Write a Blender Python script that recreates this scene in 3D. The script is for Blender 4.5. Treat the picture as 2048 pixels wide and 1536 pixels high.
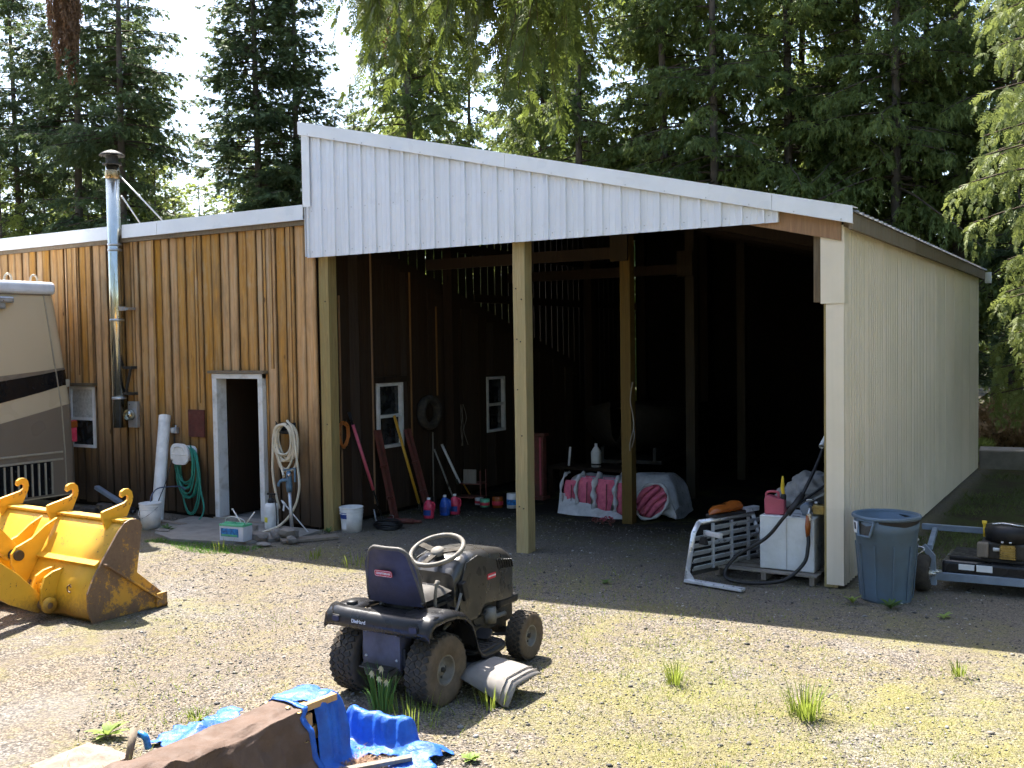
import bpy, bmesh, math, random
import numpy as np
from mathutils import Vector, Matrix

for _o in list(bpy.data.objects):
    bpy.data.objects.remove(_o, do_unlink=True)
SC = bpy.context.scene
COL = SC.collection
R = math.radians

# ---------------------------------------------------------------- camera
cam_d = bpy.data.cameras.new("camera")
cam = bpy.data.objects.new("camera", cam_d)
COL.objects.link(cam)
SC.camera = cam
cam_d.sensor_width = 36.0
cam_d.lens = 36.0 * 2021.0 / 2048.0
cam_d.clip_start = 0.05
cam_d.clip_end = 3000.0
_yaw, _pitch, _roll = 0.5477, 0.040, 0.015
_f0 = Vector((-math.sin(_yaw), math.cos(_yaw), 0)); _r0 = Vector((math.cos(_yaw), math.sin(_yaw), 0)); _u0 = Vector((0, 0, 1))
_fw = _f0 * math.cos(_pitch) - _u0 * math.sin(_pitch)
_up = _u0 * math.cos(_pitch) + _f0 * math.sin(_pitch)
_rt = _r0 * math.cos(_roll) - _up * math.sin(_roll)
_up = _up * math.cos(_roll) + _r0 * math.sin(_roll)
_m = Matrix((( _rt.x, _up.x, -_fw.x, 0), (_rt.y, _up.y, -_fw.y, 0), (_rt.z, _up.z, -_fw.z, 2.5), (0, 0, 0, 1)))
cam.matrix_world = _m

# ---------------------------------------------------------------- sky, sun, exposure
SUN = Vector((0.52, -0.34, -1.0)).normalized()      # direction the light travels
world = bpy.data.worlds.new("World")
SC.world = world
world.use_nodes = True
_nt = world.node_tree
_nt.nodes.clear()
_sky = _nt.nodes.new("ShaderNodeTexSky")
_sky.sky_type = 'NISHITA'
_sky.sun_disc = False
_sky.sun_elevation = math.asin(-SUN.z)
_sky.sun_rotation = math.atan2(-SUN.x, -SUN.y) % (2 * math.pi)
_sky.air_density = 1.0
_sky.dust_density = 1.6
_bg = _nt.nodes.new("ShaderNodeBackground")
_bg.inputs[1].default_value = 0.12
_wo = _nt.nodes.new("ShaderNodeOutputWorld")
_nt.links.new(_sky.outputs[0], _bg.inputs[0])
_nt.links.new(_bg.outputs[0], _wo.inputs[0])
sun_d = bpy.data.lights.new("sun", 'SUN')
sun_d.energy = 5.0
sun_d.angle = R(0.53)
sun_d.color = (1.0, 0.95, 0.86)
sun = bpy.data.objects.new("sun", sun_d)
COL.objects.link(sun)
sun.rotation_euler = SUN.to_track_quat('-Z', 'Y').to_euler()
sun.location = (-6, 12, 30)

SC.render.engine = 'CYCLES'
SC.view_settings.view_transform = 'Standard'
SC.view_settings.look = 'None'
SC.view_settings.gamma = 1.0
SC.view_settings.exposure = 2.05
SC.cycles.max_bounces = 4
SC.cycles.diffuse_bounces = 2
SC.cycles.glossy_bounces = 3
SC.cycles.transmission_bounces = 4
SC.cycles.transparent_max_bounces = 4
SC.cycles.sample_clamp_indirect = 6.0
SC.cycles.use_denoising = True
SC.cycles.use_adaptive_sampling = True
SC.cycles.adaptive_threshold = 0.03
SC.cycles.adaptive_min_samples = 24
SC.cycles.caustics_reflective = False
SC.cycles.caustics_refractive = False
SC.cycles.use_light_tree = False

# ---------------------------------------------------------------- mesh helpers
def V(*a):
    return Vector(a)

class MB:
    """collects shapes; build() links them as one mesh object"""
    def __init__(s):
        s.v = []; s.f = []; s.mi = []; s.sm = []; s.M = None; s.cur = 0
    def mat(s, i):
        s.cur = i; return s
    def xf(s, M=None):
        s.M = M; return s
    def add(s, vs, fs, smooth=False):
        b = len(s.v)
        if s.M is not None:
            vs = [s.M @ Vector(p) for p in vs]
        s.v.extend([tuple(p) for p in vs])
        for f in fs:
            s.f.append(tuple(b + i for i in f)); s.mi.append(s.cur); s.sm.append(smooth)
        return s
    def box(s, c, d, rot=None):
        c = Vector(c); hx, hy, hz = d[0] / 2, d[1] / 2, d[2] / 2
        vs = [Vector((x, y, z)) for x in (-hx, hx) for y in (-hy, hy) for z in (-hz, hz)]
        if rot is not None:
            vs = [rot @ p for p in vs]
        vs = [p + c for p in vs]
        return s.add(vs, [(0, 1, 3, 2), (4, 6, 7, 5), (0, 4, 5, 1), (2, 3, 7, 6), (0, 2, 6, 4), (1, 5, 7, 3)])
    def bx(s, x0, x1, y0, y1, z0, z1):
        return s.box(((x0 + x1) / 2, (y0 + y1) / 2, (z0 + z1) / 2), (abs(x1 - x0), abs(y1 - y0), abs(z1 - z0)))
    def bar(s, p0, p1, w, h, up=(0, 0, 1)):
        p0 = Vector(p0); p1 = Vector(p1); d = (p1 - p0).normalized(); up = Vector(up)
        sd = d.cross(up)
        if sd.length < 1e-4: sd = d.cross(Vector((1, 0, 0)))
        sd.normalize(); u = sd.cross(d)
        vs = []
        for p in (p0, p1):
            for a, b in ((-1, -1), (1, -1), (1, 1), (-1, 1)):
                vs.append(p + sd * (a * w / 2) + u * (b * h / 2))
        return s.add(vs, [(0, 3, 2, 1), (4, 5, 6, 7), (0, 1, 5, 4), (1, 2, 6, 5), (2, 3, 7, 6), (3, 0, 4, 7)])
    def tube(s, pts, r, n=8, closed=False, cap=True, flat=1.0):
        pts = [Vector(p) for p in pts]; m = len(pts)
        rs = r if hasattr(r, '__len__') else [r] * m
        nrm = None; vs = []
        for i, p in enumerate(pts):
            if closed: t = pts[(i + 1) % m] - pts[i - 1]
            else: t = pts[min(i + 1, m - 1)] - pts[max(i - 1, 0)]
            if t.length < 1e-9: t = Vector((0, 0, 1))
            t.normalize()
            if nrm is None:
                a = Vector((0, 0, 1)) if abs(t.z) < 0.9 else Vector((1, 0, 0))
                nrm = (a - t * a.dot(t)).normalized()
            else:
                nrm = nrm - t * nrm.dot(t)
                if nrm.length < 1e-6: nrm = t.orthogonal()
                nrm.normalize()
            bn = t.cross(nrm)
            for k in range(n):
                a = 2 * math.pi * k / n
                vs.append(p + nrm * (math.cos(a) * rs[i] * flat) + bn * (math.sin(a) * rs[i]))
        fs = []
        for i in range(m if closed else m - 1):
            j = (i + 1) % m
            for k in range(n):
                fs.append((i * n + k, i * n + (k + 1) % n, j * n + (k + 1) % n, j * n + k))
        s.add(vs, fs, True)
        if cap and not closed:
            b = len(s.v) - len(vs)
            s.f.append(tuple(b + k for k in range(n))[::-1]); s.mi.append(s.cur); s.sm.append(False)
            s.f.append(tuple(b + (m - 1) * n + k for k in range(n))); s.mi.append(s.cur); s.sm.append(False)
        return s
    def lathe(s, prof, n=24, c=(0, 0, 0), ax='z', smooth=True):
        c = Vector(c); vs = []; m = len(prof)
        for rr, h in prof:
            for k in range(n):
                a = 2 * math.pi * k / n
                x, y = rr * math.cos(a), rr * math.sin(a)
                if ax == 'z': p = Vector((x, y, h))
                elif ax == 'x': p = Vector((h, x, y))
                else: p = Vector((y, h, x))
                vs.append(c + p)
        fs = []
        for i in range(m - 1):
            for k in range(n):
                fs.append((i * n + k, i * n + (k + 1) % n, (i + 1) * n + (k + 1) % n, (i + 1) * n + k))
        return s.add(vs, fs, smooth)
    def cyl(s, p0, p1, r, n=16):
        return s.tube([p0, p1], r, n)
    def prism(s, poly, t, org=(0, 0, 0), ux=(1, 0, 0), uy=(0, 0, 1), smooth=False):
        org = Vector(org); ux = Vector(ux); uy = Vector(uy); nn = ux.cross(uy).normalized()
        m = len(poly)
        vs = [org + ux * a + uy * b - nn * (t / 2) for a, b in poly] + [org + ux * a + uy * b + nn * (t / 2) for a, b in poly]
        fs = [tuple(range(m))[::-1], tuple(range(m, 2 * m))]
        for i in range(m):
            j = (i + 1) % m
            fs.append((i, j, m + j, m + i))
        return s.add(vs, fs, smooth)
    def grid(s, P, smooth=True):
        nu = len(P); nv = len(P[0]); vs = [p for row in P for p in row]
        fs = [(i * nv + j, (i + 1) * nv + j, (i + 1) * nv + j + 1, i * nv + j + 1) for i in range(nu - 1) for j in range(nv - 1)]
        return s.add(vs, fs, smooth)
    def mesh(s, name, mats, bevel=0, segs=2, solid=0):
        me = bpy.data.meshes.new(name)
        me.from_pydata(s.v, [], s.f)
        for m in (mats if isinstance(mats, (list, tuple)) else [mats]):
            me.materials.append(m)
        me.polygons.foreach_set("material_index", s.mi)
        me.polygons.foreach_set("use_smooth", s.sm)
        bm = bmesh.new(); bm.from_mesh(me)
        if solid:
            bmesh.ops.solidify(bm, geom=bm.faces[:], thickness=solid)
        bmesh.ops.recalc_face_normals(bm, faces=bm.faces)
        if bevel:
            es = [e for e in bm.edges if len(e.link_faces) == 2 and e.calc_face_angle(0) > 0.6]
            bmesh.ops.bevel(bm, geom=es, offset=bevel, segments=segs, affect='EDGES', profile=0.5, clamp_overlap=True)
        bm.to_mesh(me); bm.free()
        me.update()
        return me
    def build(s, name, mats, parent=None, bevel=0, segs=2, solid=0, off=None):
        if off is None and parent is not None and parent.get("_world"):
            off = Vector(parent["_world"])
        if off is not None:
            s.v = [(p[0] - off[0], p[1] - off[1], p[2] - off[2]) for p in s.v]
        o = bpy.data.objects.new(name, s.mesh(name, mats, bevel, segs, solid))
        COL.objects.link(o)
        if parent is not None:
            o.parent = parent
            if parent.get("_world"): o["_world"] = list(parent["_world"])
        return o

def tag(o, label=None, cat=None, group=None, kind=None):
    if label: o["label"] = label
    if cat: o["category"] = cat
    if group: o["group"] = group
    if kind: o["kind"] = kind
    return o

def thing(name, label, cat, loc=(0, 0, 0), rz=0.0, group=None, world=False):
    o = bpy.data.objects.new(name, None)
    o.empty_display_size = 0.2
    COL.objects.link(o)
    o.location = loc; o.rotation_euler = (0, 0, rz)
    if world: o["_world"] = list(loc)
    return tag(o, label, cat, group)

def piece(name, me, parent, loc=(0, 0, 0), rot=(0, 0, 0), scale=(1, 1, 1)):
    """a cheap part that shares its mesh; world coordinates when the parent is a world thing"""
    o = bpy.data.objects.new(name, me)
    COL.objects.link(o); o.parent = parent
    w = parent.get("_world")
    l = Vector(loc) - (Vector(w) if w else Vector((0, 0, 0)))
    o.location = l; o.rotation_euler = rot; o.scale = scale
    return o

def copy_tree(o, parent=None):
    c = o.copy(); COL.objects.link(c); c.parent = parent
    for ch in o.children: copy_tree(ch, c)
    return c

def text(name, body, size, mat, parent, loc, xd=(1, 0, 0), yd=(0, 0, 1), ext=0.001, sx=1.0, bold=0.0):
    cu = bpy.data.curves.new(name, 'FONT'); cu.body = body; cu.size = size; cu.extrude = ext
    cu.align_x = 'CENTER'; cu.align_y = 'CENTER'; cu.offset = bold
    cu.materials.append(mat)
    tmp = bpy.data.objects.new(name, cu); COL.objects.link(tmp)
    dg = bpy.context.evaluated_depsgraph_get(); dg.update()
    me = bpy.data.meshes.new_from_object(tmp.evaluated_get(dg)); me.name = name
    bpy.data.objects.remove(tmp, do_unlink=True)
    o = bpy.data.objects.new(name, me); COL.objects.link(o)
    x = Vector(xd).normalized(); y = Vector(yd).normalized(); z = x.cross(y)
    M = Matrix((x * sx, y, z)).transposed().to_4x4()
    w = parent.get("_world") if parent else None
    M.translation = Vector(loc) - (Vector(w) if w else Vector((0, 0, 0)))
    o.parent = parent
    o.matrix_local = M
    return o

def spline(pts, n=8):
    pts = [Vector(p) for p in pts]; out = []
    P = [pts[0] * 2 - pts[1]] + pts + [pts[-1] * 2 - pts[-2]]
    for i in range(1, len(P) - 2):
        a, b, c, d = P[i - 1], P[i], P[i + 1], P[i + 2]
        for k in range(n):
            t = k / n
            out.append(0.5 * ((2 * b) + (c - a) * t + (2 * a - 5 * b + 4 * c - d) * t * t + (3 * b - a - 3 * c + d) * t ** 3))
    out.append(pts[-1])
    return out

def rrect(w, h, r, n=5, cx=0, cy=0):
    out = []
    for sx, sy, a0 in ((1, 1, 0), (-1, 1, 90), (-1, -1, 180), (1, -1, 270)):
        for k in range(n + 1):
            a = R(a0 + 90 * k / n)
            out.append((cx + sx * (w / 2 - r) + r * math.cos(a), cy + sy * (h / 2 - r) + r * math.sin(a)))
    return out

def np_mesh(name, verts, faces_flat, loop_n, mat):
    """fast mesh from numpy: verts (n,3), flat vertex indices, verts per face"""
    me = bpy.data.meshes.new(name)
    nf = len(faces_flat) // loop_n
    me.vertices.add(len(verts)); me.vertices.foreach_set("co", np.asarray(verts, np.float32).ravel())
    me.loops.add(len(faces_flat)); me.loops.foreach_set("vertex_index", np.asarray(faces_flat, np.int32))
    me.polygons.add(nf)
    me.polygons.foreach_set("loop_start", np.arange(0, nf * loop_n, loop_n, dtype=np.int32))
    me.polygons.foreach_set("loop_total", np.full(nf, loop_n, np.int32))
    me.materials.append(mat)
    me.update(calc_edges=True)
    return me

# ---------------------------------------------------------------- material helpers
class NT:
    def __init__(s, name):
        s.m = bpy.data.materials.new(name); s.m.use_nodes = True
        s.t = s.m.node_tree; s.t.nodes.clear()
        s.out = s.n("ShaderNodeOutputMaterial"); s.b = s.n("ShaderNodeBsdfPrincipled")
        s.l(s.b.outputs[0], s.out.inputs[0])
    def n(s, ty, **k):
        nd = s.t.nodes.new(ty)
        for a, v in k.items(): setattr(nd, a, v)
        return nd
    def l(s, a, b): s.t.links.new(a, b)
    def val(s, nd, i, v):
        if hasattr(v, 'is_output'): s.l(v, nd.inputs[i])
        else: nd.inputs[i].default_value = v
    def pos(s, sc=(1, 1, 1), off=(0, 0, 0), kind='Object', rnd=False):
        if kind == 'World': src = s.n("ShaderNodeNewGeometry").outputs["Position"]
        else: src = s.n("ShaderNodeTexCoord").outputs[kind]
        mp = s.n("ShaderNodeMapping"); mp.inputs[3].default_value = sc; mp.inputs[1].default_value = off
        s.l(src, mp.inputs[0])
        if rnd:
            oi = s.n("ShaderNodeObjectInfo")
            sc_ = s.n("ShaderNodeVectorMath", operation='SCALE'); sc_.inputs[0].default_value = (37.0, 51.0, 23.0)
            s.l(oi.outputs["Random"], sc_.inputs[3])
            ad = s.n("ShaderNodeVectorMath", operation='ADD')
            s.l(mp.outputs[0], ad.inputs[0]); s.l(sc_.outputs[0], ad.inputs[1])
            return ad.outputs[0]
        return mp.outputs[0]
    def noise(s, vec, scale, detail=4, rough=0.55, dist=0.0):
        nd = s.n("ShaderNodeTexNoise"); s.l(vec, nd.inputs["Vector"])
        nd.inputs["Scale"].default_value = scale; nd.inputs["Detail"].default_value = detail
        nd.inputs["Roughness"].default_value = rough; nd.inputs["Distortion"].default_value = dist
        return nd.outputs[0]
    def voro(s, vec, scale, out="Color", feat='F1', rnd=1.0):
        nd = s.n("ShaderNodeTexVoronoi", feature=feat); s.l(vec, nd.inputs["Vector"])
        nd.inputs["Scale"].default_value = scale; nd.inputs["Randomness"].default_value = rnd
        return nd.outputs[out]
    def ramp(s, fac, stops, interp='LINEAR'):
        nd = s.n("ShaderNodeValToRGB"); nd.color_ramp.interpolation = interp
        el = nd.color_ramp.elements
        while len(el) < len(stops): el.new(0.5)
        for e, (p, c) in zip(el, stops):
            e.position = p; e.color = (c[0], c[1], c[2], 1) if hasattr(c, '__len__') else (c, c, c, 1)
        s.l(fac, nd.inputs[0])
        return nd.outputs[0]
    def mix(s, f, a, b, mode='MIX'):
        nd = s.n("ShaderNodeMix", data_type='RGBA', blend_type=mode)
        for i, v in ((0, f), (6, a), (7, b)):
            if hasattr(v, 'is_output'): s.l(v, nd.inputs[i])
            elif i == 0: nd.inputs[0].default_value = v
            else: nd.inputs[i].default_value = (v[0], v[1], v[2], 1)
        return nd.outputs[2]
    def math(s, op, a, b=0.5, c=None, clamp=False):
        nd = s.n("ShaderNodeMath", operation=op, use_clamp=clamp)
        s.val(nd, 0, a); s.val(nd, 1, b)
        if c is not None: s.val(nd, 2, c)
        return nd.outputs[0]
    def smooth(s, v, a, b):
        nd = s.n("ShaderNodeMapRange", interpolation_type='SMOOTHSTEP')
        s.l(v, nd.inputs[0]); nd.inputs[1].default_value = a; nd.inputs[2].default_value = b
        return nd.outputs[0]
    def sep(s, v):
        nd = s.n("ShaderNodeSeparateXYZ"); s.l(v, nd.inputs[0]); return nd.outputs
    def bump(s, h, strength=0.3, dist=0.01):
        nd = s.n("ShaderNodeBump"); s.l(h, nd.inputs["Height"])
        nd.inputs["Strength"].default_value = strength; nd.inputs["Distance"].default_value = dist
        s.l(nd.outputs[0], s.b.inputs["Normal"])
    def set(s, **k):
        for a, v in k.items():
            i = s.b.inputs[a.replace('_', ' ')]
            if hasattr(v, 'is_output'): s.l(v, i)
            else: i.default_value = (v[0], v[1], v[2], 1) if hasattr(v, '__len__') and len(v) == 3 else v
        return s

def pm(name, col, rough=0.5, metal=0.0, col2=None, scale=6.0, lo=0.35, hi=0.7, bump=0.0, bscale=60.0, bdist=0.002, dirt=0.12, rv=0.15, kind='Object', spec=0.35, streak=0.0):
    """plain painted / plastic / metal surface with uneven colour and gloss"""
    t = NT(name)
    p = t.pos(kind=kind, rnd=True)
    n1 = t.noise(p, scale, 5, 0.6)
    c2 = col2 if col2 else tuple(c * (1 - dirt * 2.2) for c in col)
    c = t.mix(t.ramp(n1, [(lo, 0.0), (hi, 1.0)]), col, c2)
    n2 = t.noise(p, scale * 7, 3, 0.7)
    c = t.mix(t.math('MULTIPLY', n2, dirt), c, (0.12, 0.10, 0.075))
    if streak:
        st = t.noise(t.pos((11, 11, 0.22), kind='World'), 1.0, 4, 0.7)
        c = t.mix(t.math('MULTIPLY', t.ramp(st, [(0.48, 0.0), (0.75, 1.0)]), streak), c, (0.30, 0.26, 0.19))
    r = t.ramp(t.noise(p, scale * 2.3, 2), [(0.3, max(rough - rv, 0.03)), (0.7, min(rough + rv, 1.0))])
    t.set(Base_Color=c, Roughness=r, Metallic=metal)
    t.b.inputs["Specular IOR Level"].default_value = spec
    if bump: t.bump(t.noise(p, bscale, 4, 0.6), bump, bdist)
    return t.m
# ================================================================ materials
def wood(name, c1, c2, c3, grain=1.0, rough=0.75, knots=True, stain=None, kind='World', var=0.5, edge=False):
    t = NT(name)
    p = t.pos((30 * grain, 30 * grain, 1.6 * grain), kind=kind, rnd=True)
    g1 = t.noise(p, 1.0, 8, 0.72, 1.2)
    p2 = t.pos((9.0, 9.0, 1.1), kind=kind, rnd=True)
    g2 = t.noise(p2, 1.0, 5, 0.65, 0.8)
    c = t.mix(t.ramp(g1, [(0.35, 0.0), (0.68, 1.0)]), c1, c2)
    c = t.mix(t.ramp(g2, [(0.42, 0.0), (0.72, 0.85)]), c, c3)
    oi = t.n("ShaderNodeObjectInfo")
    hv = t.n("ShaderNodeHueSaturation"); t.l(c, hv.inputs["Color"])
    t.l(t.math('MULTIPLY_ADD', oi.outputs["Random"], var, 1.0 - var * 0.5), hv.inputs["Value"])
    t.l(t.math('MULTIPLY_ADD', oi.outputs["Random"], -0.3, 1.12), hv.inputs["Saturation"])
    c = hv.outputs[0]
    if edge:            # water marks along the board edges and blotchy weathering
        gx = t.sep(t.n('ShaderNodeTexCoord').outputs['Generated'])[0]
        ed = t.math('ABSOLUTE', t.math('SUBTRACT', gx, 0.5))
        ed = t.math('ADD', ed, t.math('MULTIPLY_ADD', t.noise(t.pos((16, 16, 2.2), kind='World', rnd=True), 1.0, 4, 0.7), 0.5, -0.25))
        c = t.mix(t.math('MULTIPLY', t.ramp(ed, [(0.28, 0.0), (0.52, 1.0)]), 0.7), c, tuple(x * 0.42 for x in c2))
        bl = t.noise(t.pos((3.0, 3.0, 1.3), kind='World', rnd=True), 1.0, 5, 0.7)
        c = t.mix(t.ramp(bl, [(0.50, 0.0), (0.72, 0.55)]), c, (0.16, 0.105, 0.06))
        c = t.mix(t.ramp(bl, [(0.28, 0.5), (0.42, 0.0)]), c, (0.46, 0.37, 0.25))
    if knots:
        pk = t.pos((1, 1, 0.55), kind=kind, rnd=True)
        d = t.voro(pk, 2.6, "Distance")
        c = t.mix(t.ramp(d, [(0.035, 1.0), (0.075, 0.0)]), c, tuple(x * 0.22 for x in c1))
    if stain:
        z = t.sep(t.n("ShaderNodeNewGeometry").outputs["Position"])[2]
        nn = t.noise(t.pos((5, 5, 0.6), kind='World', rnd=True), 1.0, 5, 0.65)
        zz = t.math('MULTIPLY_ADD', nn, -stain[2], z)
        c = t.mix(t.smooth(zz, stain[1], stain[0]), c, stain[3])
    t.set(Base_Color=c, Roughness=rough)
    t.b.inputs["Specular IOR Level"].default_value = 0.25
    t.bump(g1, 0.5, 0.006)
    return t.m

M = {}
M['siding'] = wood('cedar_siding', (0.62, 0.325, 0.098), (0.32, 0.16, 0.052), (0.48, 0.325, 0.165), stain=(-0.35, 1.45, 1.2, (0.050, 0.032, 0.019)), var=0.26, edge=True)
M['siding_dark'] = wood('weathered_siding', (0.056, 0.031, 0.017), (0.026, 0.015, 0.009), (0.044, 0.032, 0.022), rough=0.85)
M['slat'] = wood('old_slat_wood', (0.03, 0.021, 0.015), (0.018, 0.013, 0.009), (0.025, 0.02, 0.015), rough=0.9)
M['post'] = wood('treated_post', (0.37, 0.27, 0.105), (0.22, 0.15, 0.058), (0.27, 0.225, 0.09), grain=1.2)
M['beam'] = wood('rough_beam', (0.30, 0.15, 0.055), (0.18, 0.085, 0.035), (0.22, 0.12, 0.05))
M['beam_dark'] = wood('shaded_beam', (0.036, 0.020, 0.011), (0.02, 0.012, 0.007), (0.027, 0.018, 0.011))  # shaded copy of the beam wood, interior darkness put into the colour
M['post_mid'] = wood('inner_post_wood', (0.20, 0.13, 0.045), (0.12, 0.075, 0.028), (0.15, 0.11, 0.04))  # post wood darkened for the shade under the roof
M['post_dark'] = wood('shaded_inner_post', (0.04, 0.027, 0.012), (0.022, 0.015, 0.007), (0.03, 0.022, 0.011))  # post wood copy with the deep barn shade in its colour
M['fascia_wood'] = wood('weathered_fascia', (0.20, 0.145, 0.088), (0.11, 0.078, 0.048), (0.15, 0.125, 0.088))
M['plank'] = wood('grey_plank', (0.28, 0.235, 0.19), (0.17, 0.14, 0.11), (0.24, 0.22, 0.19))
M['lumber'] = wood('fresh_lumber', (0.48, 0.27, 0.10), (0.36, 0.19, 0.065), (0.42, 0.25, 0.11), kind='Object')
M['white_metal'] = pm('white_steel_siding', (0.77, 0.785, 0.835), 0.4, 0.0, (0.71, 0.725, 0.77), scale=1.3, dirt=0.06, kind='World', streak=0.16)
M['trim'] = pm('white_trim', (0.80, 0.805, 0.825), 0.38, 0.0, (0.72, 0.725, 0.74), scale=1.6, dirt=0.07, kind='World')
M['side_metal'] = pm('bounce_tinted_siding', (0.76, 0.655, 0.525), 0.45, 0.0, (0.66, 0.585, 0.45), scale=0.7, dirt=0.10, kind='World', streak=0.08)  # white panels tinted beige, shade and forest bounce put into the colour
M['roof_metal'] = pm('roof_steel', (0.42, 0.40, 0.37), 0.5, 0.3, dirt=0.2, scale=2, kind='World')
M['dark_lining'] = pm('shade_dark_lining', (0.010, 0.008, 0.007), 0.95, dirt=0.1, scale=3, kind='World', spec=0.1)  # near black, chosen to keep the interiors dark
M['black_paint'] = pm('black_paint', (0.016, 0.016, 0.018), 0.3, dirt=0.05, scale=4, rv=0.1, spec=0.3)
M['hood_paint'] = pm('dusty_hood_paint', (0.030, 0.028, 0.026), 0.30, dirt=0.12, scale=4, rv=0.08, spec=0.7)
M['black_plastic'] = pm('black_plastic', (0.016, 0.016, 0.018), 0.45, dirt=0.10, scale=12, bump=0.15, bscale=180, spec=0.22)
M['dash'] = pm('dusty_black_dash', (0.030, 0.028, 0.026), 0.35, dirt=0.15, scale=5, col2=(0.018, 0.018, 0.018))
M['chute'] = pm('sun_faded_chute', (0.19, 0.172, 0.16), 0.7, dirt=0.25, scale=9, col2=(0.24, 0.22, 0.20))
M['dust_plastic'] = pm('dusty_plastic', (0.20, 0.18, 0.15), 0.7, dirt=0.3, scale=10, col2=(0.11, 0.10, 0.09))
M['rubber'] = pm('tyre_rubber', (0.022, 0.021, 0.020), 0.85, dirt=0.3, scale=16, col2=(0.06, 0.05, 0.04), bump=0.3, bscale=120, spec=0.15)
M['rubber_dusty'] = pm('dusty_tyre_wall', (0.125, 0.09, 0.06), 0.9, dirt=0.4, scale=14, col2=(0.065, 0.048, 0.034), bump=0.3, bscale=90, spec=0.15)
M['rim'] = pm('grey_rim', (0.20, 0.19, 0.17), 0.55, 0.2, dirt=0.35, scale=12, col2=(0.13, 0.11, 0.085))
M['seat_blue'] = pm('navy_seat_vinyl', (0.026, 0.030, 0.075), 0.5, dirt=0.18, scale=8, bump=0.2, bscale=240, bdist=0.001)
M['seat_grey'] = pm('grey_seat_vinyl', (0.085, 0.078, 0.072), 0.6, dirt=0.2, scale=8, bump=0.2, bscale=240, bdist=0.001)
M['red_badge'] = pm('red_badge', (0.52, 0.035, 0.06), 0.45, dirt=0.05)
M['white_print'] = pm('white_print', (0.75, 0.75, 0.76), 0.5, dirt=0.04)
M['steel'] = pm('bare_steel', (0.52, 0.52, 0.52), 0.3, 0.9, dirt=0.1, scale=14)
M['galv'] = pm('galvanised_steel', (0.55, 0.56, 0.58), 0.42, 0.8, dirt=0.12, scale=10, col2=(0.42, 0.43, 0.45))
M['alu'] = pm('aluminium', (0.72, 0.73, 0.76), 0.38, 0.55, dirt=0.1, scale=8)
M['chrome'] = pm('stainless_flue', (0.62, 0.61, 0.52), 0.2, 1.0, dirt=0.08, scale=5, rv=0.06)  # olive tint stands in for reflected trees
M['dark_steel'] = pm('dark_steel', (0.05, 0.048, 0.045), 0.6, 0.4, dirt=0.3, scale=12)
M['white_plastic'] = pm('white_plastic', (0.78, 0.77, 0.75), 0.45, dirt=0.12, scale=7)
M['white_paint'] = pm('old_white_paint', (0.70, 0.70, 0.69), 0.6, dirt=0.25, scale=6, col2=(0.42, 0.39, 0.34), lo=0.5, hi=0.75, bump=0.4, bscale=40)
M['tank'] = pm('tank_white_enamel', (0.70, 0.715, 0.72), 0.35, dirt=0.14, scale=4, col2=(0.60, 0.61, 0.59))
M['red'] = pm('faded_red_plastic', (0.45, 0.085, 0.12), 0.55, dirt=0.12)
M['red_steel'] = pm('red_steel', (0.16, 0.028, 0.022), 0.65, dirt=0.35, scale=10, col2=(0.085, 0.03, 0.02))
M['maroon'] = pm('maroon_panel', (0.115, 0.022, 0.016), 0.6, dirt=0.25, scale=7)
M['yellow'] = None
M['yellow_pole'] = pm('yellow_fibreglass', (0.62, 0.33, 0.03), 0.45, dirt=0.1)
M['yellow_plastic'] = pm('yellow_plastic', (0.75, 0.50, 0.03), 0.45, dirt=0.08)
M['pink_pole'] = pm('pink_fibreglass', (0.68, 0.13, 0.18), 0.45, dirt=0.08)
M['orange_cord'] = pm('orange_cord', (0.48, 0.14, 0.02), 0.5, dirt=0.12)
M['amber'] = pm('amber_lens', (0.27, 0.07, 0.010), 0.10, dirt=0.1, scale=14)
M['green_hose'] = pm('green_hose', (0.025, 0.24, 0.17), 0.4, dirt=0.12, scale=10)
M['cream_hose'] = pm('cream_hose', (0.66, 0.58, 0.44), 0.5, dirt=0.12, scale=10)
M['black_hose'] = pm('black_hose', (0.012, 0.012, 0.013), 0.45, dirt=0.06, scale=10)
M['blue_hydrant'] = pm('blue_cast_iron', (0.10, 0.21, 0.33), 0.55, dirt=0.25, scale=12)
M['blue_hose'] = pm('blue_grey_hose', (0.09, 0.12, 0.20), 0.5, dirt=0.2)
M['can_blue'] = pm('blue_grey_bin_plastic', (0.095, 0.15, 0.215), 0.5, dirt=0.2, scale=3, col2=(0.088, 0.118, 0.148), bump=0.1, bscale=200)
M['frame_blue'] = pm('grey_blue_frame', (0.22, 0.27, 0.34), 0.5, dirt=0.15, scale=5)
M['rv_tan'] = pm('tan_gelcoat', (0.58, 0.465, 0.31), 0.25, dirt=0.03, scale=0.5, kind='World', col2=(0.55, 0.44, 0.295), rv=0.04)
M['rv_brown'] = pm('brown_gelcoat', (0.215, 0.165, 0.12), 0.3, dirt=0.05, scale=0.6, kind='World', col2=(0.20, 0.155, 0.112), rv=0.05)
M['rv_black'] = pm('black_gelcoat', (0.008, 0.008, 0.010), 0.15, dirt=0.03, kind='World')
M['rv_trim'] = pm('rv_light_trim', (0.42, 0.36, 0.27), 0.4, dirt=0.08)
M['rv_white'] = pm('rv_roof_white', (0.72, 0.73, 0.76), 0.35, dirt=0.08)
M['battery_white'] = pm('battery_case', (0.62, 0.64, 0.70), 0.4, dirt=0.08)
M['battery_green'] = pm('battery_green', (0.12, 0.45, 0.25), 0.4, dirt=0.08)
M['label_blue'] = pm('blue_label_print', (0.03, 0.26, 0.62), 0.4, dirt=0.04, scale=30, col2=(0.02, 0.05, 0.16))
M['label_navy'] = pm('navy_label_print', (0.02, 0.05, 0.22), 0.5, dirt=0.04)
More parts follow.
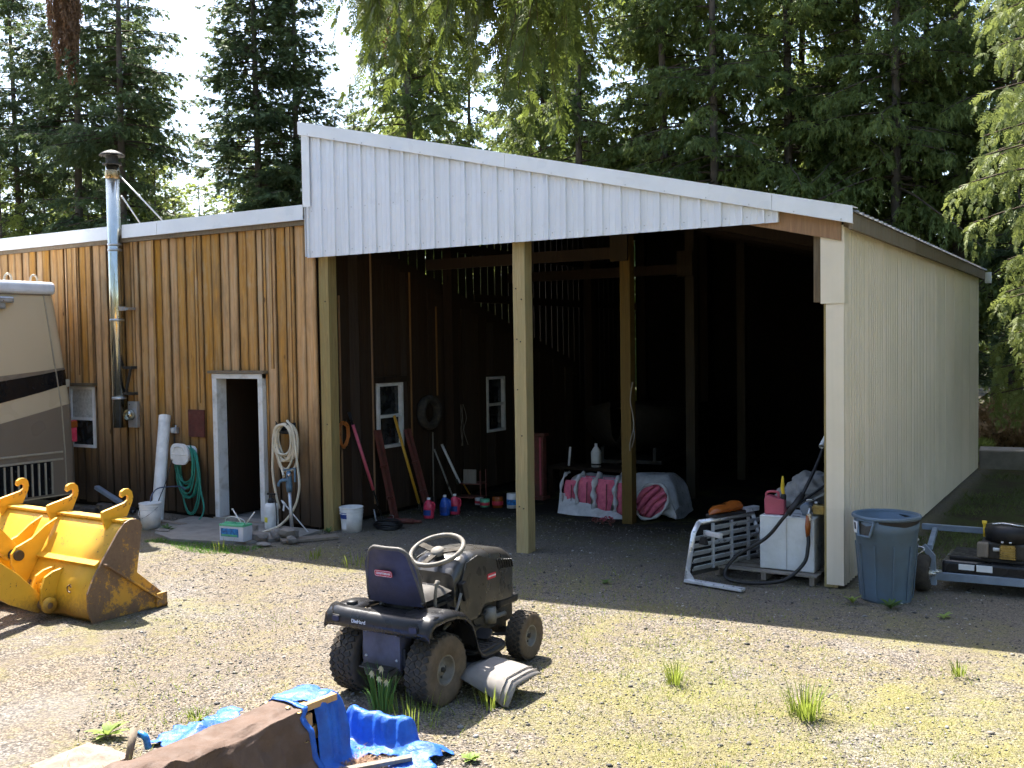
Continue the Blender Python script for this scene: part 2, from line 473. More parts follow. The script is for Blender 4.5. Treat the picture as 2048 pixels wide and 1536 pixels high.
M['label_yellow'] = pm('yellow_label', (0.7, 0.6, 0.05), 0.5, dirt=0.05)
M['fluid_red'] = pm('red_fluid_jug', (0.62, 0.05, 0.10), 0.25, dirt=0.04)
M['fluid_blue'] = pm('blue_fluid_jug', (0.03, 0.10, 0.42), 0.25, dirt=0.04)
M['pink'] = pm('pink_insulation', (0.70, 0.17, 0.24), 0.95, dirt=0.1, scale=20, col2=(0.52, 0.10, 0.17), bump=0.8, bscale=60, bdist=0.006, spec=0.1)
M['wrap'] = pm('white_plastic_wrap', (0.58, 0.57, 0.57), 0.35, dirt=0.14, scale=9, bump=0.6, bscale=14, bdist=0.012)
M['grey_canvas'] = pm('grey_canvas', (0.30, 0.29, 0.28), 0.8, dirt=0.2, scale=7, bump=0.5, bscale=12, bdist=0.012)
M['tarp_blue'] = pm('blue_tarp', (0.018, 0.125, 0.50), 0.5, dirt=0.10, scale=9, bump=0.8, bscale=26, bdist=0.012, col2=(0.012, 0.07, 0.33), spec=0.3)
M['tarp_brown'] = pm('brown_tarp', (0.120, 0.078, 0.060), 0.75, dirt=0.22, scale=6, bump=0.7, bscale=34, bdist=0.008, col2=(0.092, 0.058, 0.044), spec=0.15)
M['concrete'] = pm('concrete', (0.27, 0.25, 0.225), 0.9, dirt=0.3, scale=4, col2=(0.18, 0.165, 0.145), bump=0.5, bscale=50, bdist=0.004, kind='World')
M['stone'] = pm('grey_stone', (0.22, 0.20, 0.18), 0.9, dirt=0.3, scale=8, col2=(0.13, 0.12, 0.11), bump=0.8, bscale=22, bdist=0.012)
M['slate_brick'] = pm('old_brick', (0.12, 0.10, 0.085), 0.9, dirt=0.3, scale=8, bump=0.5)
M['brass'] = pm('brass_fitting', (0.45, 0.33, 0.12), 0.4, 0.8, dirt=0.25, scale=18)
def glass_dark(name, col, rough=0.06):
    t = NT(name); p = t.pos(rnd=True)
    n = t.noise(p, 9, 4)
    t.set(Base_Color=t.mix(t.ramp(n, [(0.4, 0.0), (0.75, 0.5)]), col, (0.10, 0.10, 0.10)), Roughness=rough)
    return t.m
M['pane'] = glass_dark('dark_window_glass', (0.012, 0.013, 0.014))
M['pane_film'] = pm('frosted_pane', (0.60, 0.60, 0.57), 0.5, dirt=0.25, scale=22, col2=(0.35, 0.35, 0.31))

def yellow_paint():
    t = NT('loader_yellow_paint'); p = t.pos()
    n = t.noise(p, 3.0, 6, 0.65); n2 = t.noise(p, 26, 5, 0.7)
    c = t.mix(t.ramp(n, [(0.3, 0.0), (0.7, 1.0)]), (0.74, 0.41, 0.028), (0.64, 0.33, 0.02))
    chips = t.ramp(t.math('ADD', t.math('MULTIPLY', n, 0.55), t.math('MULTIPLY', n2, 0.55)), [(0.645, 0.0), (0.675, 1.0)])
    z = t.sep(t.n("ShaderNodeNewGeometry").outputs["Position"])[2]
    low = t.smooth(t.math('MULTIPLY_ADD', n2, 0.28, z), 0.42, 0.20)
    rust = t.mix(n2, (0.085, 0.040, 0.018), (0.16, 0.075, 0.03))
    c = t.mix(t.math('MAXIMUM', chips, t.math('MULTIPLY', low, 0.75)), c, rust)
    t.set(Base_Color=c, Roughness=t.ramp(n2, [(0.3, 0.35), (0.7, 0.6)]))
    t.bump(n2, 0.12, 0.003)
    return t.m
def rust_paint():
    t = NT('worn_rusty_steel'); p = t.pos()
    n = t.noise(p, 2.2, 6, 0.7); n2 = t.noise(p, 30, 5, 0.7)
    rust = t.mix(t.ramp(n2, [(0.3, 0.0), (0.75, 1.0)]), (0.19, 0.115, 0.065), (0.11, 0.064, 0.038))
    y = t.ramp(t.math('ADD', t.math('MULTIPLY', n, 0.7), t.math('MULTIPLY', n2, 0.3)), [(0.505, 0.0), (0.565, 1.0)])
    t.set(Base_Color=t.mix(y, rust, (0.55, 0.28, 0.03)), Roughness=0.6)
    t.bump(n2, 0.25, 0.003)
    return t.m
M['yellow'] = yellow_paint()
M['rusty'] = rust_paint()

def leaf_mat(name, c1, c2, trans=0.35, hue=0.0):
    t = NT(name)
    g = t.n("ShaderNodeNewGeometry")
    oi = t.n("ShaderNodeObjectInfo")
    nz = t.noise(t.pos(kind='World'), 0.9, 2, 0.6)
    f = t.math('ADD', t.math('MULTIPLY', g.outputs["Random Per Island"], 0.5), t.math('MULTIPLY', oi.outputs["Random"], 0.15))
    f = t.math('ADD', f, t.math('MULTIPLY_ADD', nz, 1.5, -0.58), clamp=True)
    c = t.mix(f, c1, c2)
    t.set(Base_Color=c, Roughness=0.6)
    t.b.inputs["Specular IOR Level"].default_value = 0.3
    tr = t.n("ShaderNodeBsdfTranslucent")
    t.l(t.mix(0.35, c, tuple(min(1, x * 1.6) for x in c2)), tr.inputs[0])
    mx = t.n("ShaderNodeMixShader"); mx.inputs[0].default_value = trans
    t.l(t.b.outputs[0], mx.inputs[1]); t.l(tr.outputs[0], mx.inputs[2]); t.l(mx.outputs[0], t.out.inputs[0])
    return t.m
M['spruce'] = leaf_mat('spruce_needles', (0.017, 0.040, 0.018), (0.14, 0.18, 0.065), 0.40)
M['fir'] = leaf_mat('fir_needles', (0.022, 0.052, 0.016), (0.23, 0.275, 0.07), 0.5)
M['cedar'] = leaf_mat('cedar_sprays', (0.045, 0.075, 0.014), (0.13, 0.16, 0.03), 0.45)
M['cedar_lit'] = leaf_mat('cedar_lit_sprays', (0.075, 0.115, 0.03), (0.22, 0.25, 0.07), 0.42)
M['young'] = leaf_mat('young_leaves', (0.10, 0.15, 0.03), (0.32, 0.36, 0.09), 0.55)
M['dead'] = leaf_mat('dead_sprays', (0.16, 0.08, 0.04), (0.26, 0.15, 0.08), 0.3)
M['brush'] = leaf_mat('dry_brush', (0.16, 0.10, 0.045), (0.34, 0.22, 0.10), 0.35)
M['grass'] = leaf_mat('grass_blades', (0.10, 0.16, 0.025), (0.26, 0.30, 0.05), 0.4)
M['grass_dry'] = leaf_mat('dry_grass', (0.30, 0.25, 0.11), (0.46, 0.38, 0.19), 0.3)
M['moss'] = leaf_mat('moss_tips', (0.17, 0.17, 0.045), (0.36, 0.33, 0.115), 0.3)
M['petal'] = leaf_mat('pale_petals', (0.58, 0.46, 0.20), (0.70, 0.58, 0.32), 0.4)
M['bark'] = pm('bark', (0.12, 0.098, 0.080), 0.95, dirt=0.3, scale=3, col2=(0.07, 0.057, 0.047), bump=0.9, bscale=14, bdist=0.03, spec=0.1)
M['twig'] = pm('twig_bark', (0.085, 0.062, 0.045), 0.95, dirt=0.3, scale=5, spec=0.1)

# ================================================================ ground
def ground_mat():
    t = NT('gravel_and_moss_ground')
    P = t.pos(kind='World')
    x, y, z = t.sep(P)
    v1 = t.n('ShaderNodeTexVoronoi'); v2 = t.n('ShaderNodeTexVoronoi')
    for vv, sc_ in ((v1, 58), (v2, 120)): t.l(P, vv.inputs['Vector']); vv.inputs['Scale'].default_value = sc_
    a = v1.outputs['Color']; b = v2.outputs['Color']; d1 = v1.outputs['Distance']; d2 = v2.outputs['Distance']
    ga = t.sep(a)[0]; gb = t.sep(b)[1]
    stones = t.ramp(ga, [(0.0, (0.08, 0.075, 0.072)), (0.3, (0.22, 0.195, 0.165)), (0.6, (0.37, 0.315, 0.25)), (0.85, (0.30, 0.28, 0.26)), (1.0, (0.52, 0.46, 0.38))])
    fine = t.ramp(gb, [(0.0, (0.15, 0.12, 0.088)), (0.5, (0.32, 0.265, 0.19)), (1.0, (0.48, 0.405, 0.30))])
    n_big = t.noise(P, 0.55, 3, 0.6); n_mid = t.noise(P, 2.6, 4, 0.65); n_sm = t.noise(P, 14, 3, 0.7)
    base = t.mix(t.ramp(t.math('ADD', t.math('MULTIPLY', n_mid, 0.6), t.math('MULTIPLY', n_sm, 0.4)), [(0.42, 0.0), (0.58, 1.0)]), stones, fine)
    base = t.mix(t.ramp(d1, [(0.42, 0.0), (0.72, 0.8)]), base, (0.05, 0.043, 0.036))
    rut = t.noise(t.pos((1.1, 0.28, 1), kind='World'), 1.0, 3, 0.55)
    base = t.mix(t.ramp(rut, [(0.46, 0.0), (0.66, 0.55)]), base, t.mix(n_sm, (0.14, 0.115, 0.085), (0.30, 0.25, 0.185)))
    base = t.mix(t.ramp(t.noise(t.pos((0.7, 0.5, 1), (3, 8, 0), kind='World'), 1.0, 3, 0.6), [(0.52, 0.0), (0.7, 0.5)]), base, t.mix(ga, (0.13, 0.13, 0.13), (0.42, 0.41, 0.40)))
    # greyer gravel under the roof, from the front edge inwards
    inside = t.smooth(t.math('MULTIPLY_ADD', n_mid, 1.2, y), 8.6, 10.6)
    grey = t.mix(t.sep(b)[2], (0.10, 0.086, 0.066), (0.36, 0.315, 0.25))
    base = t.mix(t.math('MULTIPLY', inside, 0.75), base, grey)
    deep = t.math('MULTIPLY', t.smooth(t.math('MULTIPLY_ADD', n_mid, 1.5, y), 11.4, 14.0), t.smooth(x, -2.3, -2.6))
    base = t.mix(deep, base, (0.022, 0.019, 0.016))  # barn darkness painted into the floor colour towards the back
    # moss, denser on the near right and the strip before the shed
    right = t.smooth(x, -5.5, -1.0); near = t.smooth(y, 9.4, 7.0)
    strip = t.math('MULTIPLY', t.smooth(y, 7.6, 8.9), t.smooth(y, 10.2, 9.0))
    mk = t.math('ADD', t.math('MULTIPLY', n_big, 0.55), t.math('MULTIPLY', n_mid, 0.45))
    mk = t.math('ADD', mk, t.math('MULTIPLY', t.math('MULTIPLY', right, near), 0.13))
    mk = t.math('ADD', mk, t.math('MULTIPLY', strip, 0.05))
    mk = t.math('ADD', mk, t.math('MULTIPLY', t.math('SUBTRACT', n_sm, 0.5), 0.35))
    moss = t.mix(n_sm, (0.15, 0.16, 0.035), (0.36, 0.335, 0.11))
    base = t.mix(t.math('MULTIPLY', t.ramp(mk, [(0.50, 0.0), (0.72, 1.0)]), 0.66), base, moss)
    # damp forest floor further out
    far = t.smooth(t.math('MULTIPLY_ADD', n_big, 2.0, y), 12.0, 15.0)
    outx = t.math('MAXIMUM', t.smooth(x, -2.4, -2.0), t.smooth(x, -16.5, -18.0))
    grassy = t.mix(n_sm, (0.045, 0.06, 0.018), (0.11, 0.12, 0.04))
    grassy = t.mix(t.ramp(n_mid, [(0.45, 0.0), (0.65, 1.0)]), grassy, (0.07, 0.05, 0.033))
    base = t.mix(t.math('MULTIPLY', far, outx), base, grassy)
    base = t.mix(1.0, base, (0.66, 0.645, 0.645), 'MULTIPLY')
    t.set(Base_Color=base, Roughness=0.95)
    t.b.inputs["Specular IOR Level"].default_value = 0.15
    h = t.math('ADD', t.math('MULTIPLY', d1, -0.6), t.math('MULTIPLY', d2, -0.3))
    h = t.math('ADD', h, t.math('MULTIPLY', n_sm, 0.6))
    t.bump(h, 0.9, 0.02)
    return t.m
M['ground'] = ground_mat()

_rng = np.random.default_rng(7)
def hgt(x, y):
    """gentle unevenness of the yard; flat where things stand"""
    return 0.012 * np.sin(x * 1.7 + 0.4 * y) * np.sin(y * 1.3 + 1.0) - 0.006

def ground():
    xs = np.concatenate([[-900, -400, -200, -100, -60, -40, -30, -22], np.arange(-18, 4.01, 0.15), [6, 9, 14, 22, 35, 60, 120, 300, 900]])
    ys = np.concatenate([[-900, -300, -100, -40, -15, -5, 0], np.arange(2, 13.01, 0.15), np.arange(14, 30, 1.0), [34, 40, 60, 100, 200, 400, 900]])
    X, Yy = np.meshgrid(xs, ys, indexing='ij')
    Zz = hgt(X, Yy) * (np.abs(X + 7) < 14) * (Yy < 13.2)
    vs = np.stack([X.ravel(), Yy.ravel(), Zz.ravel()], 1)
    nx, ny = len(xs), len(ys)
    i, j = np.meshgrid(np.arange(nx - 1), np.arange(ny - 1), indexing='ij')
    a = (i * ny + j).ravel()
    fs = np.stack([a, a + ny, a + ny + 1, a + 1], 1).ravel()
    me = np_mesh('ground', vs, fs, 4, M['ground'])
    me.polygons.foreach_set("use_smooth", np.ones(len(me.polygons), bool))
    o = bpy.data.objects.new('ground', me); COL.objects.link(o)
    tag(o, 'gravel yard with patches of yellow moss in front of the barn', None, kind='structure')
ground()

# low far ridge so that no gap shows under the trees
def forest_floor():
    m = MB(); P = []
    for i in range(41):
        x = -110 + i * 4.0
        row = []
        for j in range(8):
            y = 60 + j * 12 + 3 * math.sin(i * 1.3 + j)
            z = -0.5 + (j ** 1.25) * 0.9 + 0.5 * math.sin(i * 0.9 + j * 2.1)
            row.append((x, y, z))
        P.append(row)
    m.grid(P)
    tag(m.build('hill', pm('hill_floor', (0.09, 0.085, 0.04), 1.0, dirt=0.3, scale=0.5, kind='World')), 'low wooded rise behind the far trees', None, kind='structure')
forest_floor()

# ---- scattered real stones, straw, moss and grass (stuff)
def keep_out(x, y):
    k = np.ones(len(x), bool)
    k &= ~((x < -9.45) & (y > 10.2))                        # shed
    k &= ~((x > -11.6) & (x < -9.2) & (y > 9.05) & (y < 10.2)) # door pad
    return k

def gravel():
    N = 52000
    u = _rng.random(N)
    # denser near the camera
    y = 3.6 + 9.0 * u ** 1.35
    x = -13.5 + 14.5 * _rng.random(N)
    k = keep_out(x, y) & (x > -1.05 * y - 1.6) & (x < -0.05 * y + 0.5)
    x, y = x[k], y[k]; n = len(x)
    r = 0.0045 + 0.0085 * _rng.random(n) ** 2.2
    base = np.array([[1, 0, 0], [-1, 0, 0], [0, 1, 0], [0, -1, 0], [0, 0, 1], [0, 0, -1]], float)
    tri = np.array([[0, 2, 4], [2, 1, 4], [1, 3, 4], [3, 0, 4], [2, 0, 5], [1, 2, 5], [3, 1, 5], [0, 3, 5]])
    sh = 0.65 + 0.7 * _rng.random((n, 6, 1))
    v = base[None] * sh * r[:, None, None]
    v[:, :, 2] *= 0.6
    a = _rng.random(n) * 6.28; ca, sa = np.cos(a), np.sin(a)
    vx = v[:, :, 0] * ca[:, None] - v[:, :, 1] * sa[:, None]; vy = v[:, :, 0] * sa[:, None] + v[:, :, 1] * ca[:, None]
    v = np.stack([vx + x[:, None], vy + y[:, None], v[:, :, 2] + hgt(x, y)[:, None] + 0.002], 2)
    f = (tri[None] + (np.arange(n) * 6)[:, None, None]).ravel()
    t = NT('loose_stones')
    g = t.n("ShaderNodeNewGeometry").outputs["Random Per Island"]
    t.set(Base_Color=t.ramp(g, [(0.0, (0.03, 0.03, 0.03)), (0.4, (0.11, 0.10, 0.088)), (0.7, (0.22, 0.19, 0.15)), (0.88, (0.17, 0.17, 0.17)), (1.0, (0.45, 0.42, 0.37))]), Roughness=0.85)
    o = bpy.data.objects.new('gravel', np_mesh('gravel', v.reshape(-1, 3), f, 3, t.m)); COL.objects.link(o)
    tag(o, 'loose grey and beige stones scattered over the yard', None, kind='stuff')
gravel()

def cobbles():
    """larger loose stones, too many and too small to tell apart"""
    n = 1500; y = 3.8 + 7.0 * _rng.random(n) ** 1.2; x = -12 + 12.5 * _rng.random(n)
    k = keep_out(x, y) & (x > -1.05 * y - 1.6) & (x < -0.05 * y + 0.5); x, y = x[k], y[k]; n = len(x)
    bm = bmesh.new(); bmesh.ops.create_icosphere(bm, subdivisions=1, radius=1.0); bv = np.array([v.co[:] for v in bm.verts]); bf = np.array([[v.index for v in f.verts] for f in bm.faces]); bm.free()
    r = 0.009 + 0.016 * _rng.random(n) ** 2.5
    v = bv[None] * (0.7 + 0.5 * _rng.random((n, len(bv), 1))) * r[:, None, None] * np.array([1, 1, 0.6]) * (0.7 + 0.6 * _rng.random((n, 1, 3)))
    v = v + np.stack([x, y, hgt(x, y) + 0.004], 1)[:, None, :]
    f = (bf[None] + (np.arange(n) * len(bv))[:, None, None]).ravel()
    o = bpy.data.objects.new('pebbles', np_mesh('pebbles', v.reshape(-1, 3), f, 3, bpy.data.materials['loose_stones'])); COL.objects.link(o)
    tag(o, 'larger loose pebbles scattered through the gravel', None, kind='stuff')
cobbles()

def blades(name, x, y, h, w, lean, mat, label, zoff=0.0, seed=3):
    """one narrow triangle per blade"""
    rg = np.random.default_rng(seed); n = len(x)
    a = rg.random(n) * 6.28; b = rg.random(n) * 6.28
    z = hgt(x, y) * (y < 13.2) + zoff
    p0 = np.stack([x + np.cos(a) * w, y + np.sin(a) * w, z - 0.003], 1)
    p1 = np.stack([x - np.cos(a) * w, y - np.sin(a) * w, z - 0.003], 1)
    p2 = np.stack([x + np.cos(b) * lean * h, y + np.sin(b) * lean * h, z + h], 1)
    v = np.stack([p0, p1, p2], 1).reshape(-1, 3)
    o = bpy.data.objects.new(name, np_mesh(name, v, np.arange(len(v)), 3, mat)); COL.objects.link(o)
    return tag(o, label, None, kind='stuff')

def fbm(x, y, seed=0):
    rg = np.random.default_rng(seed); s = np.zeros_like(x); amp = 1.0
    for k in range(6):
        fx, fy = rg.normal(size=2) * (0.45 * 1.75 ** k); ph = rg.random() * 6.28
        s += amp * np.sin(fx * x + fy * y + ph); amp *= 0.8
    return s

def ground_cover():
    N = 120000
    y = 3.6 + 6.4 * _rng.random(N) ** 1.25; x = -12.5 + 13.2 * _rng.random(N)
    m = fbm(x, y, 5) + 1.1 * np.clip((x + 5.0) / 3.0, -0.5, 1) * (y < 9) - 0.25 + 0.5 * ((y > 8.0) & (y < 9.3)) - 0.8 * (y > 9.2)
    k = (m > 0.75 + 2.0 * _rng.random(N)) & keep_out(x, y) & (x > -1.05 * y - 1.6) & (x < -0.05 * y + 0.5)
    x, y = x[k], y[k]; n = len(x)
    blades('moss', x, y, 0.008 + 0.016 * _rng.random(n) ** 2, 0.0042, 0.9, M['moss'], 'low yellow green moss growing through the gravel', seed=4)
    N = 26000
    y = 3.6 + 6.6 * _rng.random(N) ** 1.2; x = -12.5 + 13.2 * _rng.random(N)
    m = fbm(x * 1.6, y * 1.6, 9) + 0.9 * np.clip((x + 5.0) / 3.0, -0.7, 1)
    k = (m > 0.5 + 1.4 * _rng.random(N)) & keep_out(x, y) & (x > -1.05 * y - 1.6) & (x < -0.05 * y + 0.5)
    x, y = x[k], y[k]; n = len(x)
    blades('grass', x, y, 0.02 + 0.055 * _rng.random(n) ** 2.5, 0.0028, 0.6, M['grass'], 'thin short grass blades across the yard', seed=6)
    N = 26000
    y = 3.6 + 6.0 * _rng.random(N) ** 1.2; x = -12.5 + 13.2 * _rng.random(N)
    k = keep_out(x, y) & (x > -1.05 * y - 1.6) & (x < -0.05 * y + 0.5)
    x, y = x[k], y[k]; n = len(x)
    blades('straw', x, y, 0.004 + 0.01 * _rng.random(n), 0.0025, 3.2, M['grass_dry'], 'dry straw and needles lying on the gravel', seed=8)
    tx_ = []; ty_ = []
    for cx_, cy_, sp_ in ((-1.82, 6.66, .4), (-2.82, 6.85, .35), (-1.05, 8.0, .3), (-3.75, 5.8, .4), (-4.1, 5.3, .45), (-1.9, 5.35, .5), (-2.4, 5.9, .6), (-0.9, 6.9, .6), (-3.2, 7.4, .5), (-6.0, 5.2, .5), (-6.6, 6.6, .5), (-5.4, 4.6, .3)):
        tx_.append(cx_ + sp_ * 0.5 * _rng.standard_normal(90)); ty_.append(cy_ + sp_ * 0.5 * _rng.standard_normal(90))
    tx_ = np.concatenate(tx_); ty_ = np.concatenate(ty_); n_ = len(tx_)
    blades('seedling_grass', tx_, ty_, 0.015 + 0.07 * _rng.random(n_) ** 2, 0.003, 0.8, M['grass'], 'sparse seedling grass around the larger tufts', seed=21)
    # rougher grass beside and behind the barn
    N = 42000
    x = -2.2 + 7.0 * _rng.random(N); y = 11.2 + 12 * _rng.random(N)
    k = (fbm(x * 1.3, y * 1.3, 2) > -0.8 + 1.4 * _rng.random(N))
    x, y = x[k], y[k]
    blades('rough_grass', x, y, 0.03 + 0.08 * _rng.random(len(x)) ** 2, 0.006, 0.8, leaf_mat('shade_grass', (0.05, 0.075, 0.02), (0.14, 0.17, 0.05), 0.3), 'uneven grass growing beside the steel wall', seed=12)
    # green strip where the pad meets the gravel
    N = 2600
    x = -10.9 + 1.7 * _rng.random(N); y = 8.55 + 0.5 * _rng.random(N) + 0.12 * np.sin(x * 4)
    blades('lush_grass', x, y, 0.015 + 0.03 * _rng.random(N), 0.004, 0.7, leaf_mat('lush_grass_blades', (0.05, 0.13, 0.015), (0.12, 0.24, 0.03), 0.3), 'short lush grass strip in front of the door pad', seed=13)
ground_cover()
# ================================================================ wood shed
UNIT = {}
def unit(mat):
    if mat.name not in UNIT:
        m = MB(); m.box((0, 0, 0), (1, 1, 1)); UNIT[mat.name] = m.mesh('board', mat)
    return UNIT[mat.name]

rnd = random.Random(11)
YF = 10.29
shed = thing('wood_shed', 'wooden shed with upright orange brown boards and white roof edge, left of the barn', 'shed', (-13.0, 10.29, 0), world=True)

def cut(z0, z1, holes):
    """the pieces of a board left above and below openings"""
    segs = [(z0, z1)]
    for h0, h1 in holes:
        out = []
        for a, b in segs:
            if h1 <= a or h0 >= b: out.append((a, b)); continue
            if h0 > a + 0.02: out.append((a, h0))
            if h1 < b - 0.02: out.append((h1, b))
        segs = out
    return segs

DOOR = (-11.30, -10.30, 0.0, 2.13)
WINL = (-14.66, -14.03, 0.93, 1.92)
x = -16.62; k = 0
while x < -9.33:
    w = min(rnd.choice([0.165, 0.175, 0.18, 0.185, 0.2]), -9.315 - x)
    if w < 0.05: break
    holes = []
    for (a, b, c, d) in (DOOR, WINL):
        if x + w > a + 0.02 and x < b - 0.02: holes.append((c, d))
    # split boards that straddle an opening's edge
    spans = [(x, x + w)]
    for (a, b, c, d) in (DOOR, WINL):
        ns = []
        for p, q in spans:
            pts = sorted(set([p, q] + [e for e in (a, b) if p + 0.02 < e < q - 0.02]))
            ns += list(zip(pts[:-1], pts[1:]))
        spans = ns
    for p, q in spans:
        mid = (p + q) / 2
        hs = [(c, d) for (a, b, c, d) in (DOOR, WINL) if a < mid < b]
        for z0, z1 in cut(0.04 + rnd.random() * 0.05, 4.2, hs):
            if mid > -14.0 and z0 < 0.2 and z1 > 4.0 and rnd.random() < 0.12:
                pass
            proud = 0.012 if k % 2 else 0.0
            piece('board', unit(M['siding']), shed, (mid + rnd.uniform(-.002, .002), YF - 0.012 - proud, (z0 + z1) / 2), (0, rnd.uniform(-.0012, .0012), 0), (q - p - rnd.choice([0.018, 0.022, 0.028]), 0.024, z1 - z0))
    x += w; k += 1
# thin cover strips nailed over some joints
for sx, z0, z1 in ((-10.13, 2.2, 4.18), (-11.62, 1.7, 4.18), (-12.55, 0.4, 4.18), (-13.02, 0.3, 4.17), (-14.4, 2.1, 4.17), (-9.78, 0.3, 4.18)):
    piece('batten', unit(M['siding']), shed, (sx, YF - 0.045, (z0 + z1) / 2), (0, 0, 0), (0.045, 0.018, z1 - z0))
# dark backing added behind the boards against light leaks, openings left out
m = MB()
def wallrect(m, x0, x1, z0, z1, y): m.bx(x0, x1, y, y + 0.03, z0, z1)
wallrect(m, -16.62, -14.66, 0, 4.2, YF + 0.012); wallrect(m, -14.66, -14.03, 0, 0.93, YF + 0.012); wallrect(m, -14.66, -14.03, 1.92, 4.2, YF + 0.012)
wallrect(m, -14.03, -11.30, 0, 4.2, YF + 0.012); wallrect(m, -11.30, -10.30, 2.13, 4.2, YF + 0.012); wallrect(m, -10.30, -9.42, 0, 4.2, YF + 0.012)
m.build('added_sheathing', M['dark_lining'], shed)
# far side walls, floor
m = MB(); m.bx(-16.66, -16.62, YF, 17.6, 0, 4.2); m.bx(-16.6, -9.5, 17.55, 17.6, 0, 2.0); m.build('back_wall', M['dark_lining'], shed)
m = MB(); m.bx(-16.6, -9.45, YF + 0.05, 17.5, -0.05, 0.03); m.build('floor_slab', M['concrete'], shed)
# unseen wall added behind the doorway to keep the room small and dark
m = MB(); m.bx(-13.2, -13.15, YF + 0.06, 17.0, 0.03, 3.8); m.build('added_partition', M['dark_lining'], shed)
# roof: high at the front, falling to the back
def rz(y): return 4.34 - (y - 10.2) * 0.296
m = MB()
m.add([(-16.8, 10.17, rz(10.17)), (-9.43, 10.17, rz(10.17)), (-9.43, 17.9, rz(17.9)), (-16.8, 17.9, rz(17.9)),
       (-16.8, 10.17, rz(10.17) - .1), (-9.43, 10.17, rz(10.17) - .1), (-9.43, 17.9, rz(17.9) - .1), (-16.8, 17.9, rz(17.9) - .1)],
      [(0, 1, 2, 3), (7, 6, 5, 4), (0, 4, 5, 1), (1, 5, 6, 2), (2, 6, 7, 3), (3, 7, 4, 0)])
m.build('roof', M['roof_metal'], shed)
# roof edge timber seen as the dark diagonal inside the lean-to
m = MB(); m.bar((-9.40, 10.5, rz(10.5) - 0.10), (-9.40, 17.9, rz(17.9) - 0.10), 0.10, 0.24); m.build('rake_board', M['beam_dark'], shed)
# front edge: wood strip and white trim in lengths
m = MB(); m.bx(-16.7, -9.44, 10.20, 10.255, 4.135, 4.215); m.build('soffit_board', M['fascia_wood'], shed)
tx = [-16.75, -15.55, -13.68]
for a, b in ((-16.75, -15.41), (-15.40, -13.44), (-13.12, -12.33), (-12.32, -9.425)):
    m = MB()
    m.prism([(0, 0), (0.004, 0.20), (0.10, 0.215), (0.10, 0.205), (0.014, 0.19), (0.010, 0.012), (0.035, 0.010), (0.035, 0.0)], b - a, ((a + b) / 2, 10.145, 4.195), (0, 1, 0), (0, 0, 1))
    m.build('roof_trim', M['trim'], shed)
# --- door frame, door standing open inside
df = MB(); df.bx(-11.30, -11.21, 10.20, 10.39, 0.05, 2.13); jl = df.build('door_jamb', M['white_paint'], shed, bevel=0.004)
df = MB(); df.bx(-10.39, -10.30, 10.20, 10.33, 0.05, 2.13); df.build('door_jamb', M['white_paint'], shed, bevel=0.004)
df = MB(); df.bx(-11.30, -10.30, 10.195, 10.33, 2.06, 2.13); df.build('door_head', M['white_paint'], shed, bevel=0.004)
df = MB(); df.bx(-11.36, -10.24, 10.17, 10.26, 2.135, 2.175); df.build('drip_cap', M['fascia_wood'], shed)
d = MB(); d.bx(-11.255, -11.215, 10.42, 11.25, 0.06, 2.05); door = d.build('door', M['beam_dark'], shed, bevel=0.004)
d = MB(); d.cyl((-11.215, 11.24, 1.02), (-11.16, 11.24, 1.02), 0.014, 8); d.bar((-11.16, 11.25, 1.02), (-11.16, 11.14, 1.02), 0.02, 0.025); d.bx(-11.216, -11.205, 11.21, 11.27, 0.93, 1.12); d.build('handle', M['steel'], door)
d = MB(); d.bx(-11.30, -10.30, 10.16, 10.36, 0.0, 0.055); d.build('threshold', M['plank'], shed)
# --- left window
def window(root, org, ux, w, h, bar, mt_top, mt_bot, depth=0.05, fm='white_plastic', name='window'):
    """sash window in the plane org + ux*a + z*b, outward normal = ux x z reversed"""
    ux = Vector(ux); nn = ux.cross(Vector((0, 0, 1)))
    o = Vector(org); fw = 0.045
    def bxp(mb, a0, a1, b0, b1, d0, d1):
        vs = [o + ux * a + Vector((0, 0, b)) + nn * d for a in (a0, a1) for d in (d0, d1) for b in (b0, b1)]
        mb.add(vs, [(0, 1, 3, 2), (4, 6, 7, 5), (0, 4, 5, 1), (2, 3, 7, 6), (0, 2, 6, 4), (1, 5, 7, 3)])
    f = MB(); bxp(f, 0, w, 0, fw, 0, depth); bxp(f, 0, w, h - fw, h, 0, depth); bxp(f, 0, fw, fw, h - fw, 0, depth); bxp(f, w - fw, w, fw, h - fw, 0, depth)
    win = f.build(name, M[fm], root)
    f = MB(); bxp(f, fw, w - fw, bar - 0.022, bar + 0.022, 0.004, depth - 0.006); f.build('meeting_rail', M[fm], win)
    f = MB(); bxp(f, fw, w - fw, fw, bar - 0.022, 0.012, 0.018); f.build('pane', M[mt_bot], win)
    f = MB(); bxp(f, fw, w - fw, bar + 0.022, h - fw, 0.016, 0.022); f.build('pane', M[mt_top], win)
    return win
window(shed, (-14.655, 10.285, 0.935), (1, 0, 0), 0.62, 0.98, 0.46, 'pane_film', 'pane')
m = MB(); m.bx(-14.72, -13.97, 10.17, 10.26, 1.925, 1.97); m.build('drip_cap', M['fascia_wood'], shed)
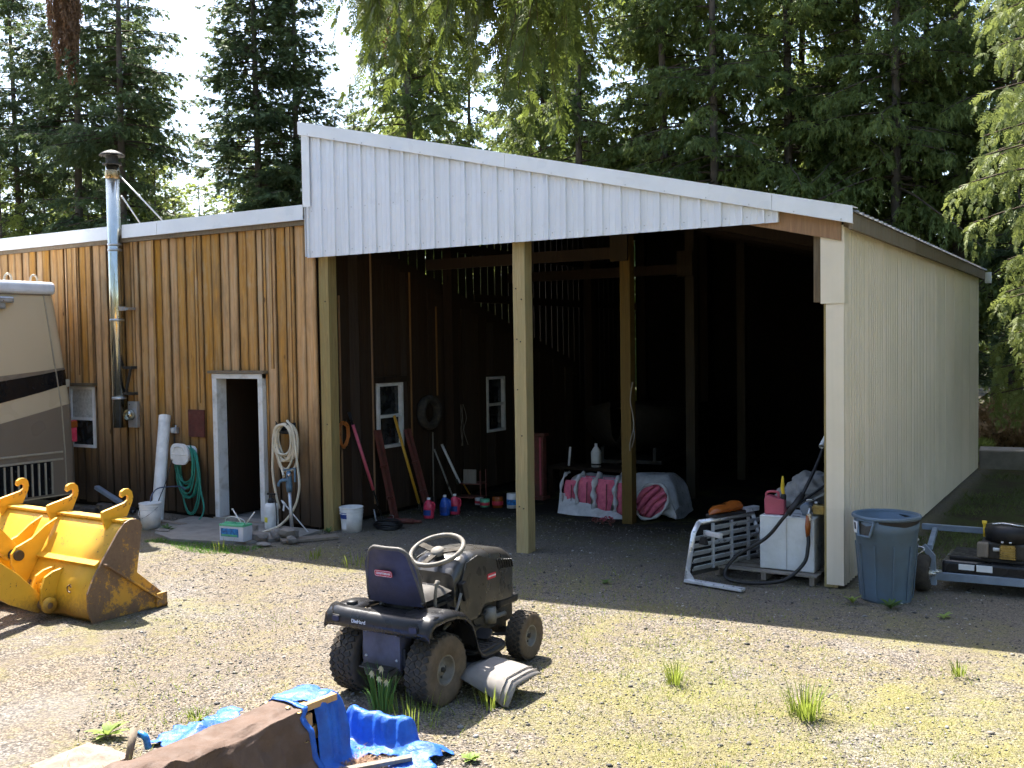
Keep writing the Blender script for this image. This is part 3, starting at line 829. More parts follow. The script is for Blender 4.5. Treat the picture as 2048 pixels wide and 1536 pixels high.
# --- side wall boards inside the lean-to
WIN1 = (11.52, 12.13, 0.98, 1.95); WIN2 = (14.46, 15.05, 0.98, 1.94)
y = 10.34; k = 0
while y < 17.5:
    w = rnd.choice([0.24, 0.27, 0.30, 0.22])
    spans = [(y, y + w)]
    for (a, b, c, d_) in (WIN1, WIN2):
        ns = []
        for p, q in spans:
            pts = sorted(set([p, q] + [e for e in (a, b) if p + 0.02 < e < q - 0.02]))
            ns += list(zip(pts[:-1], pts[1:]))
        spans = ns
    for p, q in spans:
        mid = (p + q) / 2
        hs = [(c, d_) for (a, b, c, d_) in (WIN1, WIN2) if a < mid < b]
        for z0, z1 in cut(0.05, rz(q) - 0.13, hs):
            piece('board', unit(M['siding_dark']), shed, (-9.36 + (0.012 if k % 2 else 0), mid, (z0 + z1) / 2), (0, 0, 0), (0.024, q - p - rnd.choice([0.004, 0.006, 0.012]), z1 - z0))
    y += w; k += 1
for by, z0, z1 in ((10.72, 0.3, 3.2), (11.42, 0.2, 3.9), (12.34, 0.9, 3.6), (13.02, 1.7, 3.1), (13.6, 2.1, 3.0)):
    piece('batten', unit(M['beam']), shed, (-9.325, by, (z0 + z1) / 2), (0, 0, 0), (0.018, 0.022, z1 - z0))
m = MB(); m.bx(-9.42, -9.39, 10.33, 17.5, 0, 2.0); 
m = MB()
def siderect(y0, y1, z0, z1): m.bx(-9.415, -9.385, y0, y1, z0, z1)
siderect(10.33, 11.52, 0, 3.8); siderect(11.52, 12.13, 0, 0.98); siderect(11.52, 12.13, 1.95, 3.6); siderect(12.13, 14.46, 0, 2.9); siderect(14.46, 15.05, 0, 0.98); siderect(14.46, 15.05, 1.94, 2.7); siderect(15.05, 17.5, 0, 1.95)
m.build('added_sheathing', M['dark_lining'], shed)  # added behind the side boards to stop light leaks
w1 = window(shed, (-9.40, 11.525, 0.985), (0, 1, 0), 0.60, 0.96, 0.47, 'pane', 'pane', depth=0.085)
window(shed, (-9.40, 14.465, 0.985), (0, 1, 0), 0.58, 0.95, 0.47, 'pane', 'pane', depth=0.085)
m = MB(); m.lathe([(0.0, 0.0), (0.022, 0.0), (0.022, 0.004), (0, 0.004)], 12, (-9.376, 11.62, 1.86), 'x'); m.build('sticker', M['white_print'], w1)
m = MB(); m.bx(-9.34, -9.28, 11.45, 12.2, 1.955, 2.04); m.build('window_head', M['beam_dark'], shed)

# clutter seen through the doorway
t = thing('shop_cart', 'dark steel workshop cart standing inside the shed doorway', 'cart', (-10.75, 11.25, 0.03))
m = MB()
for a in (-0.28, 0.28):
    for b in (-0.2, 0.2): m.bx(a - .015, a + .015, b - .015, b + .015, 0.06, 0.86)
m.build('frame', M['dark_steel'], t)
for z in (0.15, 0.5, 0.84):
    m = MB(); m.bx(-0.3, 0.3, -0.22, 0.22, z, z + 0.025); m.build('shelf', M['dark_steel'], t)
t = thing('cardboard_box', 'small grey carton on the lower shelf of the workshop cart', 'box', (-10.93, 11.13, 0.205))
m = MB(); m.bx(-.09, .09, -.08, .08, 0, 0.2); m.build('carton', pm('grey_card', (0.25, 0.24, 0.2), 0.9), t, bevel=0.004)
m = MB(); m.bx(-.092, .092, -.02, .02, 0.196, 0.203); m.build('tape', M['white_plastic'], t)
t = thing('tool_reel', 'small yellow tape reel on top of the workshop cart', 'reel', (-10.62, 11.1, 0.895))
m = MB(); m.lathe([(0.02, -0.02), (0.06, -0.02), (0.06, 0.02), (0.02, 0.02), (0.02, -0.02)], 14, (0, 0, 0.06), 'y'); m.build('rim', M['yellow_plastic'], t)
m = MB(); m.lathe([(0.0, -0.024), (0.022, -0.024), (0.022, 0.024), (0.0, 0.024)], 10, (0, 0, 0.06), 'y'); m.build('hub', M['black_plastic'], t)
# ================================================================ steel barn (open front)
barn = thing('pole_barn', 'open fronted barn with white ribbed steel gable and a single sloping roof', 'barn', (-5.9, 10.29, 0), world=True)
YB = 20.8
def roof_z(x): return 5.44 - (x + 9.46) * 0.238

PITCH = 0.2286
RIB = [(0.0, 0.0), (0.008, 0.026), (0.030, 0.026), (0.038, 0.0), (0.098, 0.0), (0.104, 0.004), (0.112, 0.004), (0.118, 0.0), (0.168, 0.0), (0.174, 0.004), (0.182, 0.004), (0.188, 0.0)]
RIB_SIDE = [(0.0, 0.0), (0.012, 0.022), (0.045, 0.022), (0.057, 0.0), (0.1143, 0.0), (0.1263, 0.022), (0.1593, 0.022), (0.1713, 0.0)]
def profile(a0, a1, RIB=RIB):
    """rib profile points between a0 and a1 (distance along wall, outward depth)"""
    pts = []; k = math.floor(a0 / PITCH) - 1
    while k * PITCH < a1:
        for p, d in RIB:
            a = k * PITCH + p
            if a0 - 1e-6 <= a <= a1 + 1e-6: pts.append((a, d))
        k += 1
    if not pts or pts[0][0] > a0 + 1e-4: pts.insert(0, (a0, 0.0))
    if pts[-1][0] < a1 - 1e-4: pts.append((a1, 0.0))
    return pts

def sheet(name, mat, pts, f_lo, f_hi, nrm, th=0.0012, parent=barn):
    """a ribbed steel sheet: pts (a, depth); f_lo / f_hi give the end points for a; nrm is the outward side"""
    m = MB(); n = Vector(nrm); lo = []; hi = []
    for a, d in pts:
        lo.append(Vector(f_lo(a)) + n * d); hi.append(Vector(f_hi(a)) + n * d)
    k = len(lo); vs = lo + hi + [p - n * th for p in lo] + [p - n * th for p in hi]
    fs = []
    for i in range(k - 1):
        fs.append((i, i + 1, k + i + 1, k + i)); fs.append((2 * k + i, 3 * k + i, 3 * k + i + 1, 2 * k + i + 1))
        fs.append((i, 2 * k + i, 2 * k + i + 1, i + 1)); fs.append((k + i, k + i + 1, 3 * k + i + 1, 3 * k + i))
    fs.append((0, k, 3 * k, 2 * k)); fs.append((k - 1, 3 * k - 1, 4 * k - 1, 2 * k - 1))
    m.add(vs, fs)
    return m.build(name, mat, parent)

# front gable sheets, lapped every three feet
x0 = -9.40; i = 0
while x0 < -3.04:
    x1 = min(x0 + 0.9144, -3.03)
    yy = YF - 0.10 - 0.0012 * (i % 2)
    sheet('gable_sheet', M['white_metal'], profile(x0, x1 + (0.012 if x1 < -3.04 else 0)), lambda a: (a, yy, 3.685), lambda a: (a, yy, roof_z(a) - 0.02), (0, -1, 0))
    x0 = x1; i += 1
# screw heads along the bottom and below the rake
scr = MB(); scr.lathe([(0.0, -0.006), (0.006, -0.005), (0.007, 0.0)], 8, (0, 0, 0), 'y'); screw_me = scr.mesh('screw', M['galv'])
sx = -9.30
while sx < -3.06:
    piece('screw', screw_me, barn, (sx, YF - 0.1015, 3.76))
    if roof_z(sx) > 4.55: piece('screw', screw_me, barn, (sx, YF - 0.1015, 4.30))
    sx += PITCH
# rake trim in three lengths
for a, b in ((-9.475, -6.245), (-6.24, -3.085), (-3.08, -2.29)):
    m = MB()
    for (w0, w1, yy0, yy1) in ((-0.125, 0.055, -0.150, -0.143),):
        vs = []
        for x_ in (a, b):
            zt = roof_z(x_)
            vs += [(x_, YF - 0.150, zt - 0.115), (x_, YF - 0.150, zt + 0.052), (x_, YF + 0.08, zt + 0.056), (x_, YF + 0.08, zt + 0.050), (x_, YF - 0.142, zt + 0.046), (x_, YF - 0.142, zt - 0.109), (x_, YF - 0.118, zt - 0.112), (x_, YF - 0.118, zt - 0.118)]
        n = 8
        fs = [tuple(range(n)), tuple(range(n, 2 * n))[::-1]] + [(i_, (i_ + 1) % n, n + (i_ + 1) % n, n + i_) for i_ in range(n)]
        m.add(vs, fs)
    tr = m.build('rake_trim', M['trim'], barn)
for sx in [-9.3 + 0.46 * k for k in range(16)]:
    if sx < -2.35: piece('screw', screw_me, barn, (sx, YF - 0.1505, roof_z(sx) - 0.095))
# corner trims
m = MB(); m.bx(-9.43, -9.30, YF - 0.127, YF - 0.122, 4.36, roof_z(-9.43) - 0.1); m.bx(-9.435, -9.43, YF - 0.127, YF + 0.06, 4.36, roof_z(-9.43) - 0.05); m.build('corner_trim', M['trim'], barn)
m = MB(); m.bx(-9.412, -9.406, YF - 0.122, YF + 0.05, 3.70, 4.36); m.build('end_trim', M['trim'], barn)
m = MB(); m.bx(-3.045, -3.03, YF - 0.125, YF - 0.05, 3.69, roof_z(-3.04) - 0.12); m.build('end_trim', M['trim'], barn)
# right front corner: steel wrap in three lapped lengths over a post
for z0, z1, o in ((0.03, 0.80, 0.0), (0.80, 2.86, 0.003), (2.85, 3.62, 0.012)):
    m = MB(); m.bx(-2.575 - (0.05 if z0 > 2.8 else 0.0), -2.405 + o, YF - 0.035 - o, YF - 0.030 - o, z0, z1); m.bx(-2.41 + o, -2.405 + o, YF - 0.030 - o, YF + 0.10, z0, z1); m.build('corner_wrap', M['side_metal'], barn)
m = MB(); m.bx(-2.70, -2.63, YF - 0.02, YF + 0.10, 2.87, 3.62); m.build('post_block', M['fascia_wood'], barn)
m = MB(); m.bx(-2.60, -2.47, YF - 0.022, YF + 0.14, 0, 3.6); m.build('post', M['post'], barn)

# posts
def post(x, y, z1, w=0.165, mat='post'):
    m = MB()
    n = 10; P = []
    for i in range(n):
        z = -0.05 + (z1 + 0.05) * i / (n - 1)
        dx, dy = rnd.uniform(-.003, .003), rnd.uniform(-.003, .003)
        c = 0.006
        ring = []
        for a, b in ((-1, -1), (1, -1), (1, 1), (-1, 1)):
            ring.append((x + dx + a * w / 2, y + dy + b * w / 2, z))
        P.append(ring + [ring[0]])
    m.grid(P, smooth=False)
    return m.build('post', M[mat], barn)
post(-9.215, 10.375, 3.72); p_mid = post(-6.165, 10.375, 3.72)
bl = MB(); bl.lathe([(0, -0.004), (0.009, -0.004), (0.009, 0.001)], 8, (0, 0, 0), 'y'); bolt_me = bl.mesh('bolt', M['dark_steel'])
for bx_, bz in ((-6.205, 3.15), (-6.13, 3.02), (-6.20, 2.55), (-6.15, 2.52), (-6.2, 0.55), (-6.14, 0.53), (-6.15, 1.4), (-6.2, 1.95), (-9.2, 1.45), (-9.19, 3.1)):
    piece('bolt', bolt_me, barn, (bx_, 10.2905, bz))
for yy in (12.75, 15.15, 17.6, 20.2):
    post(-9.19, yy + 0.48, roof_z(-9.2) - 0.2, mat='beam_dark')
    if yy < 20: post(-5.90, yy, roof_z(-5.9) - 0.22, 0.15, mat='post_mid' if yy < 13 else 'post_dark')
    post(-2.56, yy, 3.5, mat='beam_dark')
post(-7.6, 20.3, 4.7, mat='beam_dark')
# front header and rafter behind the steel
m = MB(); m.bx(-9.3, -2.62, YF + 0.0, YF + 0.045, 3.70, 3.73); m.build('header_cleat', M['beam_dark'], barn)
m = MB()
def raf(m, y, x0, x1, dz0, dz1, w=0.045):
    vs = []
    for x_ in (x0, x1):
        for yy in (y - w / 2, y + w / 2):
            for dz in (dz0, dz1): vs.append((x_, yy, roof_z(x_) + dz))
    m.add(vs, [(0, 1, 3, 2), (4, 6, 7, 5), (0, 4, 5, 1), (2, 3, 7, 6), (0, 2, 6, 4), (1, 5, 7, 3)])
raf(m, YF - 0.045, -9.40, -2.42, -0.30, -0.03, 0.05); m.build('rafter', M['beam'], barn)
for yy in (12.66, 15.06, 17.5, 20.4):
    m = MB(); raf(m, yy, -9.38, -2.45, -0.34, -0.06, 0.06); m.build('rafter', M['beam_dark'], barn)
# cross beams and knee blocks
for yy, z0 in ((12.62, 3.64), (15.02, 3.55)):
    m = MB(); m.bx(-9.2, -5.9, yy - 0.03, yy + 0.03, z0, z0 + 0.16); m.build('cross_beam', M['beam_dark'], barn)
    m = MB(); m.bx(-6.06, -5.80, yy - 0.07, yy - 0.035, z0 - 0.04, z0 + 0.36); m.build('splice_block', M['post_dark'], barn)
# purlins under the roof
for i in range(9):
    px = -9.2 + i * 0.83
    m = MB(); m.bx(px - 0.02, px + 0.02, YF - 0.01, YB - 0.05, roof_z(px) - 0.075, roof_z(px) - 0.012); m.build('purlin', M['beam_dark'], barn)
# roof sheets: ribs run down the slope
y0 = YF - 0.13; i = 0
nrm_r = Vector((0.238, 0, 1)).normalized()
while y0 < YB + 0.05:
    y1 = min(y0 + 0.9144, YB + 0.1)
    o = 0.0013 * (i % 2)
    sheet('roof_sheet', M['roof_metal'], profile(y0, y1 + 0.01), lambda a: (-9.47, a, roof_z(-9.47) + o), lambda a: (-2.27, a, roof_z(-2.27) + o), nrm_r)
    y0 = y1; i += 1
m = MB(); 
vs = [(-9.46, YF + .1, roof_z(-9.46) - 0.010), (-2.4, YF + .1, roof_z(-2.4) - 0.010), (-2.4, YB, roof_z(-2.4) - 0.010), (-9.46, YB, roof_z(-9.46) - 0.010)]
vs += [(a, b, c + 0.006) for a, b, c in vs]
m.add(vs, [(0, 3, 2, 1), (4, 5, 6, 7), (0, 1, 5, 4), (1, 2, 6, 5), (2, 3, 7, 6), (3, 0, 4, 7)]); m.build('added_roof_lining', M['dark_lining'], barn)  # dark layer added under the roof steel to keep the barn dim
# eave board along the right side in three lengths, little end trim
for a, b in ((YF - 0.12, 13.6), (13.605, 17.2), (17.205, YB + 0.02)):
    m = MB(); m.bx(-2.335, -2.295, a, b, 3.565, 3.725); m.build('eave_board', M['fascia_wood'], barn)
m = MB(); m.bx(-2.30, -2.20, YB + 0.02, YB + 0.16, 3.50, 3.70); m.build('end_trim', M['trim'], barn)
m = MB(); m.bx(-2.40, -2.34, YF - 0.05, YB, 3.60, 3.70); m.build('soffit_board', M['fascia_wood'], barn)
# right wall sheets
y0 = YF + 0.02; i = 0
while y0 < YB:
    y1 = min(y0 + 0.9144, YB)
    xx = -2.415 + 0.0013 * (i % 2)
    sheet('wall_sheet', M['side_metal'], profile(y0, y1 + 0.01, RIB_SIDE), lambda a: (xx, a, 0.03), lambda a: (xx, a, 3.60), (1, 0, 0))
    y0 = y1; i += 1
scr = MB(); scr.lathe([(0.0, 0.005), (0.006, 0.004), (0.007, 0.0)], 8, (0, 0, 0), 'x'); screw_side = scr.mesh('screw', M['dark_steel'])
for k in range(10): piece('screw', screw_side, barn, (-2.414, YF + 0.24 + k * PITCH, 2.09))
for k, yy in enumerate((11.0, 12.4, 13.9, 14.8)): piece('screw', screw_side, barn, (-2.414, yy, 0.85 + 0.01 * k))
m = MB(); m.bx(-2.46, -2.43, YF + 0.15, YB, 0.02, 3.5); m.build('added_wall_lining', M['dark_lining'], barn)  # unseen dark layer added so the steel reflects no light inside
m = MB(); m.bx(-9.40, -2.42, YB - 0.03, YB, 0.0, 3.55); m.prism([(-9.40, 3.55), (-2.42, 3.55), (-2.42, roof_z(-2.42) - .02), (-9.40, roof_z(-9.4) - .02)], 0.03, (0, YB - 0.015, 0)); m.build('back_wall', M['dark_lining'], barn)
# upper left wall: spaced boards, daylight between them
yy = 10.42
while yy < YB - 0.1:
    zlo = max(rz(min(yy, 17.6)) + 0.0, 2.0) if yy < 17.2 else 0.0
    zhi = roof_z(-9.42) - 0.03
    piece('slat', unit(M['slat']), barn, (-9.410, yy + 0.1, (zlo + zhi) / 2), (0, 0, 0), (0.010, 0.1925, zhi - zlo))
    piece('slat', unit(M['slat']), barn, (-9.457, yy + 0.166, (zlo + zhi) / 2), (0, 0, 0), (0.010, 0.1925, zhi - zlo))  # offset second layer added so the gaps let no direct sun in
    yy += 0.2245
for gz in (4.0, 4.75, 3.2):
    y_a = 10.45 if gz > 3.9 else 14.2
    m = MB(); m.bx(-9.402, -9.365, y_a, YB, gz, gz + 0.14); m.build('girt', M['beam_dark'], barn)
# hanging branch-like rope on the inner post
t = thing('rope', 'thin grey rope end hanging from the inner post', 'rope', (-5.79, 12.66, 1.2))
m = MB(); m.tube(spline([(0.0, 0, 0.75), (-0.03, -0.01, 0.5), (0.0, 0.0, 0.3), (0.01, 0, 0.12), (-0.04, -0.01, -0.08), (-0.05, 0, -0.2)], 6), 0.009, 6); m.build('strand', M['plank'], t)
m = MB(); m.tube(spline([(0.01, 0, 0.12), (0.02, 0, 0.0), (-0.02, 0, -0.15)], 6), 0.007, 6); m.build('loose_end', M['plank'], t)
# ================================================================ motorhome (its end shows at the left edge)
rv = thing('motorhome', 'tan and brown motorhome with a black swoosh stripe at the left edge', 'motorhome', (-15.35, 6.0, 0), world=True)
RX = -14.1
def prof_y(z):            # outline of the end, from the photo: leans in towards the roof
    pts = [(0.25, 9.97), (0.6, 9.975), (1.1, 9.965), (1.72, 9.93), (2.19, 9.86), (2.81, 9.77), (3.35, 9.68), (3.5, 9.6)]
    for (a, b), (c, d) in zip(pts[:-1], pts[1:]):
        if a <= z <= c: return b + (d - b) * (z - a) / (c - a)
    return pts[0][1] if z < 0.25 else pts[-1][1]
zs = [0.25, 0.45, 0.7, 0.9, 1.1, 1.4, 1.72, 2.0, 2.3, 2.6, 2.9, 3.2, 3.38]
body = MB(); P = []
for z in zs:
    ye = prof_y(z); row = [(RX, 3.6, z), (RX, 8.0, z)]
    for k in range(0, 7):
        a = math.pi / 2 * k / 6
        row.append((RX - 0.16 + 0.16 * math.cos(a), ye - 0.16 + 0.16 * math.sin(a), z))
    row += [(RX - 1.2, ye + 0.03, z), (RX - 2.34, ye, z), (RX - 2.5, ye - 0.16, z), (RX - 2.5, 3.6, z)]
    P.append(row)
body.grid(P)
n_ = len(P[0])
body.add([p for p in P[-1]], [tuple(range(n_))]); body.add([p for p in P[0]], [tuple(range(n_))[::-1]])
body.add([P[0][0], P[0][-1], P[-1][-1], P[-1][0]], [(0, 1, 2, 3)])
rv_body = body.build('body', M['rv_tan'], rv)
def rv_band(name, mat, zfun_lo, zfun_hi, y0=5.0, off=0.004, parent=None):
    """a painted band that wraps the side and the rounded corner"""
    m = MB(); P = []
    S = []
    for k in range(13): S.append(('s', y0 + (9.80 - y0) * k / 12))
    for k in range(1, 7): S.append(('c', k / 6))
    for kind, v in S:
        row = []
        for t_ in np.linspace(0, 1, 7):
            if kind == 's': yv = v
            else: yv = 9.80 + 0.14 * v
            z = zfun_lo(yv) + (zfun_hi(yv) - zfun_lo(yv)) * t_
            ye = prof_y(z)
            if kind == 's':
                row.append((RX + off, min(v, ye - 0.16) if v > ye - 0.16 else v, z))
            else:
                a = math.pi / 2 * v
                row.append((RX - 0.16 + (0.16 + off) * math.cos(a), ye - 0.16 + (0.16 + off) * math.sin(a), z))
        P.append(row)
    m.grid(P); return m.build(name, mat, parent or rv_body)
rv_band('lower_paint', M['rv_brown'], lambda y: 0.27, lambda y: 1.43 + (y - 8.68) * 0.20)
rv_band('black_stripe', M['rv_black'], lambda y: 1.73 + (y - 8.68) * 0.20, lambda y: 2.05 + (y - 8.68) * 0.125, off=0.007)
rv_band('stripe_edge', M['rv_brown'], lambda y: 2.05 + (y - 8.68) * 0.125, lambda y: 2.13 + (y - 8.68) * 0.085, off=0.0055)
# roof cap and awning bracket
m = MB(); m.bx(RX - 2.45, RX + 0.05, 3.6, 9.66, 3.345, 3.545); m.build('roof_cap', M['rv_white'], rv, bevel=0.07, segs=4)
m = MB(); m.bx(RX - 0.02, RX + 0.012, 3.6, 9.58, 3.335, 3.372); m.build('drip_rail', M['rv_brown'], rv)
m = MB(); m.bx(RX, RX + 0.10, 8.1, 8.93, 3.21, 3.30); m.bx(RX, RX + 0.07, 8.2, 8.82, 3.12, 3.215); m.build('awning_end', M['galv'], rv, bevel=0.02)
for yy in (9.0, 9.42):
    m = MB(); m.tube(spline([(RX - 0.25, yy, 3.5), (RX - 0.25, yy + .01, 3.62), (RX - 0.25, yy + 0.06, 3.66), (RX - 0.25, yy + 0.11, 3.62), (RX - 0.25, yy + 0.12, 3.5)], 5), 0.016, 8); m.build('ladder_hoop', M['rv_trim'], rv)
# seam, corner moulding, tail light, grille
m = MB()
for (ya, za), (yb, zb) in (((9.46, 3.33), (9.70, 1.62)), ((9.70, 1.62), (9.735, 0.95)), ((9.735, 0.95), (9.745, 0.3))):
    m.bar((RX + 0.006, ya, za), (RX + 0.006, yb, zb), 0.012, 0.035, (1, 0, 0))
m.build('seam_moulding', M['rv_trim'], rv)
m = MB(); m.bx(RX - 0.03, RX + 0.013, 8.66, 8.69, 1.25, 3.3); m.build('door_seam', M['rv_brown'], rv)
tl = MB(); tl.bx(RX - 0.10, RX - 0.02, prof_y(1.2) - 0.09, prof_y(1.2) + 0.025, 1.06, 1.40); tail = tl.build('tail_light', M['fluid_red'], rv, bevel=0.015)
tl = MB(); tl.bx(RX - 0.095, RX - 0.015, prof_y(1.2) - 0.085, prof_y(1.2) + 0.03, 1.28, 1.39); tl.build('amber_lens', M['amber'], tail, bevel=0.01)
tl = MB(); tl.bx(RX - 0.09, RX - 0.01, prof_y(1.9) - 0.10, prof_y(1.9) - 0.03, 1.93, 2.05); tl.build('marker_lamp', M['rv_trim'], rv, bevel=0.008)
for z in (0.93, 0.82):
    m = MB(); m.bx(RX, RX + 0.02, 7.2, 9.70, z - 0.014, z + 0.014); m.build('rub_rail', M['rv_trim'], rv, bevel=0.004)
m = MB(); m.bx(RX + 0.001, RX + 0.010, 7.2, 9.50, 0.30, 0.80); gr = m.build('grille', M['rv_black'], rv)
yy = 7.3
while yy < 9.5:
    m = MB(); m.bx(RX + 0.008, RX + 0.03, yy - 0.012, yy + 0.012, 0.30, 0.79); m.build('grille_bar', M['rv_trim'], gr); yy += 0.11
for yy in (4.9, 8.6):
    m = MB(); m.lathe([(0.0, -0.1), (0.3, -0.1), (0.40, -0.07), (0.42, 0.0), (0.40, 0.07), (0.3, 0.1), (0, 0.1)], 24, (RX - 0.35, yy, 0.42), 'x'); m.build('wheel', M['rubber'], rv)
    m = MB(); m.lathe([(0.0, -0.1), (0.3, -0.1), (0.40, -0.07), (0.42, 0.0), (0.40, 0.07), (0.3, 0.1), (0, 0.1)], 24, (RX - 2.2, yy, 0.42), 'x'); m.build('wheel', M['rubber'], rv)

# ================================================================ yellow loader bucket with its arm
bk = thing('loader_bucket', 'yellow front loader bucket with three hooks on its top edge, resting on the gravel', 'bucket', (-8.04, 5.75, 0), -0.02)
W = 2.15
# local: x = right along the cutting edge, y = forward (to the opening); right end plate at x = 0
plate = [(0.03, 0.0), (-0.01, 0.12), (-0.015, 0.28), (0.06, 0.43), (0.175, 0.59), (0.33, 0.80), (0.40, 0.87), (0.46, 0.895), (0.53, 0.89), (0.575, 0.86), (0.59, 0.82), (0.52, 0.38), (0.79, 0.14), (0.79, 0.0)]
for xo in (-0.013, -W + 0.013):
    m = MB(); m.prism(plate, 0.024, (xo, 0, 0), (0, 1, 0), (0, 0, 1)); sp = m.build('side_plate', M['rusty'], bk, bevel=0.004)
m = MB(); m.bar((0.006, 0.15, 0.53), (0.006, 0.74, 0.08), 0.016, 0.11, (1, 0, 0)); m.build('side_stiffener', M['rusty'], bk, bevel=0.004)
m = MB(); m.bx(-W - 0.02, 0.03, 0.74, 0.84, 0.0, 0.03); m.bx(-0.03, 0.03, 0.71, 0.835, 0.0, 0.135); m.build('cutting_edge', M['rusty'], bk, bevel=0.006)
# shell: swept section
sec = [(0.78, 0.02), (0.05, 0.012), (0.005, 0.06), (0.0, 0.16), (0.01, 0.28), (0.05, 0.39), (0.105, 0.47), (0.14, 0.52), (0.15, 0.545), (0.24, 0.665), (0.33, 0.785), (0.39, 0.850), (0.43, 0.872), (0.52, 0.872)]
m = MB(); P = []
for i in range(7):
    xx = -W + 0.03 + (W - 0.06) * i / 6
    P.append([(xx, a, b) for a, b in sec])
m.grid(P)
shell = m.build('shell', M['yellow'], bk, solid=0.014)
m = MB(); m.bar((-W + 0.02, 0.455, 0.882), (-0.027, 0.455, 0.882), 0.13, 0.026); m.build('top_lip', M['yellow'], bk, bevel=0.004)
m = MB(); m.bar((-W + 0.03, 0.118, 0.535), (-0.03, 0.118, 0.535), 0.06, 0.018, (0, -0.6, 1)); m.build('step_plate', M['yellow'], bk)
# hooks
hook = [(0.0, 0.0), (0.27, 0.0), (0.335, 0.135), (0.345, 0.18), (0.335, 0.235), (0.30, 0.265), (0.255, 0.268), (0.215, 0.245), (0.205, 0.205), (0.225, 0.185), (0.25, 0.20), (0.275, 0.205), (0.293, 0.185), (0.285, 0.155), (0.25, 0.135), (0.02, 0.085), (0.0, 0.075)]
hm = MB(); hm.prism(hook, 0.035, (0, 0, 0), (0, 1, 0), (0, 0, 1)); hook_me = hm.mesh('hook', M['yellow'], bevel=0.004)
for hx in (-0.21, -1.07, -1.93):
    piece('hook', hook_me, bk, (hx, 0.30, 0.893))
    f = MB(); f.prism([(0.0, 0.0), (0.13, 0.0), (0.05, -0.16)], 0.03, (hx, 0.31, 0.893), (0, 1, 0), (0, 0, 1)); f.build('hook_gusset', M['yellow'], bk)
# arm ears (two pairs) on the back
ear = [(0.33, 0.86), (0.20, 0.80), (0.06, 0.70), (-0.10, 0.64), (-0.155, 0.58), (-0.155, 0.48), (-0.10, 0.36), (-0.02, 0.28), (0.06, 0.40), (0.14, 0.55)]
lug = [(0.10, 0.46), (-0.02, 0.44), (-0.10, 0.40), (-0.14, 0.30), (-0.15, 0.16), (-0.12, 0.085), (-0.06, 0.065), (0.02, 0.08), (0.02, 0.3)]
for xo in (-0.52, -0.66, -1.50, -1.64):
    m = MB(); m.prism(lug, 0.03, (xo, 0, 0), (0, 1, 0), (0, 0, 1)); m.build('lower_lug', M['yellow'], bk, bevel=0.004)
for xo in (-0.96, -1.20):
    m = MB(); m.prism(ear, 0.032, (xo, 0, 0), (0, 1, 0), (0, 0, 1)); m.build('tilt_ear', M['yellow'], bk, bevel=0.004)
for xc in (-0.59, -1.57):
    m = MB(); m.lathe([(0.0, -0.13), (0.055, -0.13), (0.055, 0.13), (0.0, 0.13)], 18, (xc, -0.09, 0.14), 'x'); m.build('pivot_pin', M['rusty'], bk)
    m = MB(); m.lathe([(0.03, 0.10), (0.075, 0.10), (0.075, 0.135), (0.03, 0.135)], 18, (xc, -0.09, 0.14), 'x'); m.build('pin_collar', M['yellow'], bk)
m = MB(); m.cyl((-1.24, -0.09, 0.56), (-0.92, -0.09, 0.56), 0.05, 16); m.build('tilt_pin', M['dark_steel'], bk)
m = MB(); m.bx(-0.66, -0.52, -0.06, 0.05, 0.33, 0.355); m.bx(-0.66, -0.52, -0.09, -0.07, 0.20, 0.33); m.build('lug_web', M['yellow'], bk)
# lifting arm plates and tilt link running back out of the frame
m = MB()
for xo in (-0.60, -1.56):
    m.prism([(-0.05, 0.17), (-0.13, 0.06), (-0.40, 0.20), (-0.95, 0.62), (-1.6, 0.95), (-2.2, 0.97), (-2.2, 1.22), (-1.5, 1.22), (-0.85, 0.92), (-0.30, 0.45)], 0.045, (xo, 0, 0), (0, 1, 0), (0, 0, 1))
m.build('lift_arm', M['yellow'], bk, bevel=0.006)
m = MB(); m.prism([(-0.04, 0.52), (-0.12, 0.50), (-0.55, 0.98), (-0.72, 1.28), (-0.60, 1.36), (-0.45, 1.26), (-0.36, 1.02), (-0.02, 0.62)], 0.09, (-1.08, 0, 0), (0, 1, 0), (0, 0, 1)); m.build('tilt_link', M['yellow'], bk, bevel=0.008)
m = MB(); m.cyl((-1.32, -0.1, 0.55), (-1.32, -0.95, 1.0), 0.028, 12); m.cyl((-1.32, -0.5, 0.76), (-1.32, -1.3, 1.18), 0.05, 12); m.build('tilt_cylinder', M['yellow'], bk)
# painted ring hook and weld letters
m = MB(); m.tube([(-0.28 + 0.032 * math.cos(a), -0.008 + 0.0 * a, 0.30 + 0.032 * math.sin(a)) for a in np.linspace(0.6, 5.2, 14)], 0.007, 6); m.tube([(-0.27, -0.012, 0.335), (-0.24, -0.02, 0.35)], 0.007, 6); m.build('ring_hook', M['rusty'], bk)
# loader body stub behind the arm (outside the frame): keeps the bucket joined to something
m = MB(); m.bx(-1.75, -0.45, -3.4, -2.1, 0.7, 1.35); m.build('loader_frame', M['yellow'], bk, bevel=0.03)
for xo in (-0.35, -1.85):
    m = MB(); m.lathe([(0.0, -0.18), (0.35, -0.18), (0.52, -0.14), (0.56, 0.0), (0.52, 0.14), (0.35, 0.18), (0, 0.18)], 24, (xo, -2.9, 0.56), 'x'); m.build('wheel', M['rubber'], bk)

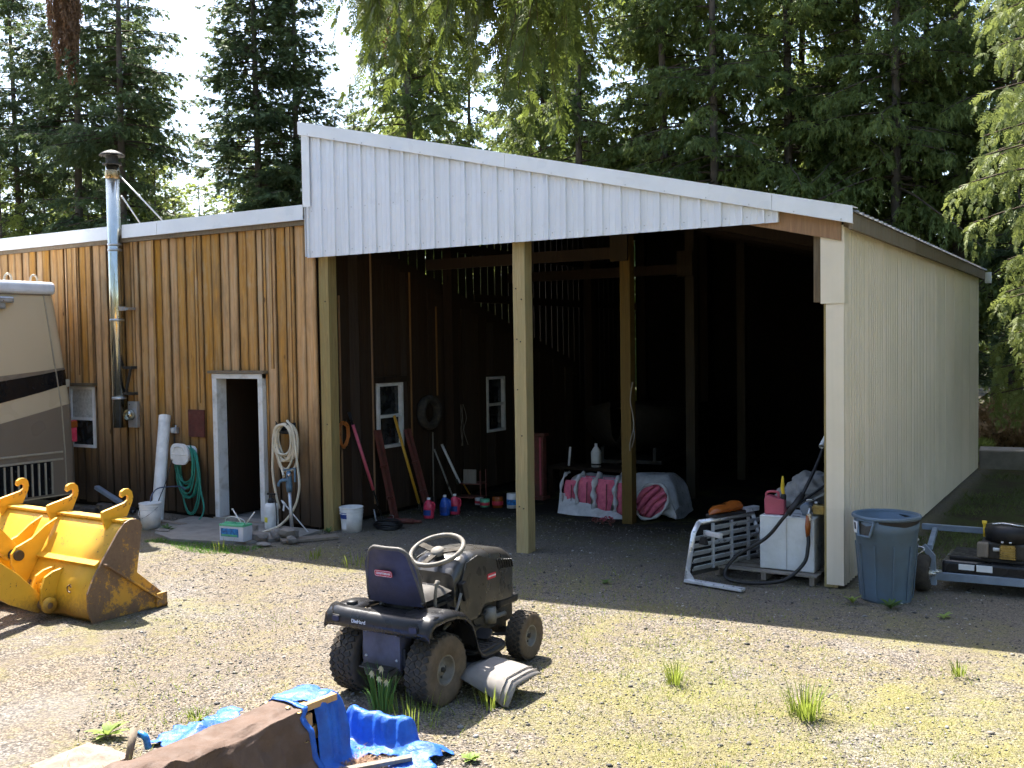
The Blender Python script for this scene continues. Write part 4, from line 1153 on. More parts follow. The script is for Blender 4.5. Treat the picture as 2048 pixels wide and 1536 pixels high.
# ================================================================ riding mower
mw = thing('riding_mower', 'black riding lawn mower with a high backed navy seat, parked on the gravel', 'mower', (-4.435, 5.65, 0), 0.0)
def tyre(name, c, r, w, rim_r, lugs, parent, side, dusty=True):
    m = MB()
    prof = [(rim_r, -w * .40), (rim_r + .02, -w * .47), (r * .80, -w * .50), (r * .93, -w * .46), (r * .975, -w * .36), (r * .985, 0), (r * .975, w * .36), (r * .93, w * .46), (r * .80, w * .50), (rim_r + .02, w * .47), (rim_r, w * .40)]
    m.mat(1); m.lathe(prof, 36, c, 'x')
    m.mat(0)
    for k in range(lugs):
        a0 = 2 * math.pi * k / lugs
        for row in range(4):
            xo = (-0.33 + 0.22 * row) * w
            a = a0 + (math.pi / lugs if row % 2 else 0)
            rad = r * (0.985 if row in (1, 2) else 0.972)
            ct = Vector((c[0] + xo, c[1] + rad * math.cos(a), c[2] + rad * math.sin(a)))
            rot = Matrix.Rotation(a, 3, 'X') @ Matrix.Rotation((0.5 if row % 2 else -0.5), 3, 'Y')
            m.box(ct, (w * 0.19, r * 0.065, r * 0.13), rot)
    ty = m.build(name, [M['rubber'], M['rubber_dusty']], parent)
    rm = MB(); s = side
    rm.lathe([(rim_r + .004, s * w * .40), (rim_r - .004, s * w * .43), (rim_r * .88, s * w * .38), (rim_r * .82, s * w * .12), (rim_r * .45, s * w * .10), (rim_r * .40, s * w * .22), (rim_r * .18, s * w * .24), (0.0, s * w * .24)], 30, c, 'x')
    rim = rm.build('rim', M['rim'], ty)
    hb = MB(); hb.lathe([(0.018, s * w * .22), (0.018, s * w * .34), (0.0, s * w * .34)], 10, c, 'x')
    for k in range(5):
        a = 2 * math.pi * k / 5
        hb.lathe([(0.008, s * w * .12), (0.008, s * w * .17), (0, s * w * .17)], 6, (c[0], c[1] + rim_r * .62 * math.cos(a), c[2] + rim_r * .62 * math.sin(a)), 'x')
    hb.build('hub', M['dark_steel'], rim)
    return ty
tyre('rear_wheel', (0.335, 0, 0.245), 0.25, 0.21, 0.105, 30, mw, 1)
tyre('rear_wheel', (-0.335, 0, 0.245), 0.25, 0.21, 0.105, 30, mw, -1)
tyre('front_wheel', (0.355, 1.17, 0.185), 0.188, 0.155, 0.085, 26, mw, 1)
tyre('front_wheel', (-0.355, 1.17, 0.185), 0.188, 0.155, 0.085, 26, mw, -1)
m = MB(); m.cyl((-0.36, 0, 0.245), (0.36, 0, 0.245), 0.03, 12); m.bx(-0.11, 0.11, -0.09, 0.12, 0.17, 0.36); m.build('transaxle', M['dark_steel'], mw, bevel=0.01)
m = MB(); m.bar((-0.34, 1.17, 0.20), (0.34, 1.17, 0.20), 0.05, 0.05); m.bar((0.27, 1.17, 0.30), (0.27, 1.17, 0.14), 0.04, 0.04, (0, 1, 0)); m.bar((-0.27, 1.17, 0.30), (-0.27, 1.17, 0.14), 0.04, 0.04, (0, 1, 0)); m.cyl((0.27, 1.05, 0.21), (-0.1, 0.75, 0.24), 0.011, 8); m.build('front_axle', M['dark_steel'], mw)
m = MB(); m.bx(-0.19, -0.155, -0.16, 1.26, 0.28, 0.40); m.bx(0.155, 0.19, -0.16, 1.26, 0.28, 0.40); m.bx(-0.155, 0.155, 0.2, 0.24, 0.30, 0.38); m.bx(-0.155, 0.155, 1.1, 1.22, 0.22, 0.38); m.build('chassis', M['dark_steel'], mw)
m = MB(); m.bx(-0.165, 0.165, -0.185, -0.172, 0.25, 0.545); m.bx(-0.165, -0.152, -0.172, -0.05, 0.25, 0.545); m.bx(0.152, 0.165, -0.172, -0.05, 0.25, 0.545); bp = m.build('rear_plate', pm('slate_plate', (0.085, 0.085, 0.12), 0.45, dirt=0.25, scale=8), mw, bevel=0.003)
m = MB(); m.prism([(-0.16, 0), (0.16, 0), (0.11, -0.075), (-0.11, -0.075)], 0.012, (0, -0.20, 0.27), (1, 0, 0), (0, 0.35, 0.94)); m.bx(-0.13, 0.13, -0.275, -0.18, 0.262, 0.272); m.build('hitch_plate', M['dark_steel'], mw)
for zz in (0.32, 0.50):
    for xx in (-0.135, 0.135):
        m = MB(); m.lathe([(0, -0.192), (0.011, -0.192), (0.011, -0.184)], 8, (xx, 0, zz), 'y'); m.build('bolt', M['steel'], bp)
# fender deck: rounded one-piece body, swept over both wheels
fprof = [(-0.24, 0.515), (-0.25, 0.56), (-0.235, 0.615), (-0.19, 0.645), (-0.05, 0.650), (0.08, 0.640), (0.18, 0.605), (0.255, 0.54), (0.30, 0.45), (0.335, 0.345), (0.375, 0.285), (0.44, 0.262), (0.56, 0.262), (0.66, 0.268), (0.70, 0.285)]
for s in (1, -1):
    m = MB(); P = []
    for (yy, zz) in fprof:
        drop = 0.045
        row = [(s * 0.19, yy, zz), (s * 0.36, yy, zz + 0.004), (s * 0.435, yy, zz - 0.002), (s * 0.462, yy, zz - 0.018), (s * 0.468, yy, zz - drop)]
        P.append(row)
    m.grid(P); m.build('fender', M['black_paint'], mw, solid=0.008)
m = MB(); P = []
for k in range(13):                       # rear apron of the fender deck, curved round the corners
    u = -1 + 2 * k / 12; xx = 0.455 * u; yy = -0.265 + 0.06 * abs(u) ** 5
    P.append([(xx, yy + 0.085, 0.648), (xx, yy + 0.03, 0.640), (xx, yy + 0.006, 0.615), (xx, yy, 0.575), (xx, yy + 0.006, 0.530), (xx, yy + 0.03, 0.520)])
m.grid(P); apron = m.build('rear_apron', M['black_paint'], mw, solid=0.007)
m = MB(); m.bx(-0.195, 0.195, -0.20, 0.36, 0.600, 0.632); m.build('seat_pan', M['black_plastic'], mw, bevel=0.01)
# rear light pockets and the printed plate on the apron
for s in (1, -1):
    m = MB(); m.prism(rrect(0.075, 0.052, 0.012, 3), 0.010, (s * 0.34, -0.262, 0.578), (1, s * 0.02, 0), (0, 0, 1)); m.build('reflector_pocket', M['black_plastic'], mw, bevel=0.002)
    m = MB(); m.prism(rrect(0.060, 0.038, 0.010, 3), 0.006, (s * 0.34, -0.268, 0.578), (1, s * 0.02, 0), (0, 0, 1)); m.build('reflector', M['seat_blue'], mw, bevel=0.001)
m = MB(); m.prism(rrect(0.125, 0.040, 0.004, 2), 0.004, (-0.13, -0.2685, 0.578), (1, 0, 0), (0, 0, 1)); lab = m.build('battery_plate', M['black_paint'], mw)
text('lettering', 'DieHard', 0.036, M['white_print'], mw, (-0.13, -0.2712, 0.578), bold=0.0006)
m = MB(); m.lathe([(0.042, 0.0), (0.042, 0.018), (0.034, 0.026), (0.0, 0.026)], 16, (-0.31, -0.12, 0.648)); m.build('fuel_cap', M['black_plastic'], mw)
# seat
def seat_back():
    m = MB(); P = []; nu, nv = 21, 15
    F = []; B = []
    for i in range(nv):
        v = i / (nv - 1); rowF = []; rowB = []
        for j in range(nu):
            u = -1 + 2 * j / (nu - 1)
            w = 0.245 * (1 - 0.09 * v ** 2)
            # rounded top corners
            zt = 0.41
            top = zt - 0.12 * max(0, abs(u) - 0.45) ** 2 / 0.3025
            z = v * top
            yb = -0.02 - 0.085 * v + 0.05 * (u ** 2) * (0.6 + 0.4 * v)
            th = 0.075 * max(0.0, 1 - abs(u) ** 6) ** 0.5 * (1 - v ** 8) ** 0.5 + 0.012
            rowB.append((u * w, yb, z)); rowF.append((u * w, yb + th, z))
        F.append(rowF); B.append(rowB)
    m.mat(0); m.grid(B); m.mat(1); m.grid([r[::-1] for r in F])
    m.mat(1)
    loop = [B[0][j] for j in range(nu)] + [B[i][-1] for i in range(1, nv)] + [B[-1][j] for j in range(nu - 2, -1, -1)] + [B[i][0] for i in range(nv - 2, 0, -1)]
    loopF = [F[0][j] for j in range(nu)] + [F[i][-1] for i in range(1, nv)] + [F[-1][j] for j in range(nu - 2, -1, -1)] + [F[i][0] for i in range(nv - 2, 0, -1)]
    k = len(loop); m.add(loop + loopF, [(i, (i + 1) % k, k + (i + 1) % k, k + i) for i in range(k)], True)
    m.v = [(p[0], p[1] - 0.02, p[2] + 0.665) for p in m.v]
    return m.build('seat_back', [M['seat_blue'], M['seat_grey']], mw)
sb = seat_back()
loop = []
m = MB()
pts = []
for k in range(33):
    a = math.pi * k / 32; u = math.cos(a)
    w = 0.242
    v = min(1.0, math.sin(a) * 1.6)
    zt = 0.41 - 0.12 * max(0, abs(u) - 0.45) ** 2 / 0.3025
    pts.append((u * w * (1 - 0.10 * v ** 2), -0.03 - 0.085 * v + 0.05 * u * u * (0.6 + 0.4 * v), zt * v + 0.668))
pts = [(pts[0][0], -0.02, 0.70)] + pts + [(pts[-1][0], -0.02, 0.70)]
m.tube(pts, 0.016, 8); m.build('piping', M['seat_grey'], sb)
m = MB(); P = []
for i in range(13):
    t_ = i / 12; yy = -0.01 + 0.40 * t_
    row = []
    for j in range(15):
        u = -1 + 2 * j / 14
        hz = 0.075 * (1 - abs(u) ** 5) * (1 - abs(2 * t_ - 1) ** 6) + 0.018 * u * u
        row.append((0.235 * u * (1 - 0.12 * t_ ** 3), yy, 0.675 + hz))
    P.append(row)
m.grid(P); m.grid([[(p[0], p[1], 0.662) for p in r] for r in P]); m.build('seat_cushion', M['seat_grey'], mw)
m = MB(); m.bx(-0.15, 0.15, 0.0, 0.32, 0.63, 0.665); m.cyl((-0.1, 0.02, 0.63), (-0.1, -0.06, 0.665), 0.012, 8); m.build('seat_bracket', M['dark_steel'], mw)
m = MB(); m.prism(rrect(0.155, 0.046, 0.012, 3), 0.006, (-0.03, -0.108, 0.895), (1, 0.0, 0), (0, -0.21, 0.98)); m.build('seat_badge', M['red_badge'], mw)
m = MB(); m.tube([(x_, -0.1115 - 0.21 * z_, 0.895 + z_ * 0.98) for x_, z_ in rrect(0.148, 0.039, 0.010, 3, -0.03, 0)], 0.0014, 4, closed=True); m.build('badge_border', M['white_print'], mw)
text('lettering', 'CRAFTSMAN', 0.022, M['white_print'], mw, (-0.03, -0.1125, 0.895), (1, 0, 0), (0, -0.21, 0.98), bold=0.0004)
# steering
sc_ = Vector((0.0, 0.50, 0.955)); tilt = Vector((0, -0.42, 1)).normalized(); ax1 = Vector((1, 0, 0)); ax2 = tilt.cross(ax1)
m = MB(); m.tube([sc_ + ax1 * 0.205 * math.cos(a) + ax2 * 0.205 * math.sin(a) for a in np.linspace(0, 2 * math.pi, 41)[:-1]], 0.0175, 10, closed=True); sw = m.build('steering_wheel', M['dust_plastic'], mw)
m = MB()
for a in (math.pi * 1.5, math.pi * 0.08, math.pi * 0.92):
    d_ = ax1 * math.cos(a) + ax2 * math.sin(a)
    m.bar(sc_ - tilt * 0.02, sc_ + d_ * 0.195, 0.05, 0.012, tilt)
m.build('spoke', M['rubber'], sw)
m = MB(); Mx = Matrix.Translation(sc_ - tilt * 0.03) @ tilt.to_track_quat('Z', 'Y').to_matrix().to_4x4(); m.xf(Mx); m.lathe([(0.055, 0), (0.055, 0.02), (0.045, 0.035), (0.0, 0.042)], 18); m.xf(); m.build('hub', M['dust_plastic'], sw)
m = MB(); m.tube([sc_ - tilt * 0.02, sc_ - tilt * 0.12, sc_ - tilt * 0.20], [0.035, 0.045, 0.075], 14); m.build('steering_column', M['black_plastic'], mw)
# dash tower and hood
def loft(m, rings, cap=True):
    m.grid([r + [r[0]] for r in rings])
    if cap:
        m.add(rings[0], [tuple(range(len(rings[0])))[::-1]]); m.add(rings[-1], [tuple(range(len(rings[-1])))])
def hoodring(y, w, z0, z1, r):
    pts = []
    for k in range(6):
        a = R(90 * k / 5); pts.append((w - r + r * math.cos(a) if True else 0, z1 - r + r * math.sin(a)))
    rgt = [(w, z0)] + pts
    lft = [(-a_, b_) for a_, b_ in rgt[::-1]]
    return [Vector((a_, y, b_ + 0.012 * (1 - (a_ / w) ** 2) * (b_ > z0 + 0.05))) for a_, b_ in rgt + lft]
m = MB(); loft(m, [hoodring(0.43, 0.20, 0.42, 0.80, 0.06), hoodring(0.50, 0.215, 0.42, 0.875, 0.07), hoodring(0.60, 0.225, 0.42, 0.905, 0.07), hoodring(0.70, 0.225, 0.42, 0.915, 0.07)]); m.build('dash_tower', M['hood_paint'], mw)
m = MB(); loft(m, [hoodring(0.705, 0.215, 0.50, 0.915, 0.085), hoodring(0.85, 0.222, 0.50, 0.912, 0.085), hoodring(1.02, 0.222, 0.48, 0.892, 0.085), hoodring(1.16, 0.215, 0.47, 0.86, 0.085), hoodring(1.25, 0.20, 0.46, 0.815, 0.08), hoodring(1.30, 0.175, 0.46, 0.76, 0.07), hoodring(1.315, 0.15, 0.46, 0.70, 0.05)])
hood = m.build('hood', M['hood_paint'], mw)
m = MB(); m.bx(-0.205, 0.205, 1.05, 1.345, 0.40, 0.47); m.build('bumper', M['black_plastic'], mw, bevel=0.02)
m = MB(); m.prism([(0.72, 0.885), (1.02, 0.868), (1.0, 0.80), (0.72, 0.80)], 0.41, (0, 0, 0.02), (0, 1, 0), (0, 0, 1)); 
for s in (1, -1):
    m = MB(); m.prism([(0.45, 0.44), (0.72, 0.44), (0.80, 0.52), (0.83, 0.86), (0.70, 0.90), (0.55, 0.87), (0.46, 0.70)], 0.012, (s * 0.228, 0, 0), (0, 1, 0), (0, 0, 1)); m.build('side_panel', M['dash'], mw, bevel=0.003)
    for k in range(7):
        m = MB(); m.bar((s * 0.2235, 0.98 + k * 0.036, 0.815 - k * 0.006), (s * 0.2225, 1.005 + k * 0.036, 0.735 - k * 0.004), 0.008, 0.014, (1, 0, 0)); m.build('louvre', M['black_plastic'], hood)
    m = MB(); m.prism(rrect(0.115, 0.042, 0.004, 2), 0.006, (s * 0.2245, 0.905, 0.70), (0, 1, 0), (0, 0, 1)); bd = m.build('hood_badge', M['red_badge'], hood)
text('lettering', 'CRAFTSMAN', 0.018, M['white_print'], mw, (0.2285, 0.905, 0.70), (0, 1, 0), (0, 0, 1), bold=0.0003)
m = MB(); m.bx(-0.17, 0.17, 0.66, 1.2, 0.30, 0.52); m.build('engine_block', M['dark_steel'], mw, bevel=0.02)
m = MB(); m.lathe([(0.0, 0), (0.055, 0), (0.06, 0.05), (0.055, 0.12), (0, 0.12)], 16, (0.20, 0.90, 0.33)); m.cyl((0.2, 0.9, 0.36), (0.22, 1.1, 0.36), 0.02, 8); m.build('muffler', M['rim'], mw)
m = MB(); m.tube(spline([(0.19, 0.72, 0.50), (0.215, 0.78, 0.42), (0.2, 0.88, 0.44), (0.21, 1.0, 0.40)], 5), 0.008, 6); m.tube(spline([(0.18, 0.68, 0.46), (0.2, 0.7, 0.36), (0.19, 0.8, 0.33)], 5), 0.007, 6); m.build('cables', M['black_hose'], mw)
# control levers, key box, pedal
m = MB(); m.bar((0.235, 0.48, 0.74), (0.235, 0.52, 0.60), 0.05, 0.06); m.build('control_box', M['black_plastic'], mw, bevel=0.008)
m = MB(); m.tube(spline([(0.24, 0.46, 0.66), (0.25, 0.40, 0.58), (0.26, 0.30, 0.50), (0.24, 0.22, 0.45)], 6), 0.012, 8); m.build('shift_lever', M['rim'], mw)
m = MB(); m.tube(spline([(0.25, 0.12, 0.62), (0.265, 0.10, 0.72), (0.265, 0.115, 0.79), (0.262, 0.14, 0.82)], 6), [0.012] * 13 + [0.018] * 6, 8); m.build('lift_lever', M['dust_plastic'], mw)
m = MB(); m.prism(rrect(0.13, 0.10, 0.03, 4), 0.02, (0.33, 0.62, 0.33), (1, 0, 0), (0, 0.8, 0.6)); m.build('brake_pedal', M['black_plastic'], mw, bevel=0.004)
for s in (1, -1):
    m = MB(); P = []
    m.prism(rrect(0.20, 0.36, 0.06, 4), 0.02, (s * 0.355, 0.55, 0.268), (1, 0, 0), (0, 1, 0)); fr = m.build('footrest', M['black_plastic'], mw, bevel=0.006)
    for k in range(6):
        m = MB(); m.bx(s * 0.355 - 0.075, s * 0.355 + 0.075, 0.42 + k * 0.05, 0.432 + k * 0.05, 0.277, 0.284); m.build('grip_strip', M['rubber'], fr)
m = MB()
for k in range(6): m.bx(-0.24, 0.24, 0.37, 0.385, 0.33 + k * 0.045, 0.352 + k * 0.045)
m.bx(-0.20, 0.20, 0.34, 0.45, 0.28, 0.62); m.build('tunnel_cover', M['black_plastic'], mw, bevel=0.004)
# cutting deck, discharge chute
def deck_poly(): return [(0.48 * math.cos(a) * (1.0 if abs(math.cos(a)) < 0.9 else 0.98), 0.58 + 0.33 * math.sin(a)) for a in np.linspace(0, 2 * math.pi, 28)[:-1]]
m = MB(); pl = deck_poly(); loft(m, [[Vector((a, b, 0.06)) for a, b in pl], [Vector((a, b, 0.15)) for a, b in pl], [Vector((a * .93, .58 + (b - .58) * .92, 0.185)) for a, b in pl]]); deck = m.build('cutting_deck', M['black_paint'], mw)
for xx in (-0.2, 0.24):
    m = MB(); m.lathe([(0.09, 0.18), (0.09, 0.215), (0.03, 0.225), (0.0, 0.24)], 16, (xx, 0.58, 0)); m.build('spindle_cover', M['dark_steel'], deck)
m = MB(); P = []
for i in range(9):
    t_ = i / 8; row = []
    for j in range(9):
        s_ = j / 8; yy = 0.14 + 0.44 * s_ + 0.03 * t_ * (s_ - .5)
        xx = 0.44 + 0.40 * t_
        zz = 0.215 - 0.045 * t_ - 0.03 * max(0, t_ - 0.6) ** 1.5 / 0.25 - 0.02 * (abs(2 * s_ - 1) ** 4) - (0.13 * max(0, 0.22 - s_) / 0.22 * (0.3 + 0.7 * t_))
        row.append((xx, yy, max(zz, 0.02)))
    P.append(row)
m.grid(P); ch = m.build('discharge_chute', M['chute'], mw, solid=0.010)
m = MB(); 
for tt in (0.80, 0.9): 
    i0 = tt * 8; lo = int(i0); fr_ = i0 - lo
    m.tube([Vector(P[lo][j]).lerp(Vector(P[min(lo + 1, 8)][j]), fr_) + Vector((0, 0, 0.008)) for j in range(9)], 0.005, 5)
m.build('chute_rib', M['chute'], ch)
# ================================================================ stove pipe on the shed wall
ch = thing('stove_pipe', 'tall shiny stainless stove pipe with a rain cap, fixed to the shed wall', 'chimney', (-13.26, 10.12, 0))
m = MB(); m.lathe([(0.0, 1.30), (0.100, 1.30), (0.100, 5.32), (0.0, 5.32)], 28); pipe = m.build('pipe', M['chrome'], ch)
for z in (2.95, 4.02, 4.10, 1.75):
    m = MB(); m.lathe([(0.100, -0.018), (0.108, -0.016), (0.108, 0.016), (0.100, 0.018)], 28, (0, 0, z)); m.build('band', M['galv'], pipe)
m = MB(); m.lathe([(0.100, 5.10), (0.106, 5.11), (0.106, 5.22), (0.100, 5.23)], 28); m.build('heat_band', pm('heat_tinted_steel', (0.42, 0.28, 0.14), 0.3, 0.9), pipe)
m = MB(); m.lathe([(0.100, 5.31), (0.14, 5.315), (0.14, 5.33), (0.100, 5.335)], 28)
for k in range(4):
    a = math.pi / 4 + k * math.pi / 2; m.bar((0.125 * math.cos(a), 0.125 * math.sin(a), 5.32), (0.13 * math.cos(a), 0.13 * math.sin(a), 5.46), 0.02, 0.004)
m.lathe([(0.09, 5.32), (0.09, 5.45)], 20); cap = m.build('cap_guard', M['dark_steel'], ch)
m = MB(); m.lathe([(0.0, 5.535), (0.06, 5.53), (0.12, 5.505), (0.185, 5.465), (0.188, 5.45), (0.12, 5.47), (0.0, 5.48)], 28); m.build('rain_cap', M['dark_steel'], ch)
for p0, p1 in (((0.1, 0.05, 5.15), (0.76, 0.88, 3.98)), ((0.08, 0.09, 4.85), (-0.05, 0.95, 3.98))):
    m = MB(); m.cyl(p0, p1, 0.011, 8); m.build('strut', M['galv'], ch)
m = MB(); m.bx(0.05, 0.30, -0.02, 0.11, 3.10, 3.135); m.bx(0.11, 0.24, -0.05, -0.02, 3.09, 3.15); m.build('wall_bracket', M['galv'], ch)
m = MB(); m.bx(0.10, 0.30, 0.0, 0.11, 2.20, 2.24); m.bx(0.02, 0.30, 0.0, 0.11, 1.80, 1.84); m.bar((0.26, 0.02, 2.2), (0.14, 0.02, 1.84), 0.03, 0.03, (0, 1, 0)); m.build('support_bracket', M['dark_steel'], ch)
m = MB(); m.bx(0.13, 0.33, 0.05, 0.11, 1.30, 1.70); tee = m.build('wall_plate', M['galv'], ch, bevel=0.004)
m = MB(); m.lathe([(0.085, -0.06), (0.085, 0.06), (0.06, 0.06), (0.06, -0.05), (0.0, -0.05)], 22, (0.21, 0.03, 1.5), 'y'); m.build('thimble', M['chrome'], tee)

# ================================================================ things along the shed front
o = MB(); o.bx(-11.83, -11.50, 10.205, 10.236, 1.20, 1.60); o = o.build('wall_panel', M['maroon'], None, bevel=0.004); tag(o, 'flat maroon board hung on the shed wall left of the door', 'board')
t = thing('outlet_box', 'small grey electrical outlet box on the shed wall', 'outlet', (-12.13, 10.235, 1.24))
m = MB(); m.bx(-.06, .06, -.05, 0, 0, 0.085); m.build('box', M['galv'], t, bevel=0.004)
m = MB(); m.bx(-.055, .005, -.058, -.05, 0.01, 0.075); m.build('flap', M['white_plastic'], t)
m = MB(); m.cyl((0.03, -0.03, 0.08), (0.03, -0.03, 0.12), 0.012, 8); m.build('conduit', M['galv'], t)
t = thing('plastic_pipe', 'wide white plastic pipe leaning against the shed wall', 'pipe', (-11.98, 9.72, 0))
m = MB(); p0, p1 = Vector((0, 0, 0.0)), Vector((-0.30, 0.44, 1.50))
m.tube([p0, p1], 0.085, 20, cap=False); m.tube([p1, p0], 0.078, 20, cap=False); m.build('wall', M['white_plastic'], t)
m = MB(); m.tube([p1 - (p1 - p0) * 0.05, p1], 0.088, 20, cap=False); m.build('socket', M['white_plastic'], t)
def pail(name, label, loc, r0, r1, h, mat, lab=None, handle=True, rim=M['white_plastic']):
    t = thing(name, label, 'bucket', loc)
    m = MB(); m.lathe([(0.0, 0.003), (r0, 0.0), (r1, h), (r1 - 0.005, h), (r0 - 0.004, 0.012), (0.0, 0.014)], 28); m.build('wall', mat, t)
    m = MB()
    for z, e in ((h - 0.008, 0.010), (h - 0.05, 0.008), (h - 0.085, 0.006)):
        rr = r0 + (r1 - r0) * z / h
        m.lathe([(rr, -0.006), (rr + e, -0.004), (rr + e, 0.004), (rr, 0.006)], 28, (0, 0, z))
    m.build('rim_band', rim, t)
    if handle:
        m = MB(); m.tube(spline([(-r1 - .01, 0, h - .05), (-r1 * .8, -r1 * .75, h * .62), (0, -r1 * 1.02, h * .45), (r1 * .8, -r1 * .75, h * .62), (r1 + .01, 0, h - .05)], 8), 0.0035, 6); m.build('handle', M['steel'], t)
    if lab:
        a0, a1, z0, z1, lm = lab
        m = MB(); P = []
        for k in range(9):
            a = R(a0 + (a1 - a0) * k / 8); row = []
            for z in (z0, z1):
                rr = r0 + (r1 - r0) * z / h + 0.0015; row.append((rr * math.cos(a), rr * math.sin(a), z))
            P.append(row)
        m.grid(P); m.build('label', lm, t)
    return t
pail('plastic_bucket', 'dirty white plastic bucket beside the leaning white pipe', (-11.63, 9.33, 0), 0.125, 0.148, 0.36, M['white_plastic'])
b2 = pail('plastic_bucket', 'white bucket with a blue printed label behind the left barn post', (-8.92, 10.42, 0), 0.135, 0.158, 0.34, M['white_plastic'], lab=(-128, -75, 0.19, 0.27, M['label_navy']), handle=False)
m = MB(); P = []
for k in range(7):
    a = R(-115 + 35 * k / 6); P.append([(0.1405 * math.cos(a) * (1 + 0.03 * (z > .1)), 0.1405 * math.sin(a) * (1 + 0.03 * (z > .1)), z) for z in (0.05, 0.17)])
m.grid(P); m.build('paper_label', M['white_print'], b2)
# hose hanger with green hose
t = thing('hose_hanger', 'beige plastic hose hanger on the shed wall', 'hanger', (-11.84, 10.24, 0.80))
m = MB(); pr = rrect(0.37, 0.31, 0.11, 6); m.prism([(a, b + 0.155) for a, b in pr], 0.03, (0, -0.20, 0)); m.build('front_plate', M['white_plastic'], t, bevel=0.008)
m = MB(); m.prism([(a * .8, b * .7 + 0.155) for a, b in pr], 0.20, (0, -0.10, 0)); m.build('drum', M['white_plastic'], t)
m = MB(); m.tube(spline([(-.12, -.218, .20), (-.09, -.222, .25), (0, -.222, .27), (.09, -.222, .25), (.12, -.218, .20)], 5), 0.008, 6); m.tube([(-.15, -.218, .15), (.15, -.218, .15)], 0.006, 6); m.build('moulding', M['white_plastic'], t)
def loops(n, cx, y, ztop, rng_, rx, depth, m, r, jitter=0.03, dy=0.02):
    for k in range(n):
        w = rx * rng_.uniform(0.75, 1.05); d = depth * rng_.uniform(0.7, 1.0); yo = y + rng_.uniform(-dy, dy); xo = cx + rng_.uniform(-jitter, jitter)
        pts = []
        for i in range(28):
            a = 2 * math.pi * i / 28
            zz = ztop - 0.08 - (d / 2) + (d / 2) * math.cos(a)
            ww = w * abs(math.sin(a)) ** 0.8 * (1 if math.sin(a) >= 0 else -1)
            pts.append((xo + ww * (0.9 + 0.1 * math.cos(a)), yo + 0.01 * math.sin(3 * a + k), zz))
        m.tube(pts, r, 7, closed=True)
rg = random.Random(3)
gh = thing('garden_hose', 'green garden hose looped over the beige hanger, hanging to the ground', 'hose', (-11.84, 10.12, 0))
m = MB(); loops(5, 0.02, 0.0, 1.14, rg, 0.21, 0.72, m, 0.0115); loops(5, 0.05, 0.03, 1.12, rg, 0.24, 1.02, m, 0.0115); m.build('coil', M['green_hose'], gh)
m = MB(); m.tube(spline([(0.14, 0, 1.08), (0.25, 0.01, 0.85), (0.36, -0.02, 0.45), (0.46, -0.06, 0.18), (0.42, -0.12, 0.03), (0.30, -0.14, 0.015), (0.22, -0.12, 0.02)], 8), 0.0115, 7); m.build('tail', M['green_hose'], gh)
bh = thing('blue_hose', 'thin dark blue hose running from the bucket to the green coil', 'hose', (-11.9, 9.9, 0.35))
m = MB(); m.tube(spline([(0.25, -0.55, 0.02), (0.22, -0.5, 0.10), (0.1, -0.3, 0.16), (0.1, -.1, 0.16), (0.12, 0.08, 0.14), (0.22, 0.1, 0.1)], 8), 0.010, 7); m.build('hose_run', M['blue_hose'], bh)
m = MB(); m.tube(spline([(-0.02, -0.2, -0.05), (-0.04, -0.02, 0.25), (-0.10, 0.16, 0.6), (-0.13, 0.22, 0.85)], 8), 0.007, 6); m.build('cable', M['black_hose'], bh)
# cream hose on a black hook
t = thing('hose_hook', 'black wire hose hook on the shed wall right of the door', 'hanger', (-9.86, 10.25, 1.30))
m = MB()
for k in range(6):
    z = 0.03 + 0.02 * k; m.tube(spline([(-0.12, 0, z), (-0.11, -0.10, z + 0.01), (-0.10, -0.15, z + 0.05)], 4), 0.007, 6); m.tube(spline([(0.12, 0, z), (0.11, -0.10, z + 0.01), (0.10, -0.15, z + 0.05)], 4), 0.007, 6)
m.build('arm', M['black_plastic'], t); m = MB(); m.bx(-0.13, 0.13, -0.02, -0.004, 0.0, 0.16); m.bx(-0.1, 0.1, -0.12, -0.02, 0.02, 0.05); m.build('back_plate', M['black_plastic'], t)
ch2 = thing('cream_hose', 'cream coloured hose coiled on the black hook beside the shed door', 'hose', (-9.86, 10.13, 0))
m = MB(); loops(4, 0.02, -0.02, 1.52, rg, 0.18, 0.50, m, 0.0165); loops(4, 0.05, 0.0, 1.53, rg, 0.23, 0.66, m, 0.0165); m.build('coil', M['cream_hose'], ch2)
m = MB(); m.tube(spline([(0.10, -0.02, 1.50), (0.22, -0.04, 1.38), (0.30, -0.06, 1.0), (0.37, -0.10, 0.60), (0.33, -0.18, 0.32), (0.20, -0.30, 0.12), (0.0, -0.42, 0.03), (-0.08, -0.46, 0.02)], 8), 0.0165, 8); m.build('outer_run', M['cream_hose'], ch2)
m = MB(); m.tube(spline([(-0.17, -0.02, 1.2), (-0.16, -0.05, 0.8), (-0.08, -0.08, 0.5), (0.0, -0.1, 0.30)], 8), 0.0165, 8); m.tube(spline([(-0.1, -0.02, 1.05), (0.02, -0.05, 0.82), (0.14, -0.15, 0.75)], 8), 0.0165, 8); m.build('inner_run', M['cream_hose'], ch2)
t = thing('yard_hydrant', 'grey standpipe yard hydrant with a worn blue cast head', 'hydrant', (-9.45, 9.82, 0))
m = MB(); m.tube([(0.02, 0, -0.02), (-0.015, 0, 0.62)], 0.024, 12); m.build('standpipe', M['galv'], t)
m = MB(); m.tube([(-0.015, 0, 0.58), (-0.018, 0, 0.66), (-0.02, 0, 0.78), (-0.02, 0, 0.86)], [0.035, 0.045, 0.04, 0.03], 12); m.tube(spline([(-0.02, -0.02, 0.74), (-0.08, -0.06, 0.74), (-0.13, -0.07, 0.70), (-0.14, -0.07, 0.66)], 5), 0.022, 8); m.build('head', M['blue_hydrant'], t)
